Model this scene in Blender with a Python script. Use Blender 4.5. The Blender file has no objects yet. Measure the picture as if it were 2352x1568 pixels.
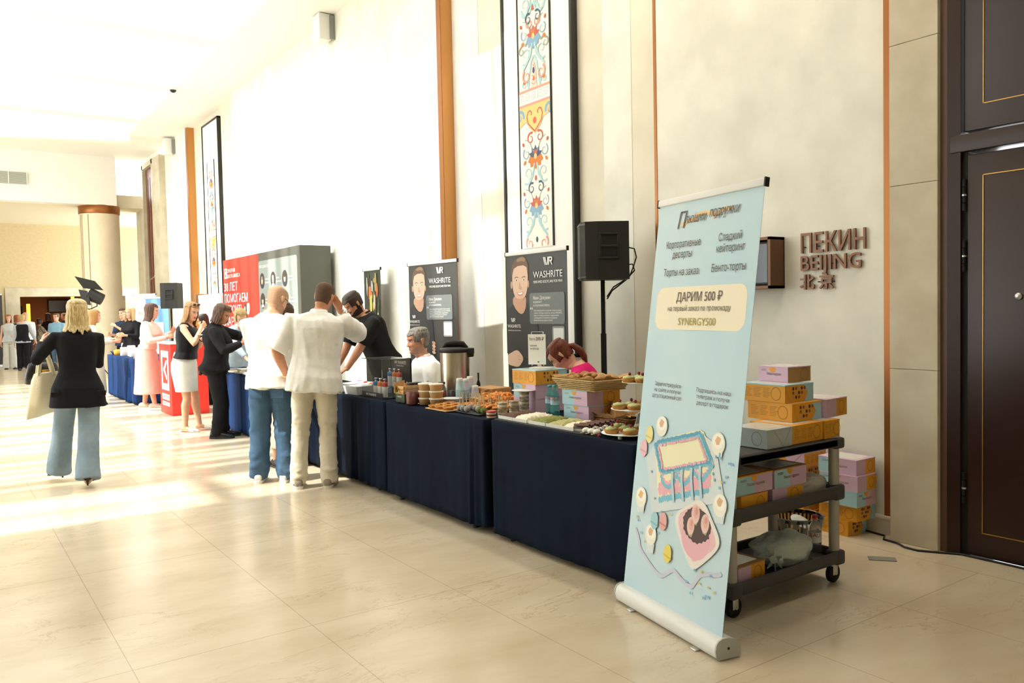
import bpy, bmesh, math, random
import numpy as np
from mathutils import Vector, Matrix, noise as mnoise
from mathutils.geometry import delaunay_2d_cdt

random.seed(7)
SC = bpy.context.scene
COL = SC.collection

# ------------------------------------------------------------------ camera, light, exposure
cam_data = bpy.data.cameras.new('camera')
cam = bpy.data.objects.new('camera', cam_data)
COL.objects.link(cam)
cam_data.sensor_width = 36.0
cam_data.lens = 28.657
cam_data.clip_end = 200
cam_data.clip_start = 0.05


def cam_rot(yaw, pitch, roll):
    cy, sy, cp, sp, cr, sr = math.cos(yaw), math.sin(yaw), math.cos(pitch), math.sin(pitch), math.cos(roll), math.sin(roll)
    fwd = Vector((sy * cp, cy * cp, sp))
    r0 = Vector((cy, -sy, 0))
    u0 = r0.cross(fwd)
    r = r0 * cr + u0 * sr
    u = u0 * cr - r0 * sr
    return Matrix((r, u, -fwd)).transposed()


cam.matrix_world = Matrix.Translation((0, 0, 1.5)) @ cam_rot(0.61509, -0.04009, -0.02092).to_4x4()
SC.camera = cam

world = bpy.data.worlds.new('sky')
SC.world = world
world.use_nodes = True
wbg = world.node_tree.nodes['Background']
wbg.inputs[0].default_value = (0.93, 0.98, 1.0, 1)
wbg.inputs[1].default_value = 3.1

sun_data = bpy.data.lights.new('sun', 'SUN')
sun_data.energy = 3.1
sun_data.angle = math.radians(1.2)
sun_data.color = (1.0, 0.96, 0.88)
sun = bpy.data.objects.new('sun', sun_data)
COL.objects.link(sun)
sun_dir = Vector((math.cos(math.radians(53)), -0.06, -math.sin(math.radians(53))))
sun.rotation_euler = sun_dir.to_track_quat('-Z', 'Y').to_euler()
sun.location = (-6, 12, 12)

# unseen warm fill lamps, added to brighten the near wall and tables
for lx, ly in ((4.25, 1.9), (4.25, 3.7), (4.25, 5.4), (2.2, 2.6)):
    ad = bpy.data.lights.new('added_warm_fill', 'AREA')
    ad.shape, ad.size, ad.energy, ad.color = 'DISK', .5, 13, (1.0, .90, .76)
    ao = bpy.data.objects.new('added_warm_fill', ad)
    COL.objects.link(ao)
    ao.location = (lx, ly, 5.85)

SC.view_settings.view_transform = 'Standard'
SC.view_settings.look = 'None'
SC.view_settings.exposure = 1.15
SC.view_settings.gamma = 1.0
SC.view_settings.use_curve_mapping = False


# ------------------------------------------------------------------ materials
def lin(h):
    h = h.lstrip('#')
    out = []
    for i in (0, 2, 4):
        c = int(h[i:i + 2], 16) / 255
        out.append(c / 12.92 if c <= 0.04045 else ((c + 0.055) / 1.055) ** 2.4)
    return (*out, 1.0)


MATS = {}


def mat(name, color, rough=0.6, metal=0.0, bump=0.0, bscale=80.0, var=0.0, vscale=6.0, spec=0.5, trans=0.0,
        emit=0.0, sheen=0.0, coat=0.0, stretch=None, alpha=1.0, ior=1.45, color2=None):
    if name in MATS:
        return MATS[name]
    m = bpy.data.materials.new(name)
    m.use_nodes = True
    nt = m.node_tree
    b = nt.nodes['Principled BSDF']
    c = lin(color) if isinstance(color, str) else (*color, 1.0)
    b.inputs['Base Color'].default_value = c
    b.inputs['Roughness'].default_value = rough
    b.inputs['Metallic'].default_value = metal
    b.inputs['Specular IOR Level'].default_value = spec
    b.inputs['IOR'].default_value = ior
    if trans:
        b.inputs['Transmission Weight'].default_value = trans
    if sheen:
        b.inputs['Sheen Weight'].default_value = sheen
    if coat:
        b.inputs['Coat Weight'].default_value = coat
    if alpha < 1:
        b.inputs['Alpha'].default_value = alpha
    if emit:
        b.inputs['Emission Color'].default_value = c
        b.inputs['Emission Strength'].default_value = emit
    if var or bump or color2:
        tc = nt.nodes.new('ShaderNodeTexCoord')
        mp = nt.nodes.new('ShaderNodeMapping')
        nt.links.new(tc.outputs['Object'], mp.inputs['Vector'])
        if stretch:
            mp.inputs['Scale'].default_value = stretch
        if var or color2:
            n = nt.nodes.new('ShaderNodeTexNoise')
            n.inputs['Scale'].default_value = vscale
            n.inputs['Detail'].default_value = 6
            nt.links.new(mp.outputs[0], n.inputs['Vector'])
            r = nt.nodes.new('ShaderNodeValToRGB')
            r.color_ramp.elements[0].position = 0.35
            r.color_ramp.elements[1].position = 0.65
            if color2:
                r.color_ramp.elements[0].color = c
                r.color_ramp.elements[1].color = lin(color2)
            else:
                r.color_ramp.elements[0].color = tuple(x * (1 - var) for x in c[:3]) + (1,)
                r.color_ramp.elements[1].color = tuple(min(1, x * (1 + var)) for x in c[:3]) + (1,)
            nt.links.new(n.outputs['Fac'], r.inputs[0])
            nt.links.new(r.outputs[0], b.inputs['Base Color'])
        if bump:
            n2 = nt.nodes.new('ShaderNodeTexNoise')
            n2.inputs['Scale'].default_value = bscale
            n2.inputs['Detail'].default_value = 4
            nt.links.new(mp.outputs[0], n2.inputs['Vector'])
            bp = nt.nodes.new('ShaderNodeBump')
            bp.inputs['Strength'].default_value = bump
            bp.inputs['Distance'].default_value = 0.01
            nt.links.new(n2.outputs['Fac'], bp.inputs['Height'])
            nt.links.new(bp.outputs[0], b.inputs['Normal'])
    MATS[name] = m
    return m


# ------------------------------------------------------------------ mesh builder
def fill_outline(vs, es):
    """fill letter outlines by winding number, so overlapping strokes stay solid and counters stay open"""
    V, E, F, *_ = delaunay_2d_cdt([Vector(p[:2]) for p in vs], es, [], 0, 1e-7)
    P = np.array([p[:] for p in V])
    d = np.array([(min(e), max(e)) if abs(e[0] - e[1]) == 1 else (max(e), min(e)) for e in es])
    A, B = vs[d[:, 0], :2], vs[d[:, 1], :2]
    F = np.array(F)
    C = P[F].mean(axis=1)
    cr = (B[:, 0] - A[:, 0])[None] * (C[:, 1:2] - A[None, :, 1]) - (C[:, 0:1] - A[None, :, 0]) * (B[:, 1] - A[:, 1])[None]
    up = (A[None, :, 1] <= C[:, 1:2]) & (B[None, :, 1] > C[:, 1:2]) & (cr > 0)
    dn = (A[None, :, 1] > C[:, 1:2]) & (B[None, :, 1] <= C[:, 1:2]) & (cr < 0)
    keep = (up.sum(axis=1) - dn.sum(axis=1)) != 0
    return np.column_stack([P, np.zeros(len(P))]), [tuple(int(i) for i in f) for f in F[keep]]


class MB:
    """Collects shapes and links them as one mesh object."""

    def __init__(self):
        self.v, self.f, self.m, self.s, self.mats = [], [], [], [], []

    def mi(self, m):
        if m is None:
            return 0
        if m not in self.mats:
            self.mats.append(m)
        return self.mats.index(m)

    def add(self, verts, faces, m=None, smooth=False, M=None):
        b = len(self.v)
        if M is not None:
            verts = [M @ Vector(p) for p in verts]
        self.v.extend([tuple(p) for p in verts])
        k = self.mi(m)
        for f in faces:
            self.f.append(tuple(i + b for i in f))
            self.m.append(k)
            self.s.append(smooth)
        return self

    def box(self, lo, hi, m=None, bevel=0.0, M=None, seg=2, taper=None):
        x0, y0, z0 = lo
        x1, y1, z1 = hi
        vs = [(x0, y0, z0), (x1, y0, z0), (x1, y1, z0), (x0, y1, z0), (x0, y0, z1), (x1, y0, z1), (x1, y1, z1), (x0, y1, z1)]
        if taper:
            cx, cy = (x0 + x1) / 2, (y0 + y1) / 2
            vs = vs[:4] + [(cx + (x - cx) * taper, cy + (y - cy) * taper, z) for x, y, z in vs[4:]]
        fs = [(0, 3, 2, 1), (4, 5, 6, 7), (0, 1, 5, 4), (1, 2, 6, 5), (2, 3, 7, 6), (3, 0, 4, 7)]
        if bevel <= 0:
            return self.add(vs, fs, m, False, M)
        bm = bmesh.new()
        bv = [bm.verts.new(p) for p in vs]
        for f in fs:
            bm.faces.new([bv[i] for i in f])
        bmesh.ops.bevel(bm, geom=list(bm.edges), offset=bevel, segments=seg, profile=0.5, affect='EDGES')
        bm.verts.index_update()
        V = [v.co.copy() for v in bm.verts]
        F = [[v.index for v in f.verts] for f in bm.faces]
        bm.free()
        return self.add(V, F, m, seg > 1, M)

    def rings(self, rings, m=None, smooth=True, cap=(True, True), M=None, closed=True):
        """loft through equal-length rings of points"""
        n = len(rings[0])
        vs = [p for r in rings for p in r]
        fs = []
        for i in range(len(rings) - 1):
            for j in range(n if closed else n - 1):
                a, b = i * n + j, i * n + (j + 1) % n
                fs.append((a, b, b + n, a + n))
        self.add(vs, fs, m, smooth, M)
        if cap[0]:
            self.add(rings[0], [tuple(range(n))[::-1]], m, False, M)
        if cap[1]:
            self.add(rings[-1], [tuple(range(n))], m, False, M)
        return self

    def lathe(self, prof, m=None, n=24, M=None, smooth=True, cap=(True, True)):
        rs = [[(r * math.cos(2 * math.pi * k / n), r * math.sin(2 * math.pi * k / n), z) for k in range(n)] for r, z in prof]
        return self.rings(rs, m, smooth, cap, M)

    def cyl(self, p0, p1, r0, r1=None, m=None, n=16, cap=True, smooth=True):
        return self.tube([p0, p1], [r0, r0 if r1 is None else r1], m, n, cap, smooth)

    def tube(self, pts, rad, m=None, n=8, cap=True, smooth=True, flat=None, up=None):
        pts = [Vector(p) for p in pts]
        if not hasattr(rad, '__len__'):
            rad = [rad] * len(pts)
        rs = []
        prev = None
        for i, p in enumerate(pts):
            d = (pts[min(i + 1, len(pts) - 1)] - pts[max(i - 1, 0)]).normalized()
            if prev is None:
                a = Vector(up) if up else (Vector((0, 0, 1)) if abs(d.z) < 0.9 else Vector((1, 0, 0)))
                x = (a - d * a.dot(d)).normalized()
            else:
                x = (prev - d * prev.dot(d)).normalized()
            prev = x
            y = d.cross(x)
            r = rad[i]
            fl = flat if flat else 1.0
            rs.append([p + x * (r * math.cos(2 * math.pi * k / n)) + y * (r * fl * math.sin(2 * math.pi * k / n)) for k in range(n)])
        return self.rings(rs, m, smooth, (cap, cap))

    def ball(self, c, r, m=None, n=12, k=8, M=None):
        rx, ry, rz = (r, r, r) if not hasattr(r, '__len__') else r
        rs = []
        for i in range(1, k):
            a = math.pi * i / k
            rs.append([(c[0] + rx * math.sin(a) * math.cos(2 * math.pi * j / n), c[1] + ry * math.sin(a) * math.sin(2 * math.pi * j / n), c[2] - rz * math.cos(a)) for j in range(n)])
        b = [(c[0], c[1], c[2] - rz)] + [p for q in rs for p in q] + [(c[0], c[1], c[2] + rz)]
        fs = []
        for j in range(n):
            fs.append((0, 1 + (j + 1) % n, 1 + j))
            fs.append((len(b) - 1, 1 + (k - 2) * n + j, 1 + (k - 2) * n + (j + 1) % n))
        for i in range(k - 2):
            for j in range(n):
                a, d = 1 + i * n + j, 1 + i * n + (j + 1) % n
                fs.append((a, d, d + n, a + n))
        return self.add(b, fs, m, True, M)

    def prism(self, poly, z0, z1, m=None, M=None, smooth=False):
        """polygon (x,y) list extruded along local z"""
        n = len(poly)
        vs = [(x, y, z0) for x, y in poly] + [(x, y, z1) for x, y in poly]
        fs = [tuple(range(n))[::-1], tuple(range(n, 2 * n))]
        fs += [(i, (i + 1) % n, n + (i + 1) % n, n + i) for i in range(n)]
        return self.add(vs, fs, m, smooth, M)

    def grid(self, fn, nu, nv, m=None, smooth=True, M=None, flip=False):
        vs = [fn(i / nu, j / nv) for j in range(nv + 1) for i in range(nu + 1)]
        fs = []
        for j in range(nv):
            for i in range(nu):
                a = j * (nu + 1) + i
                q = (a, a + 1, a + nu + 2, a + nu + 1)
                fs.append(q[::-1] if flip else q)
        return self.add(vs, fs, m, smooth, M)

    def text(self, s, size, M, m=None, align='LEFT', ext=0.0, bold=0.0, shear=0.0, width=None, sp=1.0, line=1.0):
        """lettering in the local XY plane of M; width stretches it to a real width"""
        cu = bpy.data.curves.new('t', 'FONT')
        cu.body = s
        cu.size = size
        cu.align_x = align
        cu.shear = shear
        cu.offset = bold
        cu.extrude = ext
        cu.space_character = sp
        cu.space_line = line
        cu.resolution_u = 3
        if not ext:
            cu.fill_mode = 'NONE'
        o = bpy.data.objects.new('t', cu)
        COL.objects.link(o)
        me = bpy.data.meshes.new_from_object(o)
        vs = np.array([v.co[:] for v in me.vertices]) if len(me.vertices) else np.zeros((0, 3))
        fs = [tuple(p.vertices) for p in me.polygons]
        if not ext and len(vs):
            vs, fs = fill_outline(vs, [tuple(e.vertices) for e in me.edges])
        bpy.data.objects.remove(o)
        bpy.data.curves.remove(cu)
        bpy.data.meshes.remove(me)
        if len(vs) == 0:
            return self
        if width:
            w = vs[:, 0].max() - vs[:, 0].min()
            k = width / max(w, 1e-6)
            vs[:, 0] *= k
        return self.add([tuple(p) for p in vs], fs, m, False, M)

    def build(self, name, m=None, parent=None, loc=None, rotz=None):
        me = bpy.data.meshes.new(name)
        me.from_pydata(self.v, [], self.f)
        mats = self.mats if self.mats else ([m] if m else [])
        if self.mats and m and m not in self.mats:
            pass
        for q in mats:
            me.materials.append(q)
        me.polygons.foreach_set('material_index', self.m)
        me.polygons.foreach_set('use_smooth', self.s)
        me.update()
        o = bpy.data.objects.new(name, me)
        COL.objects.link(o)
        if parent:
            o.parent = parent
        if loc is not None:
            o.location = loc
        if rotz is not None:
            o.rotation_euler = (0, 0, rotz)
        return o


def fix_normals(o):
    bm = bmesh.new()
    bm.from_mesh(o.data)
    bmesh.ops.recalc_face_normals(bm, faces=bm.faces)
    bm.to_mesh(o.data)
    bm.free()
    return o


def thing(name, label, cat, loc=(0, 0, 0), rotz=0.0, group=None):
    o = bpy.data.objects.new(name, None)
    o.empty_display_size = 0.1
    COL.objects.link(o)
    o.location = loc
    o.rotation_euler = (0, 0, rotz)
    return tag(o, label, cat, group)


def tag(o, label, cat, group=None):
    o['label'] = label
    o['category'] = cat
    if group:
        o['group'] = group
    return o


def struct(o):
    o['kind'] = 'structure'
    return o


def copy_tree(o, loc=None, rotz=None, label=None, group=None, parent=None):
    c = o.copy()
    COL.objects.link(c)
    if parent:
        c.parent = parent
    if loc is not None:
        c.location = loc
    if rotz is not None:
        c.rotation_euler = (0, 0, rotz)
    if label:
        c['label'] = label
    if group:
        c['group'] = group
    for ch in list(o.children):
        copy_tree(ch, parent=c)
    return c


def frame(o, u, v, w=None):
    """matrix whose local x,y,z are u,v,u x v at origin o"""
    u, v = Vector(u).normalized(), Vector(v).normalized()
    n = u.cross(v) if w is None else Vector(w)
    M = Matrix((u, v, n)).transposed().to_4x4()
    M.translation = Vector(o)
    return M


def remesh(mb, voxel, smooth_it=2, name='m'):
    """union of overlapping closed shapes as one continuous surface -> (verts array, faces)"""
    o = mb.build(name)
    fix_normals(o)
    md = o.modifiers.new('r', 'REMESH')
    md.mode = 'VOXEL'
    md.voxel_size = voxel
    if smooth_it:
        sm = o.modifiers.new('s', 'SMOOTH')
        sm.factor = 0.5
        sm.iterations = smooth_it
    dg = bpy.context.evaluated_depsgraph_get()
    dg.update()
    ev = o.evaluated_get(dg)
    me = ev.to_mesh()
    nv = len(me.vertices)
    co = np.empty(nv * 3)
    me.vertices.foreach_get('co', co)
    fs = [tuple(p.vertices) for p in me.polygons]
    ev.to_mesh_clear()
    old = o.data
    bpy.data.objects.remove(o)
    bpy.data.meshes.remove(old)
    return co.reshape(nv, 3), fs


def vnormals(co, fs):
    q = np.array([f if len(f) == 4 else (*f, f[-1]) for f in fs])
    n = np.cross(co[q[:, 2]] - co[q[:, 0]], co[q[:, 3]] - co[q[:, 1]])
    out = np.zeros_like(co)
    for k in range(4):
        np.add.at(out, q[:, k], n)
    return out / np.maximum(np.linalg.norm(out, axis=1, keepdims=True), 1e-9)


def fold(co, fs, amp, scale, seed=0.0):
    """soft cloth folds: displace along the normals with stretched noise"""
    n = vnormals(co, fs)
    sx, sy, sz = scale
    d = np.array([mnoise.noise((p[0] * sx + seed, p[1] * sy, p[2] * sz)) + 0.5 * mnoise.noise((p[0] * sx * 2.3, p[1] * sy * 2.3 + seed, p[2] * sz * 2.3)) for p in co])
    a = amp(co) if callable(amp) else amp
    d = np.where(d < 0, d * .4, d)
    return co + n * (d * a)[:, None]

# ------------------------------------------------------------------ people
SKIN_RING = [  # z from chin, half width, front, back (metres for a 0.23 m head); neck first
    (-0.120, .070, .050, -.080), (-0.085, .056, .040, -.066), (-0.045, .053, .040, -.062), (-0.018, .052, .052, -.060), (-0.004, .049, .076, -.060),
    (0.004, .047, .090, -.062), (0.018, .050, .096, -.066), (0.035, .055, .096, -.072), (0.055, .060, .095, -.080), (0.080, .066, .096, -.088),
    (0.105, .070, .094, -.095), (0.122, .072, .093, -.099), (0.140, .074, .097, -.102), (0.160, .076, .096, -.104), (0.180, .075, .088, -.101),
    (0.200, .068, .072, -.090), (0.214, .056, .054, -.074), (0.224, .040, .036, -.054), (0.2295, .020, .016, -.030), (0.2305, .002, .002, -.006)]


def head_at(z):
    T = SKIN_RING
    if z <= T[0][0]:
        return T[0][1:]
    for i in range(len(T) - 1):
        if z <= T[i + 1][0]:
            t = (z - T[i][0]) / (T[i + 1][0] - T[i][0])
            return tuple(T[i][k] + (T[i + 1][k] - T[i][k]) * t for k in (1, 2, 3))
    return T[-1][1:]


def head_grid(female=False, na=56):
    zs = list(np.arange(-.115, 0, .012)) + list(np.arange(0, .15, .0055)) + list(np.arange(.15, .214, .008)) + [.218, .223, .227, .2295, .2305]
    V, L = [], []
    g = lambda x, s: math.exp(-(x / s) ** 2)
    for z in zs:
        a, f, b = head_at(z)
        if female:
            a *= .95 if z > .0 else .86
            if 0 <= z < .05:
                a *= .92
            if z < 0:
                f, b = f * .93, b * .86
        for k in range(na):
            t = 2 * math.pi * k / na
            t = t - .35 * math.sin(t) if True else t   # more columns at the front
            s, c = math.sin(t), math.cos(t)
            e = 2.35
            r = (abs(s) ** e + abs(c) ** e) ** (-1 / e)
            x, y = a * s * r, (f if c > 0 else -b) * c * r
            L.append((x, y, z))
            if c > 0.2:
                fr = min(1, (c - .2) / .3)
                up = min(1, max(0, (z - .068) / .006))
                nose = (.004 + .020 * max(0, min(1, (.122 - z) / .042))) * up * (1 if z < .122 else max(0, 1 - (z - .122) / .012))
                wdt = .0085 + .0075 * max(0, min(1, (.100 - z) / .025))
                y += fr * nose * g(x, wdt)
                y -= fr * .011 * (g(abs(x) - .031, .014) * g(z - .114, .011))
                y += fr * .006 * (g(abs(x) - .028, .020) * g(z - .132, .007))
                y += fr * .0055 * g(x, .020) * (g(z - .053, .0055) + g(z - .0425, .0060))
                y -= fr * .0035 * g(x, .024) * (g(z - .0478, .0028) + g(z - .031, .006))
                y += fr * .006 * g(x, .020) * g(z - .014, .012)
                y += fr * .004 * g(abs(x) - .042, .018) * g(z - .085, .016)
            V.append((x, y, z))
    n = len(zs)
    F = []
    for i in range(n - 1):
        for k in range(na):
            p, q = i * na + k, i * na + (k + 1) % na
            F.append((p, q, q + na, p + na))
    F.append(tuple(range(na))[::-1])
    F.append(tuple((n - 1) * na + k for k in range(na)))
    return V, F, L


def ik(a, c, l1, l2, pole):
    a, c = Vector(a), Vector(c)
    d = c - a
    L = min(d.length, (l1 + l2) * .999)
    d.normalize()
    c = a + d * L
    k = (l1 * l1 - l2 * l2 + L * L) / (2 * L)
    h = math.sqrt(max(0, l1 * l1 - k * k))
    p = Vector(pole)
    p = (p - d * p.dot(d)).normalized()
    return a + d * k + p * h, c


def hand(mb, wrist, fdir, pnorm, side, s, curl=.5, m=None, spread=.12, pinch=0.0):
    """palm, four unequal bent fingers and a thumb; fdir = finger direction, pnorm = out of the palm, side +1 right hand"""
    f = Vector(fdir).normalized()
    n = Vector(pnorm)
    n = (n - f * n.dot(f)).normalized()
    x = f.cross(n) * side           # towards the thumb
    w = Vector(wrist)
    L = .095 * s
    rs = []
    for t, hw, hd in ((-.25, .026, .020), (0, .027, .019), (.25, .034, .017), (.6, .041, .0155), (.92, .041, .013), (1.02, .037, .008)):
        c = w + f * (L * t)
        rs.append([c + x * (hw * s * math.cos(2 * math.pi * k / 14)) + n * (hd * s * math.sin(2 * math.pi * k / 14)) for k in range(14)])
    mb.rings(rs, m)
    for i, (off, ln, r) in enumerate(((.030, .076, .0092), (.010, .086, .0096), (-.011, .079, .0092), (-.029, .060, .0082))):
        p = w + f * (L * (.93 - .03 * abs(i - 1))) + x * (off * s)
        d = (f + x * (spread * (1.5 - i) / 1.5)).normalized()
        pts, rad, ang = [p - d * .012 * s, p], [r * s * 1.05, r * s * 1.05], 0
        cu = curl + .06 * i
        if pinch and i == 0:
            cu = curl * .7 + pinch
        for k, fr in enumerate((.45, .31, .24)):
            ang += cu * (.75, 1.0, .8)[k]
            q = d * math.cos(ang) + n * math.sin(ang)
            p = p + q * (ln * fr * s)
            pts.append(p)
            rad.append(r * s * (.98, .9, .72)[k])
        mb.tube(pts, rad, m, 8)
        mb.ball(pts[-1], rad[-1], m, 8, 6)
    p = w + f * (L * .18) + x * (.024 * s) + n * (.006 * s)
    d = (f * .75 + x * .8 + n * .35).normalized()
    d2 = (f * (.95) + x * (.35 - pinch * .3) + n * (.45 + pinch * .3)).normalized()
    pts = [p, p + d * .034 * s, p + d * .034 * s + d2 * .030 * s, p + d * .034 * s + (d2 * .9 + f * .2 + n * .2 * curl).normalized() * .052 * s]
    mb.tube(pts, [.0145 * s, .0125 * s, .0105 * s, .0078 * s], m, 8)
    mb.ball(pts[-1], .0078 * s, m, 8, 6)


TORSO_M = [(.470, .070, .060, 0), (.500, .098, .074, -.004), (.530, .102, .076, -.006), (.570, .096, .066, -.002), (.620, .088, .062, .004), (.670, .091, .066, .004), (.720, .099, .072, .002),
           (.765, .106, .072, -.002), (.800, .108, .062, -.006), (.820, .096, .050, -.008), (.836, .066, .042, -.008), (.850, .040, .038, -.006)]
TORSO_F = [(.470, .072, .062, 0), (.500, .102, .078, -.006), (.530, .106, .078, -.008), (.570, .093, .064, -.002), (.620, .074, .056, .004), (.670, .078, .062, .008), (.720, .087, .076, .014),
           (.765, .092, .066, .004), (.800, .094, .056, -.004), (.820, .084, .046, -.008), (.836, .056, .038, -.008), (.850, .034, .034, -.006)]


def ell(c, X, Y, a, b, n=20, e=2.4):
    out = []
    for k in range(n):
        t = 2 * math.pi * k / n
        s, q = math.sin(t), math.cos(t)
        r = (abs(s) ** e + abs(q) ** e) ** (-1 / e)
        out.append(c + X * (a * q * r) + Y * (b * s * r))
    return out


class Person:
    def __init__(self, label, loc, facing, H=1.75, female=False, skin='#d8a183', lean=0, side=0, head=(0, 0, 0), hands=None, feet=None, poles=None,
                 vox=.010, sit=None, twist=0, hand_dirs=None, build=1.0, headscale=1.0, curl=.5, group=None, hip_shift=(0, 0), hide_hands=(), hscale=1.0, pinch=0.0):
        self.H, self.F, self.vox, self.build = H, female, vox, build
        rz = math.atan2(facing[1], facing[0]) - math.pi / 2
        self.root = thing('person', label, 'person', (loc[0], loc[1], loc[2] if len(loc) > 2 else 0), rz, group)
        self.skin = mat('skin_' + skin.strip('#'), skin, .45, var=.05, vscale=30, spec=.4)
        rad = math.radians
        # pelvis and spine
        hipz = .505 * H
        self.pel = Vector((hip_shift[0], hip_shift[1], (sit if sit else hipz)))
        self.R = Matrix.Rotation(rad(side), 3, 'Y') @ Matrix.Rotation(-rad(lean), 3, 'X')
        self.Rt = self.R @ Matrix.Rotation(rad(twist), 3, 'Z')
        T = TORSO_F if female else TORSO_M
        self.T = T
        self.sh_w = (.100 if female else .114) * H * (build * .5 + .5)
        sp = lambda z, x=0, y=0: self.pel + self.Rt @ Vector((x, y, (z - .505) * H))
        self.sp = sp
        self.sh = {1: sp(.806, self.sh_w, -.006 * H), -1: sp(.806, -self.sh_w, -.006 * H)}
        self.neck = sp(.838, 0, -.008 * H)
        ya, pi_, ro = head
        self.hR = self.R @ Matrix.Rotation(rad(ya), 3, 'Z') @ Matrix.Rotation(-rad(pi_), 3, 'X') @ Matrix.Rotation(rad(ro), 3, 'Y')
        hs = H * .1315 / .2305 * headscale
        self.hs = hs
        # chin level sits above the neck base
        self.hM = Matrix.Translation(self.neck + (self.R @ Vector((0, .012 * H, .0)))) @ self.hR.to_4x4() @ Matrix.Translation((0, .005 * H, .034 * H)) @ Matrix.Scale(hs, 4)
        # arms
        la, lf = .172 * H, .152 * H
        self.arm = {}
        poles = poles or {}
        hands = hands or {}
        for s in (1, -1):
            tgt = hands.get(s, (s * (self.sh_w + .035 * H), .02 * H, .485 * H))
            w = Vector(tgt)
            el, w = ik(self.sh[s], w, la, lf, poles.get(s, (s * .5, -1, -.3)))
            self.arm[s] = (self.sh[s], el, w)
        # legs
        self.leg = {}
        feet = feet or {}
        for s in (1, -1):
            fx, fy, *rest = feet.get(s, (s * .062 * H, 0))
            fz = rest[0] if rest else 0.0
            toe = rest[1] if len(rest) > 1 else s * 8
            hip = self.pel + Vector((s * .052 * H, 0, -.005 * H))
            an = Vector((fx, fy, .045 * H + fz))
            kn, an = ik(hip, an, .232 * H, .226 * H, (s * .12, 1, 0) if not sit else (s * .1, 1, .6))
            self.leg[s] = (hip, kn, an, toe, fz)
        hd = hand_dirs or {}
        # ---- body mesh
        bm_ = MB()
        b = build
        rs = [ell(sp(z, 0, o * H), self.Rt @ Vector((1, 0, 0)), self.Rt @ Vector((0, 1, 0)), a * H * b * .94, d * H * b * .94) for z, a, d, o in T]
        bm_.rings(rs)
        for s in (1, -1):
            S, E, W = self.arm[s]
            k = (.85 if female else 1.0) * H / 1.75 * (b * .6 + .4)
            bm_.tube([S + self.Rt @ Vector((-s * .02, 0, .004)), S + (E - S) * .1, S + (E - S) * .45, S + (E - S) * .85, E, E + (W - E) * .12, E + (W - E) * .3, E + (W - E) * .7, W, W + (W - E).normalized() * .012],
                     [.046 * k, .054 * k, .047 * k, .040 * k, .040 * k, .042 * k, .043 * k, .033 * k, .027 * k, .026 * k], None, 14)
            hp, kn, an, toe, fz = self.leg[s]
            q = H / 1.75 * (b * .5 + .5)
            bm_.tube([hp + Vector((0, 0, .02)), hp + (kn - hp) * .12, hp + (kn - hp) * .5, kn + (hp - kn) * .08, kn, kn + (an - kn) * .1, kn + (an - kn) * .3 - Vector((0, .012, 0)), kn + (an - kn) * .6 - Vector((0, .006, 0)), an + (kn - an) * .08, an - Vector((0, 0, .02))],
                     [.080 * q, .086 * q, .072 * q, .056 * q, .054 * q, .051 * q, .055 * q, .045 * q, .036 * q, .037 * q], None, 14)
            tr = math.radians(toe)
            fw = Vector((math.sin(tr), math.cos(tr), 0))
            ft = [(-.055, .030, .030, .035), (-.03, .035, .040, .045), (.03, .038, .035, .040), (.10, .044, .022, .028), (.15, .042, .014, .018), (.18, .028, .010, .012)]
            tilt = .35 if fz > .03 else 0
            rr = []
            for y, hw, hh, z in ft:
                c = Vector((an.x, an.y, an.z - .045 * H + z)) + fw * y * H / 1.75 - Vector((0, 0, tilt * (y + .0) * .6 if fz > .03 else 0))
                rr.append(ell(c, Vector((fw.y, -fw.x, 0)), Vector((0, 0, 1)), hw * q, hh * q, 12, 2.2))
            bm_.rings(rr)
        bm_.tube([sp(.80, 0, -.004 * H), sp(.83, 0, -.007 * H), self.neck + self.R @ Vector((0, .006 * H, .025 * H))], [.052 * H * .6, .045 * H * (.84 if female else 1), .034 * H * (.84 if female else 1)], None, 16)
        co, fs = remesh(bm_, max(vox, .008), 3)
        out = MB()
        out.add([tuple(p) for p in co], fs, self.skin, True)
        # hands, remeshed finely and joined into the same mesh
        for s in (1, -1):
            if s in hide_hands:
                continue
            S, E, W = self.arm[s]
            fa = (W - E).normalized()
            d = hd.get(s, {})
            fdir = Vector(d.get('f', fa))
            pn = Vector(d.get('n', (-s, .2, 0)))
            hb = MB()
            hb.tube([W - fa * .03, W, W + fdir.normalized() * .02], [.027 * k, .026 * k, .026 * k], None, 12)
            hand(hb, W, fdir, pn, s, hscale * H / 1.75 * (.9 if female else 1.0), d.get('curl', curl), None, d.get('spread', .12), d.get('pinch', pinch))
            if vox < .012:
                hc, hf = remesh(hb, .0034, 1)
                out.add([tuple(p) for p in hc], hf, self.skin, True)
            else:
                out.add(hb.v, hb.f, self.skin, True)
        self.out = out
        self.fdata = head_grid(female)

    def face(self, lips='#b5695c', brow='#5a4032', beard=None, buzz=None, eyes=True, lid=0.0, smile=0):
        V, F, L = self.fdata
        o = self.out
        ms = {'skin': self.skin, 'lips': mat('lips_' + lips.strip('#'), lips, .4), 'brow': mat('brow_' + brow.strip('#'), brow, .8)}
        if beard:
            ms['beard'] = mat('beard_' + beard.strip('#'), beard, .85, var=.10, vscale=90)
        if buzz:
            ms['buzz'] = mat('stubble_' + buzz.strip('#'), buzz, .8, var=.15, vscale=150)
        base = len(o.v)
        o.v.extend([tuple(self.hM @ Vector(p)) for p in V])
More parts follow.
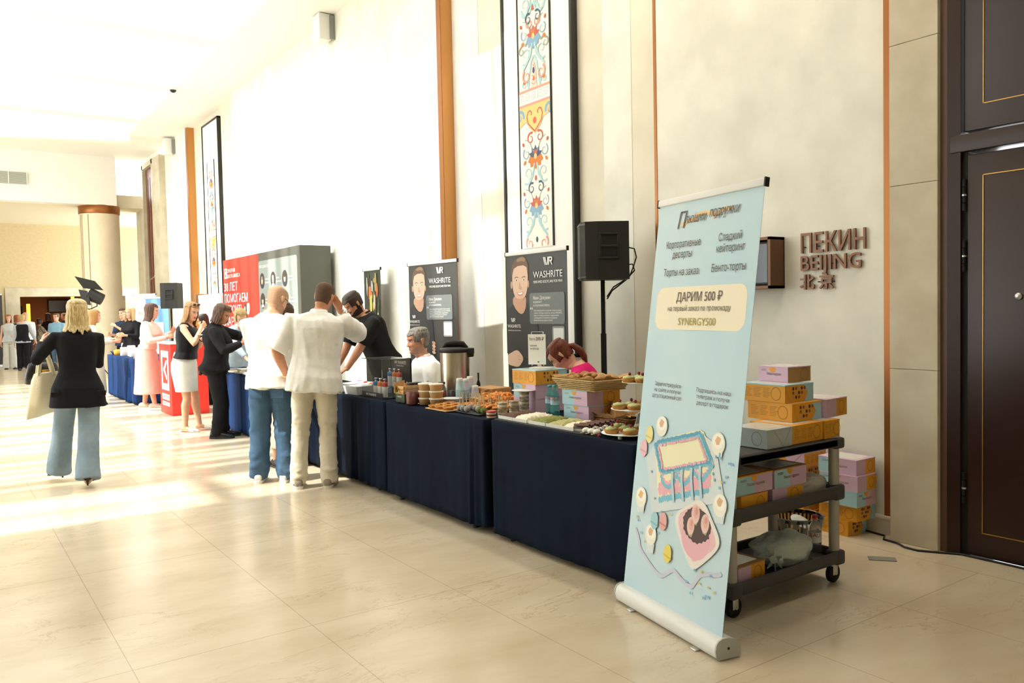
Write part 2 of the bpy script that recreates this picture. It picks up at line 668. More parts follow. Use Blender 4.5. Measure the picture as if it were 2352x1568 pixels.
        for f in F:
            x = sum(L[i][0] for i in f) / len(f)
            y = sum(L[i][1] for i in f) / len(f)
            z = sum(L[i][2] for i in f) / len(f)
            k = 'skin'
            if y > .05 and .0395 < z < .0565 and abs(x) < .024 * (1 - abs(z - .048) / .018):
                k = 'lips'
            elif y > .04 and .013 < abs(x) < .048 and abs(z - .1345 + .05 * max(0, abs(x) - .036) + .02 * max(0, .03 - abs(x))) < .0024:
                k = 'brow'
            elif beard and y > -.025 and ((-.012 < z < .030 + .030 * min(1, (abs(x) / .055) ** 2)) or (.056 < z < .064 and abs(x) < .030 and y > .05) or (z < .105 and abs(x) > .060 and y < .022)):
                k = 'beard'
            elif buzz:
                ang = math.degrees(math.atan2(abs(x), y))
                zl = .178 if ang < 50 else (.150 if ang < 75 else (.105 if ang < 100 else .035))
                if z > zl:
                    k = 'buzz'
            o.f.append(tuple(i + base for i in f))
            o.m.append(o.mi(ms[k]))
            o.s.append(True)
        wm, im = mat('eye_white', '#efe9e4', .25), mat('iris_dark', '#3a2a20', .2)
        ed = MB()
        for s in (1, -1):
            if eyes:
                ed.ball((s * .031, .079, .1135), (.0125, .0095, .0085), wm, 12, 8)
                ed.ball((s * .031, .0855, .1130), (.0055, .0042, .0055), im, 10, 6)
                ed.tube([(s * .017, .086, .115), (s * .024, .0895, .1205), (s * .033, .089, .1215), (s * .044, .081, .1175)], [.0016, .0022, .0022, .0014], mat('lash_dark', '#2c211b', .7), 6)
            # ears: rim, hollow and lobe
            e = []
            for z, h, d in ((.078, .004, .006), (.084, .008, .010), (.095, .010, .013), (.110, .011, .017), (.122, .010, .019), (.130, .007, .014), (.134, .003, .006)):
                e.append(ell(Vector((s * (.0735 + (z - .078) * .09), -.010 - (z - .1) * .12, z)), Vector((s * .75, -.55, 0)) * .6, Vector((s * .25, .9, 0)), h, d, 10, 2))
            ed.rings(e, self.skin)
        o.add([tuple(self.hM @ Vector(p)) for p in ed.v], [], None)
        b2 = len(o.v) - len(ed.v)
        for f, mi_, sm in zip(ed.f, ed.m, ed.s):
            o.f.append(tuple(i + b2 for i in f))
            o.m.append(o.mi(ed.mats[mi_]))
            o.s.append(True)
        ob = o.build('body', parent=self.root)
        fix_normals(ob)
        return self

    # ---------------- hair
    def hair(self, color, ends, d=.012, hangr=(.084, .092), front=38, hairline=.192, amp=.004, freq=22, color2=None, seed=0.0, part=0.0, flare=0.0, name='hair', thick=.008, rag=.012):
        """ends(t deg from the face, 0..180, signed side) -> how low a column falls, in head units from the chin"""
        na, ns = 96, 30
        pts, inn = [], []
        m = mat('hair_' + color.strip('#') + (color2 or '').strip('#'), color, .45, bump=.14, bscale=60, stretch=(6, 6, .6), color2=color2, vscale=22, spec=.4)
        rows = []
        for j in range(na):
            t = -180 + 360 * j / na
            at = abs(t)
            z1 = ends(t) if at > front else hairline - .012 * math.cos(math.radians(t * 90 / front)) + part * t / front * .01
            if at > front:
                z1 += rag * mnoise.noise((t * .09, seed, 3.3))
            col, coli = [], []
            tr = math.radians(t)
            s, c = math.sin(tr), math.cos(tr)
            e = 2.3
            r = (abs(s) ** e + abs(c) ** e) ** (-1 / e)
            for i in range(ns + 1):
                u = i / ns
                z = .2305 + d + (z1 - .2305 - d) * (u ** 1.35)
                a, f, b = head_at(min(z, .2303 - .0 if z < .2303 else .2303))
                dd = d
                if z > .2:
                    k = min(1, max(0, (.2305 + d - z) / (.03 + d)))
                    k = math.sqrt(max(0, 1 - (1 - k) ** 2))
                    a2, f2, b2 = head_at(.2)
                    a, f, b = (a2 + d) * k, (f2 + d) * k, (b2 - d) * k
                    dd = 0
                if z < .13:
                    w = min(1, (.13 - z) / .05)
                    a = a * (1 - w) + max(a, hangr[0] - d) * w
                    b = b * (1 - w) + min(b, -(hangr[1] - d)) * w
                    if z < 0:
                        a += flare * -z
                        b -= flare * -z
                n_ = amp * (mnoise.noise((t * freq / 100, z * 5 + seed, seed)) + .6 * mnoise.noise((t * freq / 38, z * 7, seed + 5))) * min(1, max(0, u - .1) * 3)
                x, y = (a + dd + n_) * s * r, ((f + dd + n_) if c > 0 else (-b + dd + n_)) * c * r
                if z > .2:
                    y -= .006
                col.append(self.hM @ Vector((x, y, z)))
                q = 1 - thick / .1
                coli.append(self.hM @ Vector((x * q, y * q, z - thick * .5)))
            rows.append((col, coli))
        mb = MB()
        vs = [p for c_, ci in rows for p in c_ + ci]
        st = 2 * (ns + 1)
        fs = []
        for j in range(na):
            k = (j + 1) % na
            for i in range(ns):
                a, b_ = j * st + i, k * st + i
                fs.append((a, a + 1, b_ + 1, b_))
                a, b_ = a + ns + 1, b_ + ns + 1
                fs.append((a, b_, b_ + 1, a + 1))
            fs.append((j * st + ns, j * st + st - 1, k * st + st - 1, k * st + ns))
        mb.add(vs, fs, m, True)
        o = mb.build(name, parent=self.root)
        return o

    def hair_piece(self, name, pts, rad, color, color2=None, n=12):
        """a pony tail, bun or side lock given in head units"""
        m = mat('hair_' + color.strip('#') + (color2 or '').strip('#'), color, .45, bump=.14, bscale=60, stretch=(6, 6, .6), color2=color2, vscale=22)
        mb = MB()
        mb.tube([self.hM @ Vector(p) for p in pts], [r * self.hs for r in rad], m, n)
        return mb.build(name, parent=self.root)

    # ---------------- clothes
    def top(self, m, hem=.47, sleeve=.5, infl=.012, flare=0.0, neck=.842, wide=0.012, name='shirt', amp=.006, fs=(9, 9, 4), cut=None, puff=1.0, vneck=0, drop=0.0, arms=(1, -1), seed=1.3, cuff=None):
        """a garment on the torso; sleeve: 0 none, .5 to the elbow, 1 to the wrist"""
        H = self.H
        X, Y = self.Rt @ Vector((1, 0, 0)), self.Rt @ Vector((0, 1, 0))
        mb = MB()
        rs = []
        zs = sorted(set([hem, hem + .012] + [z for z, *_ in self.T if hem + .02 < z < neck - .004] + [neck]))
        for z in zs:
            T = self.T
            for i in range(len(T) - 1):
                if T[i][0] <= z <= T[i + 1][0]:
                    t = (z - T[i][0]) / (T[i + 1][0] - T[i][0])
                    a, d, o = (T[i][k] + (T[i + 1][k] - T[i][k]) * t for k in (1, 2, 3))
                    break
            else:
                if z < T[0][0]:
                    a, d, o = T[1][1:]
                else:
                    a, d, o = T[-1][1:]
            if z < .52:
                a, d, o = max(a, T[2][1]), max(d, T[2][2]), T[1][3]
            b = self.build
            lo = max(0, (.60 - z) / .13)
            hang = infl / H if z < .79 else infl / H * max(.35, 1 - (z - .79) / .05)
            if z < .72:                      # loose cloth hangs from the chest
                mn = (self.T[6][1] + self.T[5][1]) / 2
                a = a + (max(a, mn) - a) * min(1, drop)
                d = d + (max(d, self.T[5][2]) - d) * min(1, drop)
            rs.append(ell(self.sp(z, 0, o * H), X, Y, (a * b + hang + flare * lo) * H, (d * b + hang + flare * lo * .8) * H, 24))
        mb.rings(rs)
        for s in arms:
            if not sleeve:
                continue
            S, E, W = self.arm[s]
            k = (.85 if self.F else 1.0) * H / 1.75 * (self.build * .6 + .4)
            p = [S + self.Rt @ Vector((-s * .035, 0, -.006)), S + (E - S) * .02, S + (E - S) * .3]
            r = [.056 * k, (.058 + wide * .7) * k, (.054 + wide) * k]
            if sleeve <= .5:
                e = S + (E - S) * min(1, sleeve * 2)
                p.append(e)
                r.append((.050 + wide * 1.25 * puff) * k)
            else:
                p += [S + (E - S) * .7, E, E + (W - E) * .2]
                r += [(.046 + wide) * k, (.043 + wide) * k, (.043 + wide) * k]
                e = E + (W - E) * min(.985, (sleeve - .5) * 2)
                p.append(e)
                r.append((.030 + wide * .75) * k)
            mb.tube(p, r, None, 16)
        co, f = remesh(mb, self.vox, 7)
        co = fold(co, f, amp, fs, seed)
        o = MB().add([tuple(p) for p in co], f, m, True).build(name, parent=self.root)
        return o

    def trousers(self, m, waist=.60, prof=((0, .095), (.25, .088), (.5, .074), (.75, .068), (1, .066)), infl=.012, hem=.0, amp=.007, name='trousers', fs=(7, 7, 9), seed=4.1):
        H = self.H
        X, Y = self.R @ Vector((1, 0, 0)), self.R @ Vector((0, 1, 0))
        mb = MB()
        rs = []
        for z, a, d, o in self.T:
            if .468 < z < waist - .01:
                rs.append(ell(self.sp(z, 0, o * H), X, Y, (a * self.build) * H + infl, (d * self.build) * H + infl, 24))
        z, a, d, o = min(self.T, key=lambda q: abs(q[0] - waist))
        rs.append(ell(self.sp(waist, 0, o * H), X, Y, a * self.build * H + infl * .8, d * self.build * H + infl * .8, 24))
        mb.rings(rs)
        for s in (1, -1):
            hp, kn, an, toe, fz = self.leg[s]
            end = an + (an - kn).normalized() * (.045 * H * .55 - hem)
            p, r = [], []
            for t, rr in prof:
                q = hp + (kn - hp) * (t * 2) if t <= .5 else kn + (end - kn) * ((t - .5) * 2)
                p.append(q)
                r.append(rr * H / 1.75)
            mb.tube(p, r, None, 18)
        co, f = remesh(mb, self.vox, 6)

        def A(c):
            return amp * (.55 + .9 * np.exp(-((c[:, 2] - .06 * H) / .10) ** 2) + .5 * np.exp(-((c[:, 2] - .27 * H) / .10) ** 2))
        co = fold(co, f, A, fs, seed)
        return MB().add([tuple(p) for p in co], f, m, True).build(name, parent=self.root)

    def skirt(self, m, prof, amp=.004, name='skirt', fs=(8, 8, 1.2), seed=2.2, off=0.0):
        """prof: (height fraction, half width, half depth, forward shift) in metres from the top down"""
        mb = MB()
        rs = []
        for z, a, d, o in prof:
            rs.append(ell(Vector((self.pel.x, self.pel.y + o, z * self.H)), Vector((1, 0, 0)), Vector((0, 1, 0)), a, d, 32, 2.2))
        mb.rings(rs)
        co, f = remesh(mb, self.vox, 2)
        co = fold(co, f, amp, fs, seed)
        return MB().add([tuple(p) for p in co], f, m, True).build(name, parent=self.root)

    def shoes(self, m, sole=None, style='sneaker', scale=1.0, heel=.0):
        for s in (1, -1):
            hp, kn, an, toe, fz = self.leg[s]
            tr = math.radians(toe)
            fw, sd = Vector((math.sin(tr), math.cos(tr), 0)), Vector((math.cos(tr), -math.sin(tr), 0))
            q = self.H / 1.75 * scale
            g = Vector((an.x, an.y, an.z - .045 * self.H))
            pit = 0.0
            if fz > .03:
                pit = -.35
            P = lambda y, z, x=0: g + fw * (y * q * math.cos(pit)) + sd * (x * q) + Vector((0, 0, z * q + y * q * math.sin(pit) * 1.0))
            mb = MB()
            if style in ('sneaker', 'chunky', 'canvas'):
                k = 1.18 if style == 'chunky' else 1.0
                for y, hw, z0, z1 in ():
                    pass
                rr = []
                for y, hw, top in ((-.085, .018, .050), (-.078, .030, .078), (-.05, .037, .092), (-.01, .039, .095), (.04, .041, .080), (.09, .046, .060), (.14, .047, .048), (.175, .038, .040), (.195, .018, .032)):
                    zc = (top + .018) / 2 * k
                    rr.append(ell(P(y * k ** .5, zc), sd, Vector((0, 0, 1)), hw * q * k ** .6, (top - .018) / 2 * q * k, 14, 2.6))
                mb.rings(rr, m)
                ob = mb.build('shoe', parent=self.root)
                sb = MB()
                st = .026 * k
                rr = []
                for y, hw in ((-.092, .012), (-.085, .030), (-.05, .040), (.0, .042), (.06, .046), (.12, .051), (.17, .044), (.198, .024), (.204, .010)):
                    rr.append([P(y * k ** .5, z, x * k ** .6) for x, z in ((-hw, 0), (hw, 0), (hw * 1.02, st), (-hw * 1.02, st))])
                sb.rings(rr, sole or m, False)
                sb.build('sole', parent=ob)
                if style != 'canvas':
                    lb = MB()
                    for i in range(4):
                        y = .03 + i * .024
                        lb.tube([P(y, (.088 - i * .009) * k, -.024), P(y + .004, (.096 - i * .0095) * k, 0), P(y, (.088 - i * .009) * k, .024)], .0035 * q, sole or m, 5)
                    lb.build('laces', parent=ob)
            else:   # heeled shoes: flat, mule or sandal
                h = heel
                rr = []
                cov = {'mule': (.02, .19), 'sandal': (.12, .185), 'pump': (-.07, .19)}[style]
                prof = ((-.075, .022, h), (-.05, .030, h), (0, .030, h * .92), (.06, .034, h * .45), (.11, .040, .006), (.15, .038, .002), (.185, .022, .002), (.205, .006, .003))
                sb = [[P(y, z, x) for x, z in ((-hw, zz), (hw, zz), (hw, zz + .009), (-hw, zz + .009))] for y, hw, zz in prof]
                mb.rings(sb, m, False)
                ob = mb.build('shoe', parent=self.root)
                ub = MB()
                if style == 'mule':
                    rr = [ell(P(y, (zt + .008) / 2), sd, Vector((0, 0, 1)), hw * q, zt / 2 * q, 14, 2.4) for y, hw, zt in ((.075, .042, .058), (.09, .045, .055), (.13, .043, .042), (.17, .032, .030), (.2, .012, .016), (.208, .004, .008))]
                    ub.rings(rr, m)
                else:
                    for y in (.10, .13):
                        ub.tube([P(y, .012, -.040), P(y, .045, -.026), P(y, .052, 0), P(y, .045, .026), P(y, .012, .040)], .007 * q, m, 6)
                    ub.tube([P(-.06, h + .01, -.026), P(-.075, h + .045, -.02), P(-.085, h + .05, 0), P(-.075, h + .045, .02), P(-.06, h + .01, .026)], .006 * q, m, 6)
                ub.build('upper', parent=ob)
                if h > .015:
                    hb = MB()
                    hb.tube([P(-.055, h), P(-.062, h * .5), P(-.066, 0.0)], [.018 * q, .009 * q, .008 * q], m, 10)
                    hb.build('heel', parent=ob)
        return self

# ------------------------------------------------------------------ room materials
def marble_floor(name, joints=True):
    m = bpy.data.materials.new(name)
    m.use_nodes = True
    nt = m.node_tree
    N, L = nt.nodes.new, nt.links.new
    b = nt.nodes['Principled BSDF']
    tc = N('ShaderNodeTexCoord')
    mp = N('ShaderNodeMapping')
    mp.inputs['Rotation'].default_value = (0, 0, .5)
    mp.inputs['Scale'].default_value = (1, 2.2, 1)
    L(tc.outputs['Object'], mp.inputs[0])
    n1 = N('ShaderNodeTexNoise')
    n1.inputs['Scale'].default_value = 1.1
    n1.inputs['Detail'].default_value = 8
    n1.inputs['Roughness'].default_value = .62
    L(mp.outputs[0], n1.inputs['Vector'])
    r1 = N('ShaderNodeValToRGB')
    e = r1.color_ramp.elements
    e[0].position, e[0].color = .30, lin('#c9b89b')
    e[1].position, e[1].color = .70, lin('#ded1b8')
    L(n1.outputs['Fac'], r1.inputs[0])
    # thin veins: ridge of a warped noise
    n2 = N('ShaderNodeTexNoise')
    n2.inputs['Scale'].default_value = 1.7
    n2.inputs['Detail'].default_value = 9
    n2.inputs['Roughness'].default_value = .68
    n2.inputs['Distortion'].default_value = .6
    L(mp.outputs[0], n2.inputs['Vector'])
    s = N('ShaderNodeMath'); s.operation = 'SUBTRACT'; s.inputs[1].default_value = .5
    a = N('ShaderNodeMath'); a.operation = 'ABSOLUTE'
    L(n2.outputs['Fac'], s.inputs[0]); L(s.outputs[0], a.inputs[0])
    r2 = N('ShaderNodeValToRGB')
    r2.color_ramp.elements[0].position, r2.color_ramp.elements[0].color = 0, (1, 1, 1, 1)
    r2.color_ramp.elements[1].position, r2.color_ramp.elements[1].color = .012, (0, 0, 0, 1)
    L(a.outputs[0], r2.inputs[0])
    n3 = N('ShaderNodeTexNoise')
    n3.inputs['Scale'].default_value = 1.3
    L(tc.outputs['Object'], n3.inputs['Vector'])
    r3 = N('ShaderNodeValToRGB')
    r3.color_ramp.elements[0].position, r3.color_ramp.elements[1].position = .45, .62
    L(n3.outputs['Fac'], r3.inputs[0])
    mu = N('ShaderNodeMath'); mu.operation = 'MULTIPLY'
    L(r2.outputs[0], mu.inputs[0]); L(r3.outputs[0], mu.inputs[1])
    mx = N('ShaderNodeMix'); mx.data_type = 'RGBA'
    mx.inputs['B'].default_value = lin('#a38660')
    k = N('ShaderNodeMath'); k.operation = 'MULTIPLY'; k.inputs[1].default_value = .5
    L(mu.outputs[0], k.inputs[0]); L(k.outputs[0], mx.inputs['Factor']); L(r1.outputs[0], mx.inputs['A'])
    col = mx.outputs['Result']
    if joints:
        sx = N('ShaderNodeSeparateXYZ')
        L(tc.outputs['Object'], sx.inputs[0])
        facs = []
        for ax, off, per, w in (('X', 1.42, .797, .0022), ('Y', 2.141, 1.583, .0028)):
            p = N('ShaderNodeMath'); p.operation = 'SUBTRACT'; p.inputs[1].default_value = off - per * 40
            q = N('ShaderNodeMath'); q.operation = 'MODULO'; q.inputs[1].default_value = per
            c = N('ShaderNodeMath'); c.operation = 'LESS_THAN'; c.inputs[1].default_value = w * 2
            L(sx.outputs[ax], p.inputs[0]); L(p.outputs[0], q.inputs[0]); L(q.outputs[0], c.inputs[0])
            facs.append(c)
        mm = N('ShaderNodeMath'); mm.operation = 'MAXIMUM'
        L(facs[0].outputs[0], mm.inputs[0]); L(facs[1].outputs[0], mm.inputs[1])
        m2 = N('ShaderNodeMix'); m2.data_type = 'RGBA'
        m2.inputs['B'].default_value = lin('#8d7a5c')
        k2 = N('ShaderNodeMath'); k2.operation = 'MULTIPLY'; k2.inputs[1].default_value = .45
        L(mm.outputs[0], k2.inputs[0]); L(k2.outputs[0], m2.inputs['Factor']); L(col, m2.inputs['A'])
        col = m2.outputs['Result']
    L(col, b.inputs['Base Color'])
    b.inputs['Roughness'].default_value = .2
    return m


M_floor = marble_floor('marble_floor')
M_border = marble_floor('marble_border', False)
M_plaster = mat('plaster_cream', '#e6e4d8', .75, var=.075, vscale=2.4, bump=.05, bscale=6)
M_plaster2 = mat('plaster_beige', '#ded7c4', .75, var=.06, vscale=1.8, bump=.05, bscale=6)
M_white = mat('ceiling_white', '#f4f2ea', .8)
M_stone = mat('travertine', '#bdb298', .6, var=.10, vscale=3.0, bump=.05, bscale=20, color2='#cfc6ae')
M_bronze = mat('bronze_strip', '#9a6234', .35, .55, spec=.5)
M_bronze_dark = mat('bronze_letters', '#6d4a35', .4, .5)
M_gold = mat('brass_line', '#c79b52', .3, .8)
M_door = mat('dark_brown_lacquer', '#2f1c15', .38, spec=.35, var=.06, vscale=2)
M_tan = mat('tan_fabric_wall', '#c9b78e', .85, var=.04, vscale=14)
M_black = mat('black_plastic', '#1b1a19', .5)
M_blackmatte = mat('black_matte', '#141312', .8)
M_wframe = mat('white_metal', '#e9e9e6', .4)
M_alu = mat('brushed_aluminium', '#c9c8c4', .35, .8)

CEIL = 5.86
fl = MB()
fl.box((-8, -6, -.2), (8.5, 44, 0))
struct(fl.build('floor', M_floor))
fl = MB()
fl.box((4.61, -6, 0), (4.95, 2.43, .0015)).box((4.61, 2.43, 0), (4.83, 26, .0015))
struct(fl.build('trim_1', M_border))


def wallbox(name, lo, hi, m, bevel=0):
    return struct(MB().box(lo, hi, None, bevel).build(name, m))


# right-hand wall: plaster bays standing proud of shallow niches
wallbox('wall_right', (4.95, 2.775, 0), (5.4, 4.889, CEIL), M_plaster)
nb = MB()
ys = [4.889, 5.31, 5.68, 6.2, 7.3, 7.75, 8.31]
for i in range(len(ys) - 1):
    nb.box((5.10 - .004 * (i % 2), ys[i], 0), (5.4, ys[i + 1], CEIL), M_plaster if i % 2 else M_plaster2)
struct(nb.build('wall_right_niche'))
wallbox('wall_right_bay', (4.95, 8.31, 0), (5.4, 16.5, CEIL), M_plaster)
wallbox('wall_right_far_niche', (5.10, 16.5, 0), (5.4, 19.9, CEIL), M_plaster2)
wallbox('wall_right_far_bay', (4.95, 19.9, 0), (5.4, 22.2, CEIL), M_plaster)
wallbox('wall_right_pier', (4.80, 22.2, 0), (5.4, 23.0, CEIL - .25), M_stone)
wallbox('wall_right_end', (4.95, 23.0, 0), (5.4, 23.4, CEIL), M_plaster)
wallbox('wall_right_end_return', (4.95, 24.75, 0), (5.4, 26.0, CEIL), M_plaster)
wallbox('wall_right_over_door', (4.95, 23.4, 5.7), (5.4, 24.75, CEIL), M_plaster)
# bronze edge strips of the bays
for k, (y0, y1, x) in enumerate(((2.80, 2.875, 4.938), (4.86, 4.889, 4.945), (8.31, 8.405, 4.940), (19.9, 20.06, 4.940))):
    s = MB()
    s.box((x, y0, .12 if k == 0 else 0), (4.96, y1, CEIL), M_bronze)
    if k >= 2:
        s.box((4.945, y0 - .006, 0), (5.10, y0 + .004, CEIL), mat('bronze_return', '#c58a4a', .4, .35))
    struct(s.build('trim_%d' % (k + 2)))
s = MB().box((4.930, 2.776, .0), (4.945, 2.800, CEIL), M_gold)
struct(s.build('trim_6'))
# skirting
sk = MB()
for x, y0, y1 in ((4.95, 2.776, 4.86), (5.10, 4.9, 8.29), (4.95, 8.41, 16.5), (5.1, 16.5, 19.88), (4.95, 20.07, 22.2)):
    sk.box((x - .022, y0, 0), (x + .01, y1, .105), M_plaster2).box((x - .030, y0, .095), (x + .01, y1, .122), M_plaster2, .008)
struct(sk.build('baseboard_right'))
# stone pier between the bay and the big door
pr = MB()
zz = [0, 1.08, 2.2, 3.05, 4.2, CEIL]
for a, b in zip(zz[:-1], zz[1:]):
    pr.box((4.83, 2.478, a + .001), (5.4, 2.775, b - .001), M_stone, .003, seg=1)
struct(pr.build('wall_right_stone_pier'))

# big double door at the right edge
d1 = thing('door', 'tall dark brown door with thin gold inlay beside the stone pier', 'door', (0, 0, 0))
d1.name = 'door_1'
d1['kind'] = 'structure'
fr = MB()
fr.box((4.86, 2.435, 0), (5.2, 2.478, CEIL), mat('bronze_reveal', '#5e4634', .5)).box((4.855, 2.36, 0), (5.2, 2.436, CEIL), M_door)
fr.box((4.85, -.2, 2.345), (5.2, 2.42, 2.445), M_door, .004)
fr.box((4.875, 2.325, 0), (5.2, 2.362, 2.345), M_blackmatte)
fr.build('door_frame', parent=d1)
lf = MB().box((4.872, .9, .012), (4.94, 2.330, 2.325), M_door, .004)
leaf = lf.build('door_leaf', parent=d1)
up = MB().box((4.872, .9, 2.46), (4.94, 2.352, CEIL - .02), M_door, .004)
upp = up.build('upper_panel', parent=d1)


def inlay(y1, z0, z1, par):
    q = MB()
    x0, x1, w, y0 = 4.869, 4.874, .005, 1.05
    q.box((x0, y1 - w, z0), (x1, y1, z1)).box((x0, y0, z0), (x1, y0 + w, z1)).box((x0, y0, z0), (x1, y1, z0 + w)).box((x0, y0, z1 - w), (x1, y1, z1))
    q.build('gold_inlay', M_gold, par)


inlay(2.245, .15, 2.205, leaf)
inlay(2.245, 2.60, 5.7, upp)
kn = MB()
kn.lathe([(.0, 0), (.020, 0), (.020, .006), (.015, .012), (0, .013)], None, 20, Matrix.Translation((4.872, 2.055, 1.51)) @ Matrix.Rotation(-math.pi / 2, 4, 'Y'))
kn.build('door_viewer', M_alu, leaf)
for z in (.40, 2.10, 1.75):
    h = MB()
    for k in range(4):
        h.cyl((4.868, 2.345, z - .09 + k * .046), (4.868, 2.345, z - .09 + k * .046 + .042), .011, None, M_blackmatte, 10)
    h.cyl((4.868, 2.345, z - .006), (4.868, 2.345, z + .004), .0125, None, M_alu, 10)
    h.build('hinge', parent=d1)
wallbox('wall_right_near', (5.0, -6, 0), (5.4, .9, CEIL), M_plaster)

# ceiling: solid above the near end, then deep skylight wells between cross beams
wallbox('ceiling', (-8, -6, CEIL), (5.4, 7.1, CEIL + .3), M_white)
wallbox('ceiling_edge', (3.95, 7.1, CEIL), (5.4, 26, CEIL + 1.6), M_white)
BE = [(8.32, 8.74), (10.45, 10.9), (13.36, 13.81), (16.5, 16.95), (19.6, 20.05)]
for k, (a, b) in enumerate(BE):
    struct(MB().box((-8, a, CEIL), (3.95, b, CEIL + 1.5), M_white).build('ceiling_beam_%d' % (k + 1)))
wallbox('ceiling_end_slab', (-8, 22.3, CEIL), (3.95, 26, CEIL + 1.5), M_white)
gl = MB()
ymul = []
prev = 7.1
for a, b in BE + [(22.3, 22.3)]:
    n = 5 if a - prev > 1.5 else 2
    for i in range(1, n):
        ymul.append(prev + (a - prev) * i / n)
    prev = b
for iy, y in enumerate(ymul):
    hw = (.03, .13, .05, .09, .16, .04, .11)[iy % 7]
    gl.box((-8, y - hw, CEIL + 1.4), (3.95, y + hw, CEIL + 1.5))
for x in (-6.2, -3.6, -1.0, 1.6):
    gl.box((x - .10, 7.1, CEIL + 1.42), (x + .10, 22.3, CEIL + 1.5))
struct(gl.build('window_skylight_frame', M_wframe))
# diagonal ceiling rib at the far end
rb = MB()
rb.prism([(1.4, 22.3), (1.75, 22.3), (4.0, 21.75), (4.0, 21.4)], CEIL - .14, CEIL, M_white)
struct(rb.build('ceiling_rib'))

# left, near and far walls
wl = MB()
wl.box((-8.4, -6, 0), (-8, 9.8, 7.4)).box((-8.4, 9.8, 0), (-8, 23, .4)).box((-8.4, 9.8, 4.8), (-8, 23, 7.4)).box((-8.4, 23, 0), (-8, 44, 7.4))
for y in (9.8, 14.1, 18.4, 22.7):
    wl.box((-8.4, y, .4), (-8, y + .6, 4.8))
struct(wl.build('wall_left', M_plaster))
wallbox('wall_back', (-8, -6.4, 0), (5.4, -6, CEIL + .3), M_plaster)
# bulkhead with a vent grille, lower ceiling behind, tan far wall with an opening
wallbox('wall_bulkhead', (-8, 24.6, 4.55), (4.2, 25.0, CEIL), M_white)
wallbox('ceiling_far', (-8, 25.0, 4.55), (8.5, 31, 4.9), mat('ceiling_far_cream', '#e6dec8', .8))
vt = MB()
vt.box((-2, 24.57, 4.98), (2.10, 24.6, 5.28), mat('vent_back', '#8f9488', .7))
for k in range(14):
    vt.box((-2, 24.555, 4.985 + k * .021), (2.10, 24.58, 4.985 + k * .021 + .011), mat('vent_slat', '#c3c8bd', .6))
for k in range(10):
    vt.box((2.08 - k * .41, 24.55, 4.98), (2.10 - k * .41, 24.59, 5.28), M_wframe)
vo = vt.build('ventilation_grille')
tag(vo, 'long pale slatted air vent high on the white bulkhead at far left', 'vent')
fw = MB()
OX0, OX1, OZ = 2.25, 5.35, 2.22
fw.box((-8, 30.5, 0), (OX0 - .4, 31, 4.7), M_tan).box((OX1 + .4, 30.5, 0), (8.5, 31, 4.7), M_tan).box((OX0 - .4, 30.5, OZ + .28), (OX1 + .4, 31, 4.7), M_tan)
struct(fw.build('wall_far'))
ff = MB()
ff.box((OX0 - .4, 30.47, 0), (OX0, 31.2, OZ + .28), M_stone).box((OX1, 30.47, 0), (OX1 + .4, 31.2, OZ + .28), M_stone).box((OX0, 30.47, OZ), (OX1, 31.2, OZ + .28), M_stone)
struct(ff.build('trim_7'))
M_brownroom = mat('brown_wood_wall', '#8a5a33', .6, var=.1, vscale=2)
rm = MB()
rm.box((0, 40, 0), (8.5, 40.3, 3.2)).box((-.3, 31, 0), (0, 40.3, 3.2)).box((8.2, 31, 0), (8.5, 40.3, 3.2)).box((-.3, 31, 2.5), (8.5, 40.3, 3.2))
struct(rm.build('wall_far_room', M_brownroom))
M_led = mat('amber_light', '#ff9a2a', .5, emit=2.5)
for k, (x, y, z1) in enumerate(((2.62, 33.0, 2.02), (4.25, 35.0, 2.45))):
    o = MB().box((x, y, .02), (x + .11, y + .05, z1), M_led, .01).build('light_strip')
    tag(o, ['amber vertical light strip near the left jamb of the far doorway', 'amber vertical light strip deeper inside the far doorway above the blonde head'][k], 'light strip')
dk = MB()
dk.box((2.15, 33.6, 0), (2.55, 33.65, 1.95), M_blackmatte)
struct(dk.build('door_4'))
tvf = MB().box((3.95, 39.85, 1.75), (4.75, 39.95, 2.3), M_black, .01)
o = tvf.build('screen')
o2 = MB().box((3.99, 39.84, 1.79), (4.71, 39.86, 2.26), mat('screen_dark', '#0c0c10', .2)).build('display', parent=o)
tag(o, 'dark wall screen on the brown wall seen through the far doorway', 'screen')
# warm lamp inside the far room
ld = bpy.data.lights.new('far_room_lamp', 'AREA')
ld.energy, ld.size, ld.color = 60, 3, (1, .72, .42)
lo_ = bpy.data.objects.new('far_room_lamp', ld)
COL.objects.link(lo_)
lo_.location = (4, 35.5, 2.45)

# round column at the far end
cl = MB()
cx, cy, cr = 3.83, 25.1, .50
cl.lathe([(cr, 0), (cr, 4.34)], mat('column_stone', '#e6d9bd', .6, var=.05, vscale=2), 48, Matrix.Translation((cx, cy, 0)))
cl.lathe([(cr + .012, 4.33), (cr + .02, 4.34), (cr + .02, 4.55), (cr + .005, 4.56)], M_bronze, 48, Matrix.Translation((cx, cy, 0)))
for a in (195, 203, 228):
    t = math.radians(a)
    c, s_ = math.cos(t), math.sin(t)
    cl.tube([(cx + c * cr, cy + s_ * cr, 0), (cx + c * cr, cy + s_ * cr, 4.3)], .012, mat('column_groove', '#a98f6d', .6), 6)
struct(cl.build('column_1'))

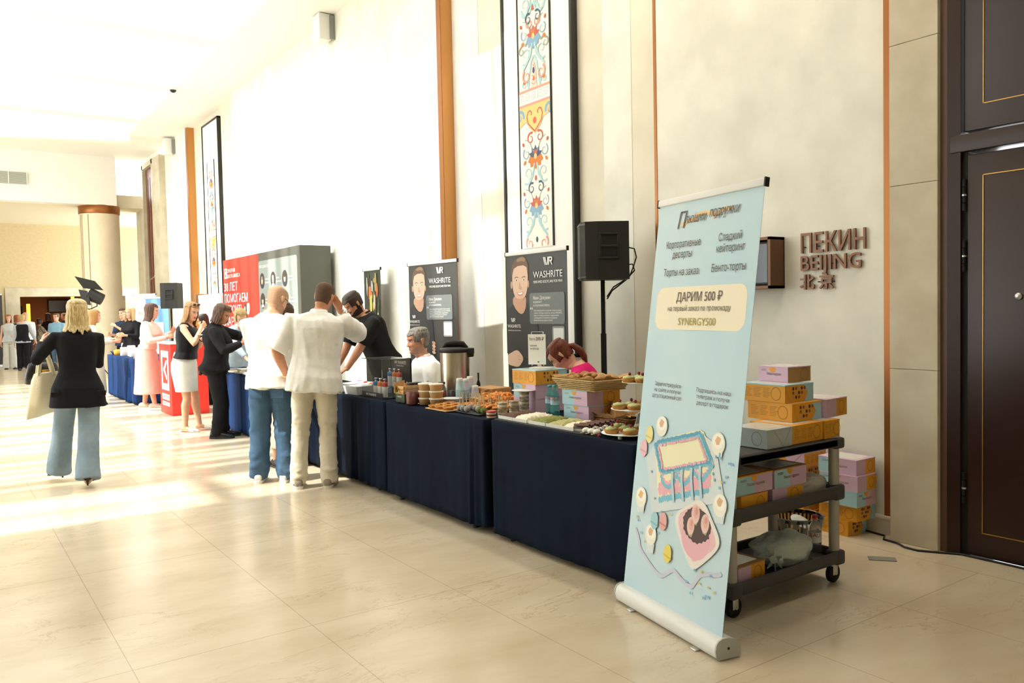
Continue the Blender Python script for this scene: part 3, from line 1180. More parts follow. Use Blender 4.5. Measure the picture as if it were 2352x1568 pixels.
# dark wooden door at the far end of the right wall
d2 = thing('door', 'tall red brown wooden door at the far end of the right wall', 'door')
d2.name = 'door_2'
d2['kind'] = 'structure'
M_rw = mat('red_brown_wood', '#6e3a28', .4, var=.12, vscale=3, stretch=(1, 1, .1))
f2 = MB().box((4.88, 23.4, 0), (5.1, 23.52, 5.7), M_stone).box((4.88, 24.63, 0), (5.1, 24.75, 5.7), M_stone).box((4.88, 23.4, 5.58), (5.1, 24.75, 5.7), M_stone)
f2.build('door_frame', parent=d2)
l2 = MB().box((4.97, 23.52, .02), (5.05, 24.63, 5.58), M_rw, .004)
for y in (23.8, 24.07, 24.35):
    l2.box((4.962, y, .4), (4.972, y + .02, 5.3), mat('door_groove', '#4d281c', .5))
l2.build('door_leaf', parent=d2)
MB().box((4.91, 23.6, 2.55), (4.98, 23.75, 2.62), M_alu, .01).tube([(4.93, 23.7, 2.58), (4.85, 23.9, 2.5), (4.93, 24.1, 2.55)], .015, M_alu, 8).build('door_closer', parent=d2)

# white box speakers on the wall top
for k, (y, z) in enumerate(((11.47, 5.66), (21.2, 5.62))):
    q = thing('wall_speaker', ['white box loudspeaker fixed under the ceiling edge above the long pale wall', 'small white box loudspeaker fixed high beside the far bronze strip'][k], 'speaker', (4.80, y, z))
    MB().box((-.09, -.13, -.19), (.09, .13, .19), M_wframe, .015).build('cabinet', parent=q)
    MB().box((.07, -.145, -.17), (.15, -.125, .17), mat('bracket_grey', '#8a8d88', .5)).build('bracket', parent=q)
cm = thing('dome_camera', 'small dark dome camera at the end of a ceiling beam', 'camera', (3.9, 16.6, 5.80))
MB().lathe([(.0, .06), (.07, .06), (.07, .02), (.0, .02)], M_wframe, 16).build('mount', parent=cm)
MB().ball((0, 0, .02), (.06, .06, .05), M_black).build('dome', parent=cm)

# ------------------------------------------------------------------ things on and along the right wall
def ellipse(cx, cy, rx, ry, n=28, a0=0, a1=360):
    return [(cx + rx * math.cos(math.radians(a0 + (a1 - a0) * k / n)), cy + ry * math.sin(math.radians(a0 + (a1 - a0) * k / n))) for k in range(n + (0 if a1 - a0 == 360 else 1))]


def rrect(x0, y0, x1, y1, r, n=5):
    p = []
    for cx, cy, a in ((x1 - r, y1 - r, 0), (x0 + r, y1 - r, 90), (x0 + r, y0 + r, 180), (x1 - r, y0 + r, 270)):
        p += [(cx + r * math.cos(math.radians(a + 90 * k / n)), cy + r * math.sin(math.radians(a + 90 * k / n))) for k in range(n + 1)]
    return p


def stroke(mb, pts, w, z, m, M, taper=False):
    """flat ribbon following a polyline"""
    pts = [Vector((*p, 0)) for p in pts]
    L, R = [], []
    for i, p in enumerate(pts):
        d = (pts[min(i + 1, len(pts) - 1)] - pts[max(0, i - 1)]).normalized()
        n = Vector((-d.y, d.x, 0))
        k = w * (.5 if not taper else .5 * (1 - .8 * i / (len(pts) - 1)))
        L.append(p + n * k)
        R.append(p - n * k)
    n = len(pts)
    vs = [(q.x, q.y, z) for q in L + R]
    mb.add(vs, [(i, i + n, i + n + 1, i + 1) for i in range(n - 1)], m, False, M)


def spiral(cx, cy, r0, r1, a0, a1, n=18):
    return [(cx + (r0 + (r1 - r0) * k / n) * math.cos(math.radians(a0 + (a1 - a0) * k / n)), cy + (r0 + (r1 - r0) * k / n) * math.sin(math.radians(a0 + (a1 - a0) * k / n))) for k in range(n + 1)]


def chaikin(p, n=2):
    for _ in range(n):
        p = [(a[0] * w + b[0] * (1 - w), a[1] * w + b[1] * (1 - w)) for a, b in zip(p, p[1:] + p[:1]) for w in (.75, .25)]
    return p


def flat(name, color, rough=.5):
    return mat('print_' + name, color, rough)


def rollup(name, label, o, u, W, Hh, m, lean=0.0, base=True, rail=True):
    """roll-up banner: fabric from a floor cassette to a top rail; returns root, fabric and the print matrix (origin bottom left)"""
    u = Vector(u).normalized()
    n = Vector((u.y, -u.x, 0))
    up = (Vector((0, 0, 1)) * math.cos(lean) - n * math.sin(lean)).normalized()
    nn = u.cross(up)
    root = thing(name, label, 'banner', (0, 0, 0))
    o = Vector(o)
    M = frame(o, u, up)
    b = MB()
    ns = 6
    b.grid(lambda s, t: (s * W, t * Hh, .0014 * math.sin(t * math.pi) * math.sin(s * 9)), 12, 12, m, True)
    b.grid(lambda s, t: (s * W, t * Hh, .0014 * math.sin(t * math.pi) * math.sin(s * 9) - .0012), 12, 12, m, True, None, True)
    b.v = [tuple(M @ Vector(p)) for p in b.v]
    fab = b.build('fabric', parent=root)
    if rail:
        r = MB()
        r.box((-.006, Hh - .022, -.012), (W + .006, Hh + .012, .010), M_wframe, .004, M)
        rr = r.build('top_rail', parent=root)
        c = MB()
        for q0 in (-.012, W + .004):
            MB().box((q0, Hh - .026, -.013), (q0 + .008, Hh + .014, .011), M_black, 0, M).build('rail_end', parent=rr)
    if base:
        c0 = o - u * .010
        Mb = frame((c0.x, c0.y, 0), u, (0, 0, 1))
        LB = W + .02
        q = MB()
        prof = [(-.085, .012), (-.075, .006), (.028, .006), (.040, .020), (.045, .045), (.040, .070), (.028, .085), (.010, .092), (-.02, .092), (-.06, .080), (-.082, .055)]
        q.rings([[(x, z, -y * -1) for y, z in prof] for x in (0, LB)], M_wframe, True, (True, True), Mb)
        base_ = q.build('cassette', parent=root)
        fix_normals(base_)
        for x0, x1 in ((-.008, .0), (LB, LB + .008)):
            e = MB()
            e.rings([[(x, z * 1.03 + .0, y * 1.04) for y, z in prof] for x in (x0, x1)], mat('cassette_end_grey', '#bfc0bc', .45), False, (True, True), Mb)
            e.cyl(Mb @ Vector((x1 + (.001 if x1 > 0 else -.01), .05, -.02)), Mb @ Vector((x1 + .002 if x1 > 0 else -.011, .05, -.02)), .006, None, M_black, 10)
            fix_normals(e.build('cassette_end', parent=base_))
        for x in (.12, LB - .16):
            MB().box((x, 0, -.10), (x + .04, .008, .055), M_alu, .002, Mb).build('foot', parent=base_)
        pb = MB()
        a = o + u * W / 2 - n * .012
        pb.cyl((a.x, a.y, .05), tuple(M @ Vector((W / 2, Hh - .02, -.02))), .008, None, M_alu, 8)
        pb.build('support_pole', parent=root)
    return root, fab, M


def place(M, x, y, z=.0016):
    return M @ Matrix.Translation((x, y, z))


INK = flat('ink_brown', '#54433d')
# ---- the big light blue dessert banner
R1, F1, PM = rollup('rollup_banner', 'large pale blue leaning roll-up banner with cakes and dessert offers in the foreground', (2.808, 3.035, .075), (-.191, -.982, 0), .775, 1.965, mat('banner_aqua', '#cde4ed', .5, color2='#b4d8e7', vscale=.9), math.radians(7.5))
Z = .0045   # above the gentle waves of the fabric
t = MB()
DY = .015
def bt(s, x0, x1, y, size, m=INK, bold=0.0, shear=0, z=Z, col=None):
    w = x1 - x0
    t.text(s, size, place(PM, (x0 + x1) / 2, y + DY, z), m, 'CENTER', 0, bold, shear, w)
# hand-drawn title, two offset strokes and an orange smear behind
sm = MB()
for k, (a, b, c, d) in enumerate(((.20, 1.815, .33, 1.83), (.30, 1.85, .46, 1.845), (.44, 1.83, .58, 1.86))):
    stroke(sm, [(a, b + DY), ((a + c) / 2, (b + d) / 2 + .012 + DY), (c, d + DY)], .018, Z - .002, flat('title_orange', '#eec68b'), PM)
sm.prism(rrect(.056, 1.303 + DY, .732, 1.512 + DY, .055), Z - .004, Z - .003, flat('cream_panel', '#f6ecd2'), PM)
sm.build('printed_panel', parent=F1)
bt('П', .166, .236, 1.800, .115, INK, 0, .25)
bt('люшки', .226, .395, 1.822, .062, INK, 0, .3)
bt('подружки', .415, .628, 1.832, .066, INK, 0, .3)
t.build('title_lettering', parent=F1)
t = MB()
bt('Корпоративные', .096, .371, 1.706, .052)
bt('десерты', .156, .311, 1.655, .052)
bt('Сладкий', .503, .662, 1.711, .052)
bt('кейтеринг', .493, .688, 1.660, .052)
bt('Торты на заказ', .095, .375, 1.568, .052)
bt('Бенто-торты', .472, .706, 1.572, .052)
t.build('service_lettering', parent=F1)
t = MB()
bt('ДАРИМ 500 ₽', .223, .566, 1.440, .062, INK, .0004)
bt('на первый заказ по промокоду', .158, .631, 1.394, .036, INK)
bt('SYNERGY500', .253, .535, 1.326, .050, flat('promo_olive', '#a89c36'), .0005)
t.build('offer_lettering', parent=F1)
t = MB()
for i, s in enumerate(('Зарегистрируйся', 'на сайте и получи', 'дегустационный сет')):
    bt(s, (.112, .110, .098)[i], (.324, .325, .339)[i], (1.024, .995, .966)[i], .027)
t.build('caption_lettering', parent=F1)
t = MB()
for i, s in enumerate(('Подпишись на наш', 'телеграм и получи', 'десерт в подарок')):
    bt(s, (.446, .450, .455)[i], (.687, .682, .678)[i], (1.019, .990, .961)[i], .027)
t.build('caption_lettering', parent=F1)
# printed picture of cakes
pc = MB()
AQ, PK, CRM, WHT = flat('icing_aqua', '#7cbfd6'), flat('icing_pink', '#eeb3c0'), flat('icing_cream', '#f4efc9'), flat('paper_white', '#f3f0ee')
dd = .0006
zc = [Z]
def pl(poly, m):
    zc[0] += .000008
    pc.prism([(x, y + DY) for x, y in poly], zc[0] - .0003, zc[0], m, PM)
pl([(.099, .66), (.187, .400), (.715, .565), (.62, .80), (.50, .84), (.16, .735)], flat('cake_board', '#d9e3e6'))
pl([(.16, .745), (.235, .462), (.60, .585), (.622, .64), (.62, .72), (.53, .842), (.50, .85), (.18, .76)], CRM)
rnd = random.Random(3)
# icing shells: rows of short dabs
def dabs(p, q, n, w, l, m, ang=75):
    for k in range(n):
        f = (k + .5) / n
        x, y = p[0] + (q[0] - p[0]) * f + rnd.uniform(-.003, .003), p[1] + (q[1] - p[1]) * f + rnd.uniform(-.003, .003)
        a = math.radians(ang + rnd.uniform(-20, 20))
        pl([(x + (w * c * math.cos(a + .0) * .5 - l * s * math.sin(a) * .5) * 1, y + (w * c * math.sin(a) * .5 + l * s * math.cos(a) * .5)) for c, s in ((1, 0), (.6, .8), (0, 1), (-.6, .8), (-1, 0), (-.6, -.8), (0, -1), (.6, -.8))], m)
dabs((.238, .475), (.605, .597), 26, .022, .034, AQ, 20)
dabs((.228, .515), (.612, .628), 26, .020, .045, PK, 18)
dabs((.222, .545), (.612, .655), 24, .020, .030, PK, 18)
for w0, w1, top in ((.24, .37, .60), (.36, .49, .64), (.48, .612, .68)):
    for k in range(13):
        f = k / 12
        x = w0 + (w1 - w0) * f
        y = top + (x - w0) * .29 - .055 * math.sin(f * math.pi) - .012
        dabs((x, y), (x, y), 1, .024, .026, AQ, rnd.uniform(0, 90))
        dabs((x, y + .016), (x, y + .016), 1, .014, .016, PK, rnd.uniform(0, 90))
for p, q, n in (((.18, .745), (.505, .832), 26), ((.515, .825), (.60, .725), 12), ((.245, .612), (.60, .715), 26), ((.168, .74), (.235, .612), 12)):
    dabs(p, q, n, .030, .026, AQ, 30)
    dabs((p[0], p[1] + .004), (q[0], q[1] + .004), n, .018, .018, flat('icing_blue', '#5aa3c4'), 30)
for p, q, n in (((.20, .735), (.50, .812), 20), ((.505, .80), (.57, .722), 9), ((.252, .628), (.565, .716), 20), ((.195, .73), (.245, .63), 9)):
    dabs(p, q, n, .016, .014, PK, 30)
for x, y in ((.33, .60), (.40, .62), (.47, .64), (.53, .66)):
    stroke(pc, [(x, y + .03 + DY), (x + .005, y - .02 + DY), (x + .03, y - .11 + DY)], .018, Z + .0042, flat('ribbon_blue', '#b7d6e6'), PM)
# pink bento box with a chocolate topped cake and three rosebuds
pl(chaikin([(.352, .43), (.47, .50), (.545, .545), (.60, .525), (.64, .48), (.716, .40), (.70, .345), (.57, .232), (.54, .225), (.50, .25)]), flat('box_white', '#efe9e2'))
pl(chaikin([(.375, .425), (.50, .505), (.56, .515), (.62, .47), (.69, .39), (.68, .35), (.56, .262), (.53, .262)]), flat('box_pink', '#efc5c6'))
pl(ellipse(.545, .375, .105, .105), flat('cake_pink', '#efb9c4'))
pl([(.545 + .10 * (1 + .04 * math.sin(k * 3.1) + .03 * math.sin(k * 7.7)) * math.cos(k * math.pi / 20), .425 + .078 * (1 + .04 * math.sin(k * 3.1) + .03 * math.sin(k * 5.3)) * math.sin(k * math.pi / 20)) for k in range(40)], flat('chocolate', '#4a3129'))
for x, y, r in ((.53, .472, 1.1), (.503, .412, 1.0), (.602, .445, 1.05)):
    pl([(x - .010, y - .045), (x + .012, y - .05), (x + .020, y - .03), (x - .018, y - .028)], flat('leaf_sage', '#a6ab7d'))
    pl(ellipse(x, y, .027 * r, .040 * r), flat('rose_pale', '#eec9be'))
    pl(ellipse(x + .004, y + .008, .018 * r, .026 * r), flat('rose_mid', '#e5b4a8'))
    pl(ellipse(x + .006, y + .014, .009 * r, .014 * r), flat('rose_deep', '#d99a8e'))
# cupcakes with gold labels, macarons, dots and a ribbon
for x, yt, yb in ((.205, .86, .79), (.637, .835, .745), (.088, .49, .385), (.687, .575, .465), (.20, .33, .21)):
    pl([(x - .032, yb + .045), (x - .024, yb), (x + .034, yb + .006), (x + .040, yb + .05)], flat('case_white', '#e6eef0'))
    for k in range(5):
        pl([(x - .024 + k * .012, yb + .003), (x - .021 + k * .012, yb + .003), (x - .023 + k * .0135, yb + .045), (x - .027 + k * .0135, yb + .045)], flat('case_line', '#c3d4da'))
    pl(ellipse(x + .002, yt - .03, .046, .050), flat('cream_white', '#f3f1e2'))
    pl(ellipse(x + .002, yt - .018, .036, .033), flat('cream_top', '#fbfaf2'))
    pl([(x - .020, yt - .018), (x - .006, yt + .004), (x + .020, yt - .006), (x + .010, yt - .034), (x - .008, yt - .036)], flat('label_gold', '#e5b887'))
for x, y, c1, c2 in ((.11, .777, '#efe39a', '#e2d077'), (.072, .703, '#efc3cb', '#dfa9b4'), (.291, .384, '#eab0ac', '#c98d88'), (.221, .372, '#a8d6de', '#8bc3cf'), (.35, .246, '#eedb6a', '#dcc54c')):
    pl(ellipse(x, y, .030, .043), flat('mac_' + c1[1:], c1))
    pl([(x - .031, y - .004), (x + .030, y - .014), (x + .031, y - .024), (x - .030, y - .014)], flat('mac_' + c2[1:], c2))
for k in range(34):
    x, y = rnd.choice(((rnd.uniform(.60, .75), rnd.uniform(.60, .78)), (rnd.uniform(.05, .35), rnd.uniform(.18, .6)), (rnd.uniform(.5, .72), rnd.uniform(.12, .24))))
    pl(ellipse(x, y, .006, .007, 10), flat(*rnd.choice((('dot_blue', '#84b2dd'), ('dot_teal', '#7cc7d8'), ('dot_gold', '#e3c667')))))
rib = [(.0, .35), (.06, .30), (.10, .25), (.12, .21), (.20, .165), (.27, .135), (.32, .133), (.37, .165), (.405, .182), (.45, .165), (.50, .150), (.545, .150), (.57, .18), (.60, .215), (.65, .235), (.70, .245), (.74, .27), (.765, .37)]
rs_ = []
for i in range(1, len(rib) - 2):
    for k in range(6):
        f = k / 6
        rs_.append(tuple(.5 * (2 * rib[i][j] + (rib[i + 1][j] - rib[i - 1][j]) * f + (2 * rib[i - 1][j] - 5 * rib[i][j] + 4 * rib[i + 1][j] - rib[i + 2][j]) * f * f + (3 * rib[i][j] - rib[i - 1][j] - 3 * rib[i + 1][j] + rib[i + 2][j]) * f ** 3) + DY * j for j in (0, 1)))
stroke(pc, rs_, .018, Z - .001, flat('ribbon_lilac', '#cfd2e6'), PM)
pc.build('cake_picture', parent=F1)


# ---- black roll-ups with the smiling man
def wr_banner(label, o, u, W=.88, Hh=1.90):
    R, F, M = rollup('rollup_banner', label, o, u, W, Hh, mat('banner_black', '#34332f', .45), 0)
    T = MB()
    p = MB()
    top = Hh
    WH = flat('white', '#f2f2ee')
    z = [.0022]

    def P(poly, m):
        z[0] += .00012
        if len(poly) < 14:
            poly = chaikin(list(poly))
        p.prism([(x, top + y) for x, y in poly], z[0] - .0003, z[0], m, M)
    sk, sh, sd = flat('face', '#e3bfa4'), flat('face_shade', '#cfa083'), flat('face_pink', '#cf8d7a')
    P([(.0, -.511), (.07, -.48), (.10, -.45), (.30, -.44), (.36, -.49), (.44, -.56), (.475, -.70), (.49, -.90), (.50, -1.25), (0, -1.25)], flat('tshirt_black', '#262523'))
    P([(.105, -.38), (.30, -.38), (.298, -.452), (.29, -.50), (.25, -.548), (.20, -.548), (.13, -.50), (.09, -.455)], sh)
    P([(.087, -.455), (.105, -.462), (.14, -.51), (.20, -.55), (.25, -.552), (.292, -.505), (.302, -.452), (.315, -.452), (.302, -.515), (.255, -.565), (.195, -.563), (.13, -.522)], flat('collar', '#1d1c1b'))
    P(ellipse(.078, -.285, .014, .035), sh)
    P(ellipse(.338, -.285, .012, .033), sh)
    P([(.095, -.20), (.10, -.13), (.15, -.09), (.27, -.09), (.32, -.13), (.33, -.20), (.328, -.30), (.305, -.375), (.26, -.425), (.21, -.44), (.165, -.425), (.115, -.37), (.092, -.29)], sk)
    P([(.085, -.24), (.078, -.17), (.09, -.11), (.14, -.06), (.20, -.042), (.26, -.036), (.31, -.06), (.335, -.105), (.345, -.17), (.34, -.24), (.327, -.20), (.315, -.135), (.27, -.115), (.18, -.118), (.12, -.14), (.098, -.19)], flat('hair_brown', '#6b4f39'))
    P([(.16, -.06), (.22, -.042), (.29, -.045), (.30, -.09), (.24, -.075), (.17, -.085)], flat('hair_light', '#9a7a58'))
    for x in (.158, .272):
        P([(x - .034, -.222), (x, -.209), (x + .034, -.220), (x + .03, -.226), (x, -.217), (x - .03, -.229)], flat('brow', '#7b5a42'))
        P(ellipse(x, -.245, .022, .0075, 16), flat('eye_light', '#e9e2da'))
        P(ellipse(x, -.245, .008, .0075, 12), flat('eye_dark', '#3b3a38'))
    P([(.205, -.25), (.19, -.315), (.205, -.327), (.222, -.33), (.242, -.326), (.25, -.314), (.228, -.312)], sh)
    P([(.155, -.348), (.21, -.356), (.27, -.346), (.25, -.378), (.215, -.388), (.178, -.378)], sd)
    P([(.168, -.353), (.21, -.360), (.258, -.351), (.242, -.370), (.214, -.376), (.184, -.370)], WH)
    P([(.105, -.39), (.165, -.425), (.21, -.44), (.26, -.425), (.30, -.38), (.27, -.40), (.21, -.415), (.15, -.405)], sh)
    # hands holding something in front of the chest
    P([(.0, -.92), (.05, -.905), (.11, -.88), (.16, -.875), (.20, -.90), (.235, -.93), (.24, -.96), (.215, -.99), (.17, -1.03), (.06, -1.02), (.0, -1.01)], sk)
    for k in range(3):
        P([(.13, -.925 - k * .03), (.20, -.93 - k * .028), (.235, -.945 - k * .02), (.20, -.936 - k * .028)], sh)
    for k in range(4):
        P([(.44, -.88 - k * .036), (.48, -.875 - k * .036), (.515, -.89 - k * .036), (.51, -.918 - k * .034), (.46, -.915 - k * .034)], sk if k % 2 else sh)
    P(rrect(.353, -.637, .846, -.366, .025), flat('panel_grey', '#707675'))
    P(rrect(.672, -.822, .84, -.655, .02), flat('panel_grey2', '#8b908e'))
    P(rrect(.688, -.806, .824, -.671, .004), flat('code_white', '#dcdfdc'))
    zt = z[0] + .0012
    pt = lambda s, x0, x1, y, size, m=WH, b=0.0, sh_=0: T.text(s, size, place(M, (x0 + x1) / 2, top + y, zt), m, 'CENTER', 0, b, sh_, x1 - x0)
    for x0, y0, k in ((.562, -.130, 1.0), (.066, -.620, .52)):
        q = lambda *a: T.prism([(x0 + x * k, top + y0 + y * k) for x, y in a], zt - .0006, zt, WH, M)
        q((0, .068), (.016, .068), (.028, .0), (.022, 0))
        q((.022, .068), (.034, .068), (.048, .0), (.036, 0))
        q((.050, .0), (.062, .0), (.075, .068), (.063, .068))
        q((.07, 0), (.084, 0), (.092, .068), (.078, .068))
        q((.088, .068), (.12, .066), (.128, .055), (.127, .036), (.118, .028), (.092, .030), (.09, .040), (.112, .040), (.115, .05), (.112, .056), (.09, .056))
        q((.098, .03), (.112, .03), (.128, 0), (.113, 0))
    pt('WASHRITE', .417, .825, -.236, .082, WH, .003)
    pt('PERFUMED BODYCARE FOR MAN', .419, .822, -.282, .032)
    pt('WASHRITE', .012, .218, -.672, .042, WH, .002, -.08)
    pt('PERFUMED BODYCARE FOR MAN', .016, .214, -.702, .014)
    T.build('logo_lettering', parent=F)
    T = MB()
    pt('Иван Докукин', .408, .652, -.424, .042, WH, .001)
    pt('журналист', .408, .535, -.454, .03)
    pt('и спортивный блогер', .408, .640, -.484, .03)
    pt('“', .362, .398, -.555, .10, WH, .004)
    for i, s in enumerate(('Мне небезразлично развитие спорта в нашей', 'стране, поэтому я рад быть частью WASHRITE,', 'ведь этот бренд регулярно поддерживает', 'и вкладывается в проекты по развитию', 'физической культуры и спорта!')):
        pt(s, .417, (.80, .81, .77, .745, .68)[i], -.527 - i * .021, .019)
    p.build('printed_portrait', parent=F)
    T.build('lettering', parent=F)
    return R


wr_banner('near black roll-up banner with smiling man standing in front of tall framed painting', (4.30, 6.151, .10), (0, -1, 0))
wr_banner('farther black roll-up banner with smiling man behind the seated man in white shirt', (4.48, 8.38, .10), (.087, -.995, 0), .94, 1.935)

# ---- tall framed ornamental panels
def ornament(M, W, Hh, full=True):
    """generic floral scrolls on an ivory strip; W x Hh metres, origin bottom left"""
    o = MB()
    BL, RD, OR, TQ, YL, GR, NV = (flat('orn_' + n, c) for n, c in (('blue', '#83a6c0'), ('red', '#c05a48'), ('orange', '#cf7526'), ('aqua', '#a9cdd0'), ('yellow', '#e6c679'), ('grey', '#9a9d90'), ('navy', '#3a4f68')))
    z = [.001]
    c = W / 2

    def P(poly, m):
        z[0] += .00004
        poly = [(min(max(x, 0.002), W - .002), y) for x, y in poly]
        o.prism(poly, z[0] - .0003, z[0], m, M)

    def S(pts, w, m, tp=False):
        z[0] += .00004
        stroke(o, [(min(max(x, .002), W - .002), y) for x, y in pts], w, z[0], m, M, tp)

    def curl(x, y, r, s, m, w=.02, rot=90):
        S(spiral(c + s * x, y, r, r * .25, rot if s > 0 else 180 - rot, (rot - 430) if s > 0 else (180 - rot + 430), 24), w, m, True)

    def petal(x, y, a, l, w, m):
        ca, sa = math.cos(math.radians(a)), math.sin(math.radians(a))
        P([(x + ca * l * u - sa * w * v, y + sa * l * u + ca * w * v) for u, v in ((0, 0), (.3, .5), (.65, .55), (1, 0), (.65, -.55), (.3, -.5))], m)

    def flower(y, cols, k=1.0):
        for a in (200, 230, 270, 310, 340):
            petal(c, y, a, .10 * k, .055 * k, cols[0])
        for a in (20, 55, 90, 125, 160):
            petal(c, y, a, .085 * k, .030 * k, cols[1])
        for a in (70, 90, 110):
            petal(c, y, a, .055 * k, .020 * k, cols[2])
        P(ellipse(c, y, .018 * k, .022 * k, 14), YL)
        for s in (1, -1):
            S([(c + s * .02, y - .05 * k), (c + s * .05, y - .14 * k), (c + s * .12, y - .20 * k), (c + s * .19, y - .19 * k)], .022, TQ)
            curl(.13, y - .12 * k, .05 * k, s, TQ, .018, 250)
            curl(.15, y + .03 * k, .045 * k, s, BL, .014, 60)
            curl(.075, y + .14 * k, .045 * k, s, (NV, RD)[k > 1.32], .022, 120)
            petal(c + s * .19, y + .09 * k, 90 - s * 30, .05, .03, RD)
            S([(c + s * .03, y + .05), (c + s * .10, y + .12 * k), (c + s * .17, y + .14 * k)], .008, GR)
            petal(c + s * .20, y - .05 * k, 90 + s * 40, .06, .03, OR)

    def palmette(y, k=1.0):
        for s in (1, -1):
            S([(c + s * .10, y), (c + s * .085, y + .06), (c + s * .095, y + .11), (c + s * .06, y + .18), (c + s * .05, y + .25), (c, y + .32)], .024, TQ)
            curl(.16, y + .05, .05, s, TQ, .022, 200)
            petal(c + s * .165, y + .05, 90, .055, .032, OR)
        P([(c - .05, y), (c + .05, y), (c + .035, y + .17), (c, y + .28), (c - .035, y + .17)], flat('orn_pink', '#ecc9bb'))
        for i in range(6):
            for s in (1, -1):
                S([(c, y + .03 + i * .036), (c + s * (.042 - i * .005), y + .055 + i * .036)], .005, RD)
        P(ellipse(c, y + .09, .016, .026, 14), OR)

    def band(y):
        P([(0, y), (W, y), (W, y + .17), (0, y + .17)], flat('orn_ivory', '#f1ece0'))
        P([(0, y), (W, y), (W, y + .026), (0, y + .026)], flat('orn_coral', '#e39a84'))
        P([(0, y + .144), (W, y + .144), (W, y + .17), (0, y + .17)], flat('orn_coral', '#e39a84'))
        n = int(W / .095)
        for i in range(n):
            x = (i + .1) * W / n
            S([(x, y + .045), (x, y + .125), (x + .062, y + .125), (x + .062, y + .06), (x + .022, y + .06), (x + .022, y + .095), (x + .042, y + .095)], .006, GR)

    def cloud(y):
        P([(0, y), (W, y), (W, y - .12), (c + .14, y - .15), (c + .10, y - .22), (c, y - .29), (c - .10, y - .22), (c - .14, y - .15), (0, y - .20)], YL)
        for s in (1, -1):
            S([(c, y - .27), (c + s * .06, y - .22), (c + s * .115, y - .17), (c + s * .13, y - .11), (c + s * .11, y - .06), (c + s * .075, y - .05), (c + s * .05, y - .075), (c + s * .06, y - .10)], .017, RD)
            curl(.25, y - .09, .07, s, BL, .036, 200)
        P(ellipse(c, y - .16, .028, .034, 16), flat('orn_red2', '#dd5a45'))
    b = 1.44      # band centre height measured from the strip's lower end
    per = 1.70
    k0 = 0
    while k0 * per < Hh + .3:
        B = k0 * per + b
        flower(B - 1.02, (BL, RD, OR), 1.3)
        P(ellipse(c, B - 1.36, .018, .03, 14), NV)
        for s in (1, -1):
            curl(.12, B - 1.40, .07, s, flat('orn_salmon', '#dc9a86'), .026, 60)
            S([(c + s * .02, B - 1.10), (c + s * .09, B - 1.24), (c + s * .18, B - 1.33)], .026, TQ)
        P(ellipse(c, B - .74, .018, .028, 14), RD)
        flower(B - .52, (OR, NV, RD), 1.35)
        if B < Hh:
            cloud(B)
            band(B)
            palmette(B + .17)
        for s in (1, -1):
            y = B + .62
            if y + .45 < Hh:
                curl(.06, y + .20, .055, s, flat('orn_salmon', '#dc9a86'), .022, 40)
                S([(c + s * .01, y + .13), (c + s * .06, y + .04), (c + s * .13, y + .0), (c + s * .20, y + .03)], .026, flat('orn_sage', '#9aa79a'))
                curl(.2, y - .05, .05, s, GR, .018, 100)
                S([(c + s * .01, y + .40), (c + s * .05, y + .30), (c + s * .14, y + .28), (c + s * .2, y + .36)], .03, TQ)
        k0 += 1
    # clip everything above the strip
    keep = []
    inv = M.inverted()
    ok = [(-.001 <= (inv @ Vector(v)).y <= Hh) for v in o.v]
    idx = [i for i, f in enumerate(o.f) if all(ok[j] for j in f)]
    o.f, o.m, o.s = [o.f[i] for i in idx], [o.m[i] for i in idx], [o.s[i] for i in idx]
    return o


def tall_panel(label, y_far, y_near, z0, z1, sy0, sy1, sz0, sz1, x=5.02):
    R = thing('framed_panel', label, 'painting', (0, 0, 0))
    M_fr = mat('frame_black', '#23231f', .45)
    f = MB()
    w = .035
    f.box((x, y_near, z0), (x + .075, y_near + w, z1), M_fr, .004).box((x, y_far - w, z0), (x + .075, y_far, z1), M_fr, .004)
    f.box((x, y_near, z0), (x + .075, y_far, z0 + w), M_fr, .004).box((x, y_near, z1 - w), (x + .075, y_far, z1), M_fr, .004)
    f.build('frame', parent=R)
    MB().box((x + .02, y_near + w, z0 + w), (x + .07, y_far - w, z1 - w), mat('mount_white', '#f0efe8', .6)).build('mount', parent=R)
    s = MB().box((x + .012, sy0, sz0), (x + .02, sy1, sz1), mat('strip_ivory', '#f2ece0', .6))
    st = s.build('painted_strip', parent=R)
    b = MB()
    b.box((x + .004, sy0 - .014, sz0), (x + .022, sy0, sz1), M_fr).box((x + .004, sy1, sz0), (x + .022, sy1 + .014, sz1), M_fr)
    b.build('inner_frame', parent=R)
    M = frame((x + .0118, sy1, sz0), (0, -1, 0), (0, 0, 1))
    ornament(M, sy1 - sy0, sz1 - sz0).build('floral_ornament', parent=st)


tall_panel('tall black framed panel with colourful floral scroll strip in the near wall niche', 7.20, 6.03, 1.02, 5.55, 6.378, 6.90, 2.12, 5.3)
tall_panel('tall slim framed panel with faint floral strip in the far wall niche', 18.97, 17.73, 1.4, 5.70, 18.1, 18.62, 1.75, 4.85)

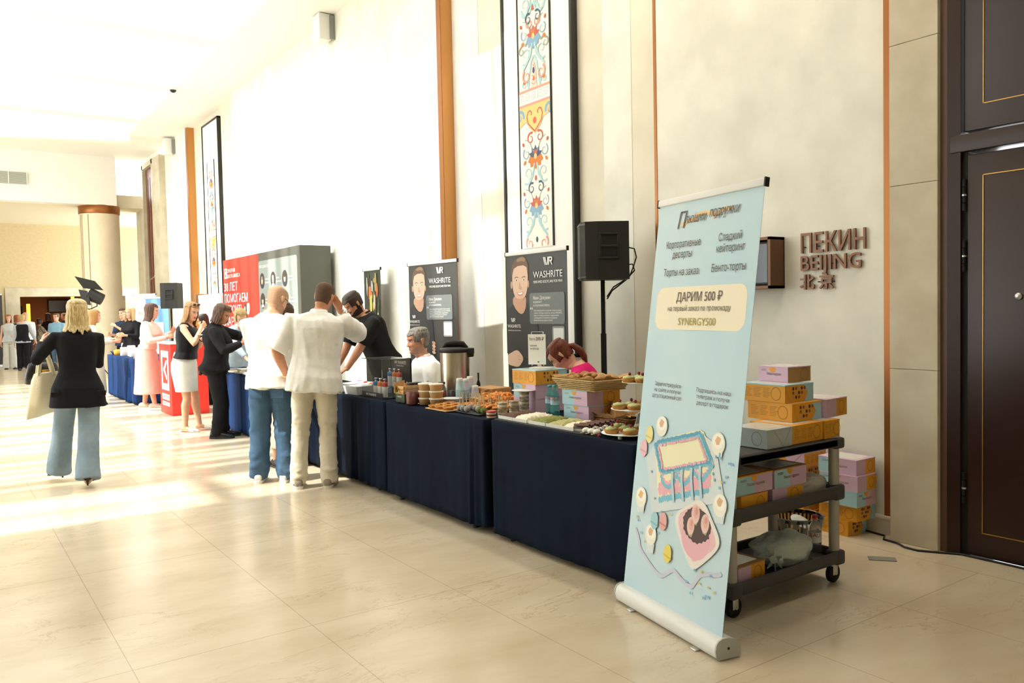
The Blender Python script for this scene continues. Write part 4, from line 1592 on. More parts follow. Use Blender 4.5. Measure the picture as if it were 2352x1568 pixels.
# ---- wall letters
wl_ = MB()
Ml = frame((4.95, 3.488, 0), (0, -1, 0), (0, 0, 1))
lt = thing('wall_sign', 'raised bronze letters of a place name in three scripts on the cream wall', 'sign', (0, 0, 0))
for s, z, size, w, sp_ in (('ПЕКИН', 1.842, .187, .482, 1), ('BEIJING', 1.722, .145, .452, 1), ('北 京', 1.600, .112, .262, 1)):
    q = MB()
    q.text(s, size, Ml @ Matrix.Translation((0, z, .016)), M_bronze_dark, 'LEFT', .007, .001 if s[0] != '北' else .002, 0, w)
    q.build('raised_letters', parent=lt)
    st = MB()
    for k in range(3):
        st.cyl((4.96, 3.45 - k * .11, z + .04), (4.925, 3.45 - k * .11, z + .04), .004, None, M_black, 6)
    st.build('standoff', parent=lt)

# ---- recessed screen box
sb = thing('display_box', 'bronze box with dark screen projecting from the wall left of the bronze letters', 'display', (0, 0, 0))
b = MB()
x0, x1, y0, y1, z0, z1 = 4.79, 4.952, 3.625, 4.14, 1.605, 1.968
for lo, hi in (((x0, y0, z0), (x1, y0 + .022, z1)), ((x0, y1 - .022, z0), (x1, y1, z1)), ((x0, y0, z0), (x1, y1, z0 + .02)), ((x0, y0, z1 - .02), (x1, y1, z1)), ((x1 - .01, y0, z0), (x1, y1, z1))):
    b.box(lo, hi, mat('bronze_box', '#6a4b36', .45, .4))
b.build('housing', parent=sb)
MB().box((x0 + .045, y0 + .045, z0 + .03), (x0 + .08, y1 - .045, z1 - .03), mat('screen_grey', '#3c3f42', .3), .006).box((x0 + .043, y0 + .06, z0 + .045), (x0 + .047, y1 - .06, z1 - .045), mat('screen_glass', '#2a2d30', .12)).build('screen', parent=sb)
MB().tube([(x0 + .08, y0 + .035, z1 - .06), (x0 + .05, y0 + .03, z1 - .12), (x0 + .07, y0 + .032, z0 + .1)], .003, M_black, 6).build('cable', parent=sb)

# ---- loudspeakers on stands
def loudspeaker(label, slabel, c, zb, rz, h=.475, stand_x=0, cables=True):
    S = thing('loudspeaker', label, 'speaker', (c[0], c[1], zb), rz)
    m1 = mat('speaker_black', '#1d1c19', .6, bump=.12, bscale=300)
    b = MB()
    poly = [(-.17, -.20), (.17, -.20), (.185, .06), (.16, .16), (.08, .19), (-.08, .19), (-.16, .16), (-.185, .06)]   # +y is the front
    b.prism(poly, 0, h, m1)
    b.build('cabinet', parent=S)
    g = MB()
    poly2 = [(-.155, .162), (-.08, .197), (.08, .197), (.155, .162), (.15, .14), (-.15, .14)]
    g.prism(poly2, .03, h - .03, mat('grille_black', '#2b2a27', .5, bump=1.0, bscale=220))
    gr = g.build('grille', parent=S)
    for z in (.015, h - .028):
        t_ = MB()
        t_.prism([(-.16, .16), (-.08, .199), (.08, .199), (.16, .16), (.158, .13), (-.158, .13)], z, z + .014, mat('speaker_band', '#55574f', .5))
        t_.build('trim_band', parent=gr)
    for s in (1, -1):
        hd = MB()
        z0 = h * .40
        for (ya, yb, za, zb_) in ((-.115, -.10, z0 - .02, z0 + .19), (.035, .05, z0 - .02, z0 + .19), (-.115, .05, z0 - .02, z0 - .005), (-.115, .05, z0 + .175, z0 + .19), (-.115, .05, z0 + .075, z0 + .092)):
            hd.box((s * .168 if s > 0 else -.192, ya, za), (.192 if s > 0 else -.168, yb, zb_), m1, .003)
        hd.box((s * .165 if s > 0 else -.183, -.10, z0), (.183 if s > 0 else -.165, .035, z0 + .17), mat('handle_dark', '#0b0b0b', .7))
        hd.build('side_handle', parent=S)
    if cables:
        cb = MB()
        cb.tube([(.05, -.20, h * .58), (.05, -.225, h * .58)], .010, mat('plug_red', '#b8402e', .4), 10)
        cb.tube([(.05, -.225, h * .58), (.05, -.28, h * .55), (.04, -.295, h * .4), (.02, -.26, h * .2), (-.02, -.22, h * .04), (0, -.09, -.06), (0, -.035, -.14)], .006, M_black, 8)
        cb.tube([(-.03, -.20, h * .26), (-.03, -.25, h * .27), (-.03, -.265, h * .16), (0, -.20, -.0), (.01, -.08, -.09), (0, -.035, -.16)], .006, M_black, 8)
        cb.build('cable', parent=S)
    T_ = thing('speaker_stand', slabel, 'stand', (c[0], c[1], 0), rz)
    p = MB()
    p.cyl((0, 0, .55), (0, 0, zb + .005), .018, None, M_blackmatte, 14).cyl((0, 0, .25), (0, 0, zb - .45), .024, None, M_blackmatte, 14)
    pole = p.build('pole', parent=T_)
    k = MB()
    for z in (zb - .02, zb - .19, zb - .27, zb - .35):
        k.cyl((0, 0, z - .004), (0, 0, z + .004), .0055, None, M_wframe, 6)
        k.ball((.0, .0235 * 0 - .019, z), .005, M_wframe, 8, 6)
    k.ball((.035, 0, zb - .45), (.022, .016, .02), M_black)
    k.build('knob', parent=pole)
    for a in (30, 150, 270):
        c_, s_ = math.cos(math.radians(a)), math.sin(math.radians(a))
        MB().tube([(c_ * .03, s_ * .03, .72), (c_ * .48, s_ * .48, .015)], .011, M_blackmatte, 8).tube([(c_ * .02, s_ * .02, .30), (c_ * .24, s_ * .24, .37)], .008, M_blackmatte, 8).build('leg', parent=T_)
    return S


loudspeaker('large black loudspeaker on stand with red plug beside the tall framed painting', 'black pole stand carrying the large loudspeaker behind the pastry table', (4.60, 5.17), 1.725, math.atan2(.56, -.83) - math.pi / 2)
loudspeaker('smaller dark loudspeaker on stand between the far banner and bronze strip', 'thin black stand under the smaller far loudspeaker', (4.2, 18.75), 1.66, math.atan2(.56, -.83) - math.pi / 2, .55, cables=False)
o = MB().box((4.5, 17.9, 1.5), (4.95, 18.05, 1.95), mat('brown_box', '#7d5636', .6), .01).build('wall_box')
tag(o, 'small brown box on the wall just behind the smaller far loudspeaker', 'box')

# ---- red and grey exhibition booth wall
bo = thing('exhibition_wall', 'big red and dark grey exhibition wall with portraits behind the queue', 'exhibition wall', (0, 0, 0))
M_red, M_grey = mat('booth_red', '#e0382b', .45), mat('booth_grey', '#55574f', .5)
MB().box((4.4, 13.46, 0), (4.88, 15.46, 2.5), M_red).build('red_panel', parent=bo)
gp = MB().box((4.4, 11.57, 0), (4.88, 13.459, 2.5), M_grey).build('grey_panel', parent=bo)
BM = frame((4.4, 15.46, 0), (0, -1, 0), (0, 0, 1))
p = MB()
WH = flat('white', '#f2f2ee')
p.prism(rrect(2.02, .7, 3.775, 2.368, .05), 0, .003, flat('panel_mist', '#8d9692'), BM)
p.build('inset_panel', parent=gp)
pp = MB()
i_ = 0
for row in range(3):
    for colk in range(3):
        x, y = 2.19 + colk * .528, 2.04 - row * .325
        pp.prism(ellipse(x, y, .115, .128, 24), .003, .005, flat('oval_dark', '#3f3a35'), BM)
        pp.prism([(x - .07, y - .105), (x + .07, y - .105), (x + .05, y - .06), (x - .05, y - .06)], .005, .006, flat(*(('suit_navy', '#2c3547'), ('white', '#f2f2ee'), ('suit_navy', '#2c3547'))[(row + colk) % 3]), BM)
        pp.prism(ellipse(x, y + .005, .042, .062, 16), .006, .007, flat('portrait_skin', '#dcb89f'), BM)
        pp.prism(ellipse(x, y + .045, .044, .030, 14), .007, .008, flat(*(('hair_grey', '#8d867c'), ('portrait_skin', '#dcb89f'), ('hair_dk', '#4a3a2e'))[(row * 2 + colk) % 3]), BM)
pp.build('portrait', parent=gp)
tx = MB()
bt2 = lambda s, x0, x1, y, size, m=WH, b=.003: tx.text(s, size, BM @ Matrix.Translation(((x0 + x1) / 2, y, .009)), m, 'CENTER', 0, b, 0, x1 - x0)
bt2('СИНЕРГИЯ', .275, .738, 2.262, .088)
bt2('ШКОЛА БИЗНЕСА', .275, 1.02, 2.165, .088)
bt2('38 ЛЕТ', .065, .866, 1.93, .215, WH, .006)
bt2('ПОМОГАЕМ', .06, 1.414, 1.72, .215, WH, .006)
bt2('СТРОИТЬ', .06, 1.152, 1.515, .215, WH, .006)
bt2('КАРЬЕРУ', .06, 1.30, 1.305, .215, WH, .006)
bt2('ПРЕПОДАВАТЕЛИ', 2.062, 2.576, 2.25, .06)
for row in range(3):
    for colk, (a, b) in enumerate((('Александр', 'Фридман'), ('Сергей', 'Иванов'), ('Глеб', 'Архангельский'))):
        x, y = 2.33 + colk * .528, 2.05 - row * .325
        w = .24 if colk < 2 else .34
        bt2(a, x, x + w * (1 if colk == 0 else .62), y, .042, WH, .001)
        bt2(b, x, x + w, y - .055, .042, WH, .001)
q = lambda *a: tx.prism(list(a), 0, .009, WH, BM)
q((.09, 2.16), (.115, 2.16), (.115, 2.345), (.09, 2.345)); q((.215, 2.16), (.24, 2.16), (.24, 2.345), (.215, 2.345)); q((.115, 2.16), (.215, 2.16), (.215, 2.19), (.115, 2.19)); q((.115, 2.315), (.215, 2.315), (.215, 2.345), (.115, 2.345))
q((.13, 2.25), (.155, 2.25), (.20, 2.21), (.20, 2.235), (.17, 2.255), (.20, 2.275), (.20, 2.30))
tx.prism(ellipse(1.255, 1.595, .065, .095, 20), 0, .009, flat('oval_dark', '#3f3a35'), BM)
tx.prism(ellipse(1.255, 1.59, .03, .05, 14), 0, .011, flat('portrait_skin', '#dcb89f'), BM)
tx.prism(ellipse(1.42, 1.595, .072, .10, 20), 0, .009, WH, BM)
tx.text('10:5', .07, BM @ Matrix.Translation((1.42, 1.575, .012)), M_red, 'CENTER')
tx.build('lettering', parent=bo)
o = MB().box((4.38, 15.62, .0), (4.43, 17.2, 1.905), M_wframe, .004).build('white_board')
tag(o, 'plain white display board left of the red exhibition wall', 'board')

# ---- other roll-ups
R, F, M = rollup('rollup_banner', 'slim roll-up with dark green and gold food picture on the pale wall', (4.78, 10.22, .10), (-.0, -1, 0), .50, 1.97, mat('banner_green', '#2c3326', .5))
p = MB()
rr = random.Random(5)
cols = [flat('g%d' % k, c) for k, c in enumerate(('#8a7a3c', '#c9a24b', '#4c5a35', '#e1d6b8', '#6d3f26', '#39472d', '#b9602f', '#1d2018'))]
for k in range(60):
    x, y = rr.uniform(.03, .47), rr.uniform(.75, 1.86)
    w, h = rr.uniform(.01, .05), rr.uniform(.03, .14)
    p.prism([(x + w * math.cos(a + rr.uniform(-.3, .3)), y + h * math.sin(a)) for a in (0, 1, 2, 3, 4, 5)], .0065, .007 + k * .00004, rr.choice(cols), M)
p.prism([(.05, .85), (.16, 1.05), (.22, 1.22), (.13, 1.25), (.04, 1.0)], .009, .0105, WH, M)
p.prism([(.18, 1.25), (.24, 1.25), (.25, 1.62), (.2, 1.62)], .009, .0105, cols[1], M)
p.build('printed_picture', parent=F)
R, F, M = rollup('rollup_banner', 'sky blue roll-up with white text panel behind the woman in pink', (4.05, 20.6, .08), (.35, -.94, 0), .9, 1.85, mat('banner_blue', '#6f9fd6', .45))
p = MB()
p.prism([(.20, .55), (.70, .55), (.70, 1.28), (.20, 1.28)], .007, .008, WH, M)
p.prism([(.10, 1.58), (.16, 1.58), (.13, 1.72)], .007, .008, WH, M)
p.text('beauty', .13, place(M, .2, 1.60, .0085), WH, 'LEFT', 0, .002, 0, .42)
for k in range(6):
    p.box((.25, 1.18 - k * .09, .0082), (.25 + rr.uniform(.25, .4), 1.195 - k * .09, .0090), flat('grey_line', '#b9c2c9'), 0, M)
p.build('printed_panel', parent=F)
R, F, M = rollup('rollup_banner', 'off white roll-up with pale lettering right of the round column', (4.15, 22.6, .08), (.45, -.89, 0), .85, 1.98, mat('banner_offwhite', '#e9e7dc', .5))
MB().text('KYOCO', .13, place(M, .2, 1.45, .008), flat('pale_grey', '#c3c1b6'), 'LEFT', 0, 0, 0, .45).build('lettering', parent=F)
R, F, M = rollup('rollup_banner', 'dark charcoal roll-up cut by the left photo edge near the far wall', (.88, 30.0, .08), (1, -.02, 0), .85, 2.2, mat('banner_charcoal', '#3a383c', .5))

# ---- stage light on a stand beside the column
sl = thing('stage_light', 'black stage light with open barn doors on a stand beside the round column', 'lamp', (3.10, 22.3, 0))
b = MB()
b.cyl((0, 0, 2.08), (.28, -.10, 1.93), .16, .14, M_black, 20)
b.build('lamp_head', parent=sl)
for sgn, pts in ((1, [(-.30, -.05, 2.62), (.12, -.18, 2.5), (.30, -.16, 2.28), (-.12, -.02, 2.34)]), (2, [(-.22, 0, 2.30), (-.05, -.16, 2.26), (.02, -.16, 1.92), (-.14, 0, 1.95)])):
    m_ = MB()
    pts = [(x, y, z - .12) for x, y, z in pts]
    m_.add(pts + [(x, y + .012, z + .01) for x, y, z in pts], [(0, 1, 2, 3), (7, 6, 5, 4), (0, 4, 5, 1), (1, 5, 6, 2), (2, 6, 7, 3), (3, 7, 4, 0)], M_black)
    m_.build('barn_door', parent=sl)
MB().tube([(-.17, .05, 2.08), (-.16, 0, 1.78), (0, 0, 1.70), (.17, 0, 1.78), (.17, 0, 2.03)], .014, M_black, 8).build('yoke', parent=sl)
MB().cyl((0, 0, .5), (0, 0, 1.72), .018, None, M_blackmatte, 10).cyl((0, 0, 0.02), (0, 0, 1.2), .024, None, M_blackmatte, 10).build('pole', parent=sl)
for a in (90, 210, 330):
    MB().tube([(0, 0, .6), (.45 * math.cos(math.radians(a)), .45 * math.sin(math.radians(a)), .012)], .012, M_blackmatte, 8).build('leg', parent=sl)

# ------------------------------------------------------------------ tables and cloths
M_navy = mat('navy_velvet', '#081426', .85, spec=.15, bump=.25, bscale=9, var=.18, vscale=3)
M_navy_sunlit = mat('navy_sunlit', '#12315f', .8, spec=.2, bump=.25, bscale=9, var=.12, vscale=3)  # same navy fabric, sunlight on the far cloths painted in as lighter blue
TZ = .768


def cloth_table(label, tlabel, x0, x1, y0, y1, zt, hem, m, seed, amp=.010, pleats=()):
    t = thing('folding_table', tlabel, 'table', ((x0 + x1) / 2, (y0 + y1) / 2, 0))
    w, d = (x1 - x0) / 2 - .03, (y1 - y0) / 2 - .03
    MB().box((-w, -d, zt - .035), (w, d, zt - .005), M_black, .004).build('tabletop', parent=t)
    for s in (1, -1):
        MB().tube([(-w + .06, s * (d - .15), zt - .04), (-w - .0, s * (d - .15), .016), (w - .06, s * (d - .15), .016), (w - .06, s * (d - .15), zt - .04)], .014, M_blackmatte, 8).build('leg_frame', parent=t)
    c = MB()
    r = .018
    P = []
    for cx, cy, a in ((x1 - r, y1 - r, 0), (x0 + r, y1 - r, 90), (x0 + r, y0 + r, 180), (x1 - r, y0 + r, 270)):
        P += [(cx + r * math.cos(math.radians(a + 22.5 * k)), cy + r * math.sin(math.radians(a + 22.5 * k)), math.cos(math.radians(a + 22.5 * k)), math.sin(math.radians(a + 22.5 * k))) for k in range(5)]
    Q = []
    for i in range(len(P)):
        a, b = P[i], P[(i + 1) % len(P)]
        L = math.hypot(a[0] - b[0], a[1] - b[1])
        n = max(1, int(L / .022))
        for k in range(n):
            f = k / n
            Q.append(tuple(a[j] + (b[j] - a[j]) * f for j in range(4)))
    rows = []
    for j in range(16):
        f = j / 15
        z = zt + (.006 if j == 0 else .003) - f * (zt - hem) if j else zt + .006
        row = []
        for i, (x, y, nx, ny) in enumerate(Q):
            o = .003 + .009 * f
            wv = mnoise.noise((x * 5 + seed, y * 5, .3 * f)) + .7 * mnoise.noise((x * 13, y * 13 + seed, .2 * f))
            o += amp * 2.2 * f ** .8 * wv
            for px, py, k, wd in pleats:
                o += k * f ** .6 * math.exp(-((x - px) ** 2 + (y - py) ** 2) / wd ** 2) * math.cos(math.hypot(x - px, y - py) / wd * 4.5)
            zz = z + (.006 * mnoise.noise((x * 3, y * 3, seed)) * f)
            row.append((x + nx * o, y + ny * o, zz))
        rows.append(row)
    top = [(x - nx * .02, y - ny * .02, zt + .006) for x, y, nx, ny in Q]
    c.rings([top] + rows, m, True, (False, False))
    c.add(top, [tuple(range(len(top)))], m)
    o = c.build('tablecloth')
    tag(o, label, 'tablecloth')
    md = o.modifiers.new('t', 'SOLIDIFY')
    md.thickness = .002
    md.offset = -1
    return t


cloth_table('dark navy tablecloth of the nearest table, half hidden by the pale blue banner', 'nearest pastry table hidden under its dark navy cloth', 2.945, 3.72, 3.08, 4.425, TZ, .035, M_navy, 1.0, .005, [(2.95, 4.42, -.012, .06)])
cloth_table('dark navy tablecloth of the second table with pleats at both ends', 'second table from the pale blue banner, its black foot showing below the cloth', 2.93, 3.72, 4.49, 5.925, TZ - .006, .05, M_navy, 2.7, .006, [(2.94, 4.62, -.030, .05), (2.94, 5.92, -.012, .05)])
cloth_table('dark navy tablecloth under the acrylic display stand behind the men', 'third table behind the two men in white tops', 2.955, 3.60, 6.0, 8.36, TZ - .012, .04, M_navy, 4.1, .010, [(2.96, 6.25, -.03, .06), (2.96, 6.6, -.02, .05)])
cloth_table('sunlit blue tablecloth of the book table beside the person in black denim', 'book table behind the person in black denim jacket', 3.06, 3.75, 9.5, 10.95, TZ, .03, M_navy_sunlit, 5.2, .014, [(3.03, 9.75, -.04, .06), (3.03, 10.2, -.025, .06)])
cloth_table('sunlit blue pleated tablecloth of the far table left of the woman in pink', 'far table with sunlit blue cloth below the two talking women', 2.72, 3.45, 14.9, 17.55, TZ, .02, M_navy_sunlit, 6.6, .02, [(2.73, 15.4, -.06, .09), (2.73, 16.4, -.03, .08)])

# ------------------------------------------------------------------ pastry boxes
BC = {k: mat('carton_' + n, c, .55) for k, n, c in (('y', 'yellow', '#e6a230'), ('l', 'lilac', '#d5b4cb'), ('b', 'blue', '#a9d0da'), ('g', 'grey', '#b6bfbd'), ('k', 'kraft', '#b98a52'), ('p', 'pink', '#dbb0bd'))}
M_print = mat('carton_print', '#7d5f2e', .6)
M_win = mat('carton_window', '#e6e2da', .15, spec=.6)


def pbox(label, x, y, z, F='bl', L='ly', w=.24, d=.26, h=.097, rz=0.0, lid='b', group='pastry boxes', deco=('logo', 'ring'), win=True):
    """x,y: the corner nearest the camera (-x,-y); F the -y side, L the -x side, each a string of colour letters"""
    R = thing('pastry_box', label, 'box', (x, y, z + .0005), rz, group)
    c = MB()
    for code, fr_ in ((F, 0), (L, 1)):
        n = len(code)
        cut = [0, 1] if n == 1 else [0, .48, 1]
        for k in range(n):
            a, b = cut[k], cut[k + 1]
            if fr_ == 0:
                c.add([(w * a, 0, 0), (w * b, 0, 0), (w * b, 0, h), (w * a, 0, h)], [(0, 1, 2, 3)], BC[code[k]])
            else:       # left to right as seen: far end first
                c.add([(0, d * (1 - a), 0), (0, d * (1 - b), 0), (0, d * (1 - b), h), (0, d * (1 - a), h)], [(0, 1, 2, 3)], BC[code[k]])
    c.add([(w, 0, 0), (w, d, 0), (w, d, h), (w, 0, h), (0, d, 0), (0, d, h), (0, 0, 0), (0, 0, h)], [(0, 1, 2, 3), (1, 4, 5, 2), (3, 2, 5, 7), (6, 4, 1, 0)], BC[lid])
    c.build('carton', parent=R)
    e = .004
    lb = MB().box((-e * .4, -e * .4, h - .004), (w + e * .4, d + e * .4, h + .0015), BC[lid])
    lp = lb.build('lid', parent=R)
    if win:
        MB().box((w * .12, d * .12, h + .001), (w * .88, d * .88, h + .0022), M_win).build('lid_window', parent=lp)
    mk = MB()
    for kind, side in zip(deco, (1, 0)):
        W = d if side else w
        M = frame((0, d, 0), (0, -1, 0), (0, 0, 1)) if side else frame((0, 0, 0), (1, 0, 0), (0, 0, 1))
        tr = lambda X, Y: M @ Matrix.Translation((X, Y, .0008))
        if kind == 'logo':
            mk.text('Плюшки подружки', .021, tr(W * .52, h * .44), M_print, 'CENTER', 0, .0003, .3, W * .5)
            mk.prism(ellipse(W * .48, h * .93, .022, .026, 10, 180, 360), 0, .0008, BC['y'], M)
            for k in range(2):
                mk.box((W * .10, h * (.78 - k * .07), 0), (W * .27, h * (.80 - k * .07), .0006), M_print, 0, M)
        elif kind == 'text':
            for a in range(3):
                for k in range(7):
                    mk.box((W * (.07 + a * .22), h * (.78 - k * .085), 0), (W * (.07 + a * .22 + .12 + .06 * ((k * 7 + a * 3) % 4) / 3), h * (.795 - k * .085), .0006), M_print, 0, M)
        elif kind == 'dots':
            mk.prism([(0, h), (W * .66, h), (W * .80, h * .5), (W * .66, 0), (W * .2, 0)], 0, .001, BC['y'], M)
            for a in range(5):
                for k in range(3):
                    if k == 2 and a > 2:
                        continue
                    mk.prism(ellipse(W * (.28 + a * .10), h * (.78 - k * .25), .0085, .0095, 9), .001, .0018, mat(*(('dot_choc', '#4b2f24'), ('dot_caramel', '#8a5a30'), ('dot_cream', '#c9a777'))[(a + k) % 3]), M)
        if kind in ('ring', 'text'):
            cx = W * (.80 if kind == 'text' else .72)
            q = ellipse(cx, h * .5, .030, .034, 20)
            stroke(mk, q + [q[0]], .0022, .001, M_print, M)
        if kind == 'flap':
            mk.prism([(W * .25, h), (W * .95, h), (W * .62, h * .05)], 0, .0008, BC[(F, L)[side][-1]], M)
            stroke(mk, [(W * .25, h), (W * .62, h * .05), (W * .95, h)], .002, .001, M_print, M)
    if mk.f:
        mk.build('printed_marks', parent=R)
    return R


# boxes on the pastry table
g2 = 'boxes stacked on the pastry table'
pbox('lower blue and lilac pastry box with script logo under the wicker basket', 3.352, 3.92, TZ + .007, 'ly', 'bl', .27, .25, .095, 0, group=g2)
pbox('upper blue and lilac pastry box carrying the wicker bread basket', 3.345, 3.925, TZ + .103, 'ly', 'bl', .28, .25, .095, .0, group=g2)
pbox('lower lilac pastry box behind the two turquoise water bottles', 3.368, 4.50, TZ + .007, 'll', 'll', .26, .26, .097, 0, 'l', g2, ('none', 'none'))
pbox('middle blue and lilac pastry box under the yellow one on the table', 3.366, 4.495, TZ + .105, 'l', 'bl', .26, .26, .097, 0, 'l', g2, ('logo', 'none'))
pbox('yellow pastry box with brown dots under the price sign', 3.364, 4.487, TZ + .203, 'yb', 'yy', .28, .27, .097, .02, 'b', g2, ('text', 'dots'))

# ------------------------------------------------------------------ service cart
M_cart, M_post = mat('cart_charcoal', '#474543', .6, bump=.1, bscale=400), mat('cart_post_grey', '#b4afa3', .42, .1)
ct = thing('service_cart', 'dark grey three-shelf service cart on casters loaded with pastry boxes', 'cart', (3.46, 2.735, 0))
W2, D2 = .455, .235
for z, hr in ((.736, .045), (.462, .068), (.115, .062)):
    s = MB()
    s.box((-W2, -D2, z), (W2, D2, z + (.015 if hr > .05 else .045)), M_cart, .006)
    for lo, hi in (((-W2, -D2, z), (W2, -D2 + .02, z + hr)), ((-W2, D2 - .02, z), (W2, D2, z + hr)), ((-W2, -D2, z), (-W2 + .02, D2, z + hr)), ((W2 - .02, -D2, z), (W2, D2, z + hr))):
        s.box(lo, hi, M_cart, .007)
    for a in (1, -1):
        for b in (1, -1):
            s.box((a * (W2 - .035) - .038, b * (D2 - .035) - .038, z - .012), (a * (W2 - .035) + .038, b * (D2 - .035) + .038, z + hr + .003), M_cart, .014)
    s.build('shelf', parent=ct)
for a in (1, -1):
    for b in (1, -1):
        MB().cyl((a * (W2 - .04), b * (D2 - .04), .16), (a * (W2 - .04), b * (D2 - .04), .79), .027, None, M_post, 20).build('post', parent=ct)
        c = MB()
        x, y = a * (W2 - .05), b * (D2 - .05)
        c.cyl((x, y, .098), (x, y, .104), .028, None, M_alu, 16).box((x - .014, y - .022, .045), (x + .026, y - .018, .100), M_alu, .002).box((x - .014, y + .018, .045), (x + .026, y + .022, .100), M_alu, .002).box((x - .02, y - .022, .094), (x + .026, y + .022, .100), M_alu)
        ca = c.build('caster', parent=ct)
        wl2 = MB()
        Mw = Matrix.Translation((x + .012, y, .0505)) @ Matrix.Rotation(math.pi / 2, 4, 'X')
        wl2.lathe([(.02, -.016), (.042, -.016), (.05, -.010), (.05, .010), (.042, .016), (.02, .016)], M_blackmatte, 28, Mw).cyl(Mw @ Vector((0, 0, -.024)), Mw @ Vector((0, 0, .024)), .008, None, M_alu, 10)
        wl2.build('wheel', parent=ca)

gc = 'pastry boxes on the cart'
zt = .784
pbox('blue grey pastry box at the front left corner of the cart top', 3.300, 2.525, zt, 'gg', 'g', .20, .22, .093, 0, 'g', gc, ('ring', 'flap'), True)
pbox('yellow printed box on the cart top right of the blue grey box', 3.508, 2.530, zt, 'y', 'y', .255, .26, .093, 0, 'y', gc, ('none', 'text'))
pbox('yellow printed box at the right end of the cart top', 3.772, 2.525, zt, 'y', 'y', .135, .25, .093, 0, 'y', gc, ('none', 'text'))
pbox('lower of two yellow dotted boxes stacked on the cart top', 3.603, 2.60, zt + .096, 'yb', 'y', .255, .28, .093, .0, 'y', gc, ('text', 'dots'))
pbox('upper yellow dotted box in the cart stack under the lilac topped box', 3.600, 2.64, zt + .192, 'yb', 'y', .245, .28, .093, .0, 'b', gc, ('text', 'dots'))
pbox('topmost box of the cart stack with lilac logo side and kraft end', 3.722, 2.71, zt + .288, 'k', 'll', .185, .20, .082, -.06, 'l', gc, ('logo', 'ring'))
pbox('lilac and yellow box on the right end of the cart top', 3.865, 2.575, zt + .096, 'ly', 'l', .225, .19, .098, .10, 'l', gc, ('none', 'ring'))
zm = .4785
pbox('yellow box at the left of the cart middle shelf, bottom row', 3.12, 2.54, zm, 'y', 'y', .2, .22, .095, 0, 'y', gc, ('none', 'ring'))
pbox('lilac and yellow box in the bottom row of the cart middle shelf', 3.365, 2.545, zm, 'ly', 'l', .245, .22, .095, 0, 'l', gc, ('none', 'ring'))
pbox('upper left lilac and blue box on the cart middle shelf', 3.095, 2.545, zm + .098, 'bl', 'l', .27, .24, .093, 0, 'y', gc, ('none', 'logo'))
pbox('blue and lilac box with script logo on the cart middle shelf, upper row', 3.375, 2.54, zm + .098, 'bl', 'l', .26, .24, .093, 0, 'k', gc, ('none', 'logo'))
pbox('lilac and yellow box with dark window on the cart lower shelf', 3.10, 2.545, .1305, 'ly', 'l', .215, .24, .10, .05, 'k', gc, ('none', 'ring'))
# stacks on the floor behind the cart
gf = 'pastry boxes stacked on the floor'
for k, (F, L, de, lid, lab) in enumerate((('yb', 'y', ('text', 'dots'), 'y', 'bottom yellow dotted box of the floor stack by the wall'), ('yb', 'y', ('text', 'dots'), 'y', 'second yellow dotted box from the floor in the wall stack'),
                                          ('bp', 'b', ('none', 'logo'), 'b', 'blue and pink box in the middle of the wall stack'), ('ly', 'bl', ('logo', 'ring'), 'l', 'fourth blue and lilac box up in the wall stack'), ('ly', 'bl', ('logo', 'ring'), 'l', 'topmost blue and lilac box of the wall stack behind the cart'))):
    pbox(lab, 4.685 + (.012, .03, 0, .0, .012)[k], 2.98 - (0, .05, .07, .075, .06)[k], k * .1, F, L, .212, .27, .097, 0, lid, gf, de)
for k, (F, L, de, lid, lab) in enumerate((('y', 'y', ('text', 'text'), 'y', 'bottom yellow box of the second floor stack beside the bin'), ('y', 'y', ('text', 'text'), 'y', 'second box up in the floor stack behind the cart lower shelf'), ('yb', 'y', ('text', 'dots'), 'k', 'third dotted box of the second floor stack'),
                                          ('yb', 'y', ('text', 'dots'), 'b', 'fourth blue and yellow dotted box of the second floor stack'), ('y', 'yl', ('flap', 'text'), 'l', 'topmost yellow and lilac box of the second floor stack'))):
    pbox(lab, 4.66 + (.0, .02, 0, .02, .02)[k], 3.285 + (0, .01, .0, .01, 0)[k], k * .1, F, L, .24, .27, .097, 0, lid, gf, de)

# ------------------------------------------------------------------ odds and ends by the cart
M_clear = mat('clear_plastic', '#fbfdfc', .06, trans=.95, ior=1.03)
M_bagp = mat('cloudy_bag', '#e0e8dd', .3, trans=.1, ior=1.1, bump=.6, bscale=25)


def lump(name, label, cat, c, r, m, amp=.25, seed=0, sc=6, knot=None):
    R = thing(name, label, cat, c)
    b = MB()
    n, k = 48, 30
    vs = []
    def f(u, v):
        a, e = 2 * math.pi * u, math.pi * v
        p = Vector((math.sin(e) * math.cos(a), math.sin(e) * math.sin(a), -math.cos(e)))
        q = 1 + amp * (mnoise.noise(p * sc * .4 + Vector((seed, 0, 0))) + .35 * (1 - abs(mnoise.noise(p * sc + Vector((0, seed, 0)))) * 2))
        z = p.z * r[2] * q
        return (p.x * r[0] * q, p.y * r[1] * q, max(0, z + r[2] * .8))
    b.grid(f, n, k, m)
    bd = b.build('film', parent=R)
    if knot:
        q = MB()
        K = Vector(knot)
        q.tube([K * .75, K, K * 1.12], [.035, .012, .02], m, 12)
        for a in range(7):
            t = a / 7 * 6.28
            q.tube([K, K * 1.08 + Vector((0, math.cos(t) * .035, math.sin(t) * .04)), K * 1.18 + Vector((0, math.cos(t) * .06, math.sin(t) * .07))], [.012, .009, .003], m, 6, True, True, .3)
        q.build('tied_knot', parent=R)
    return R


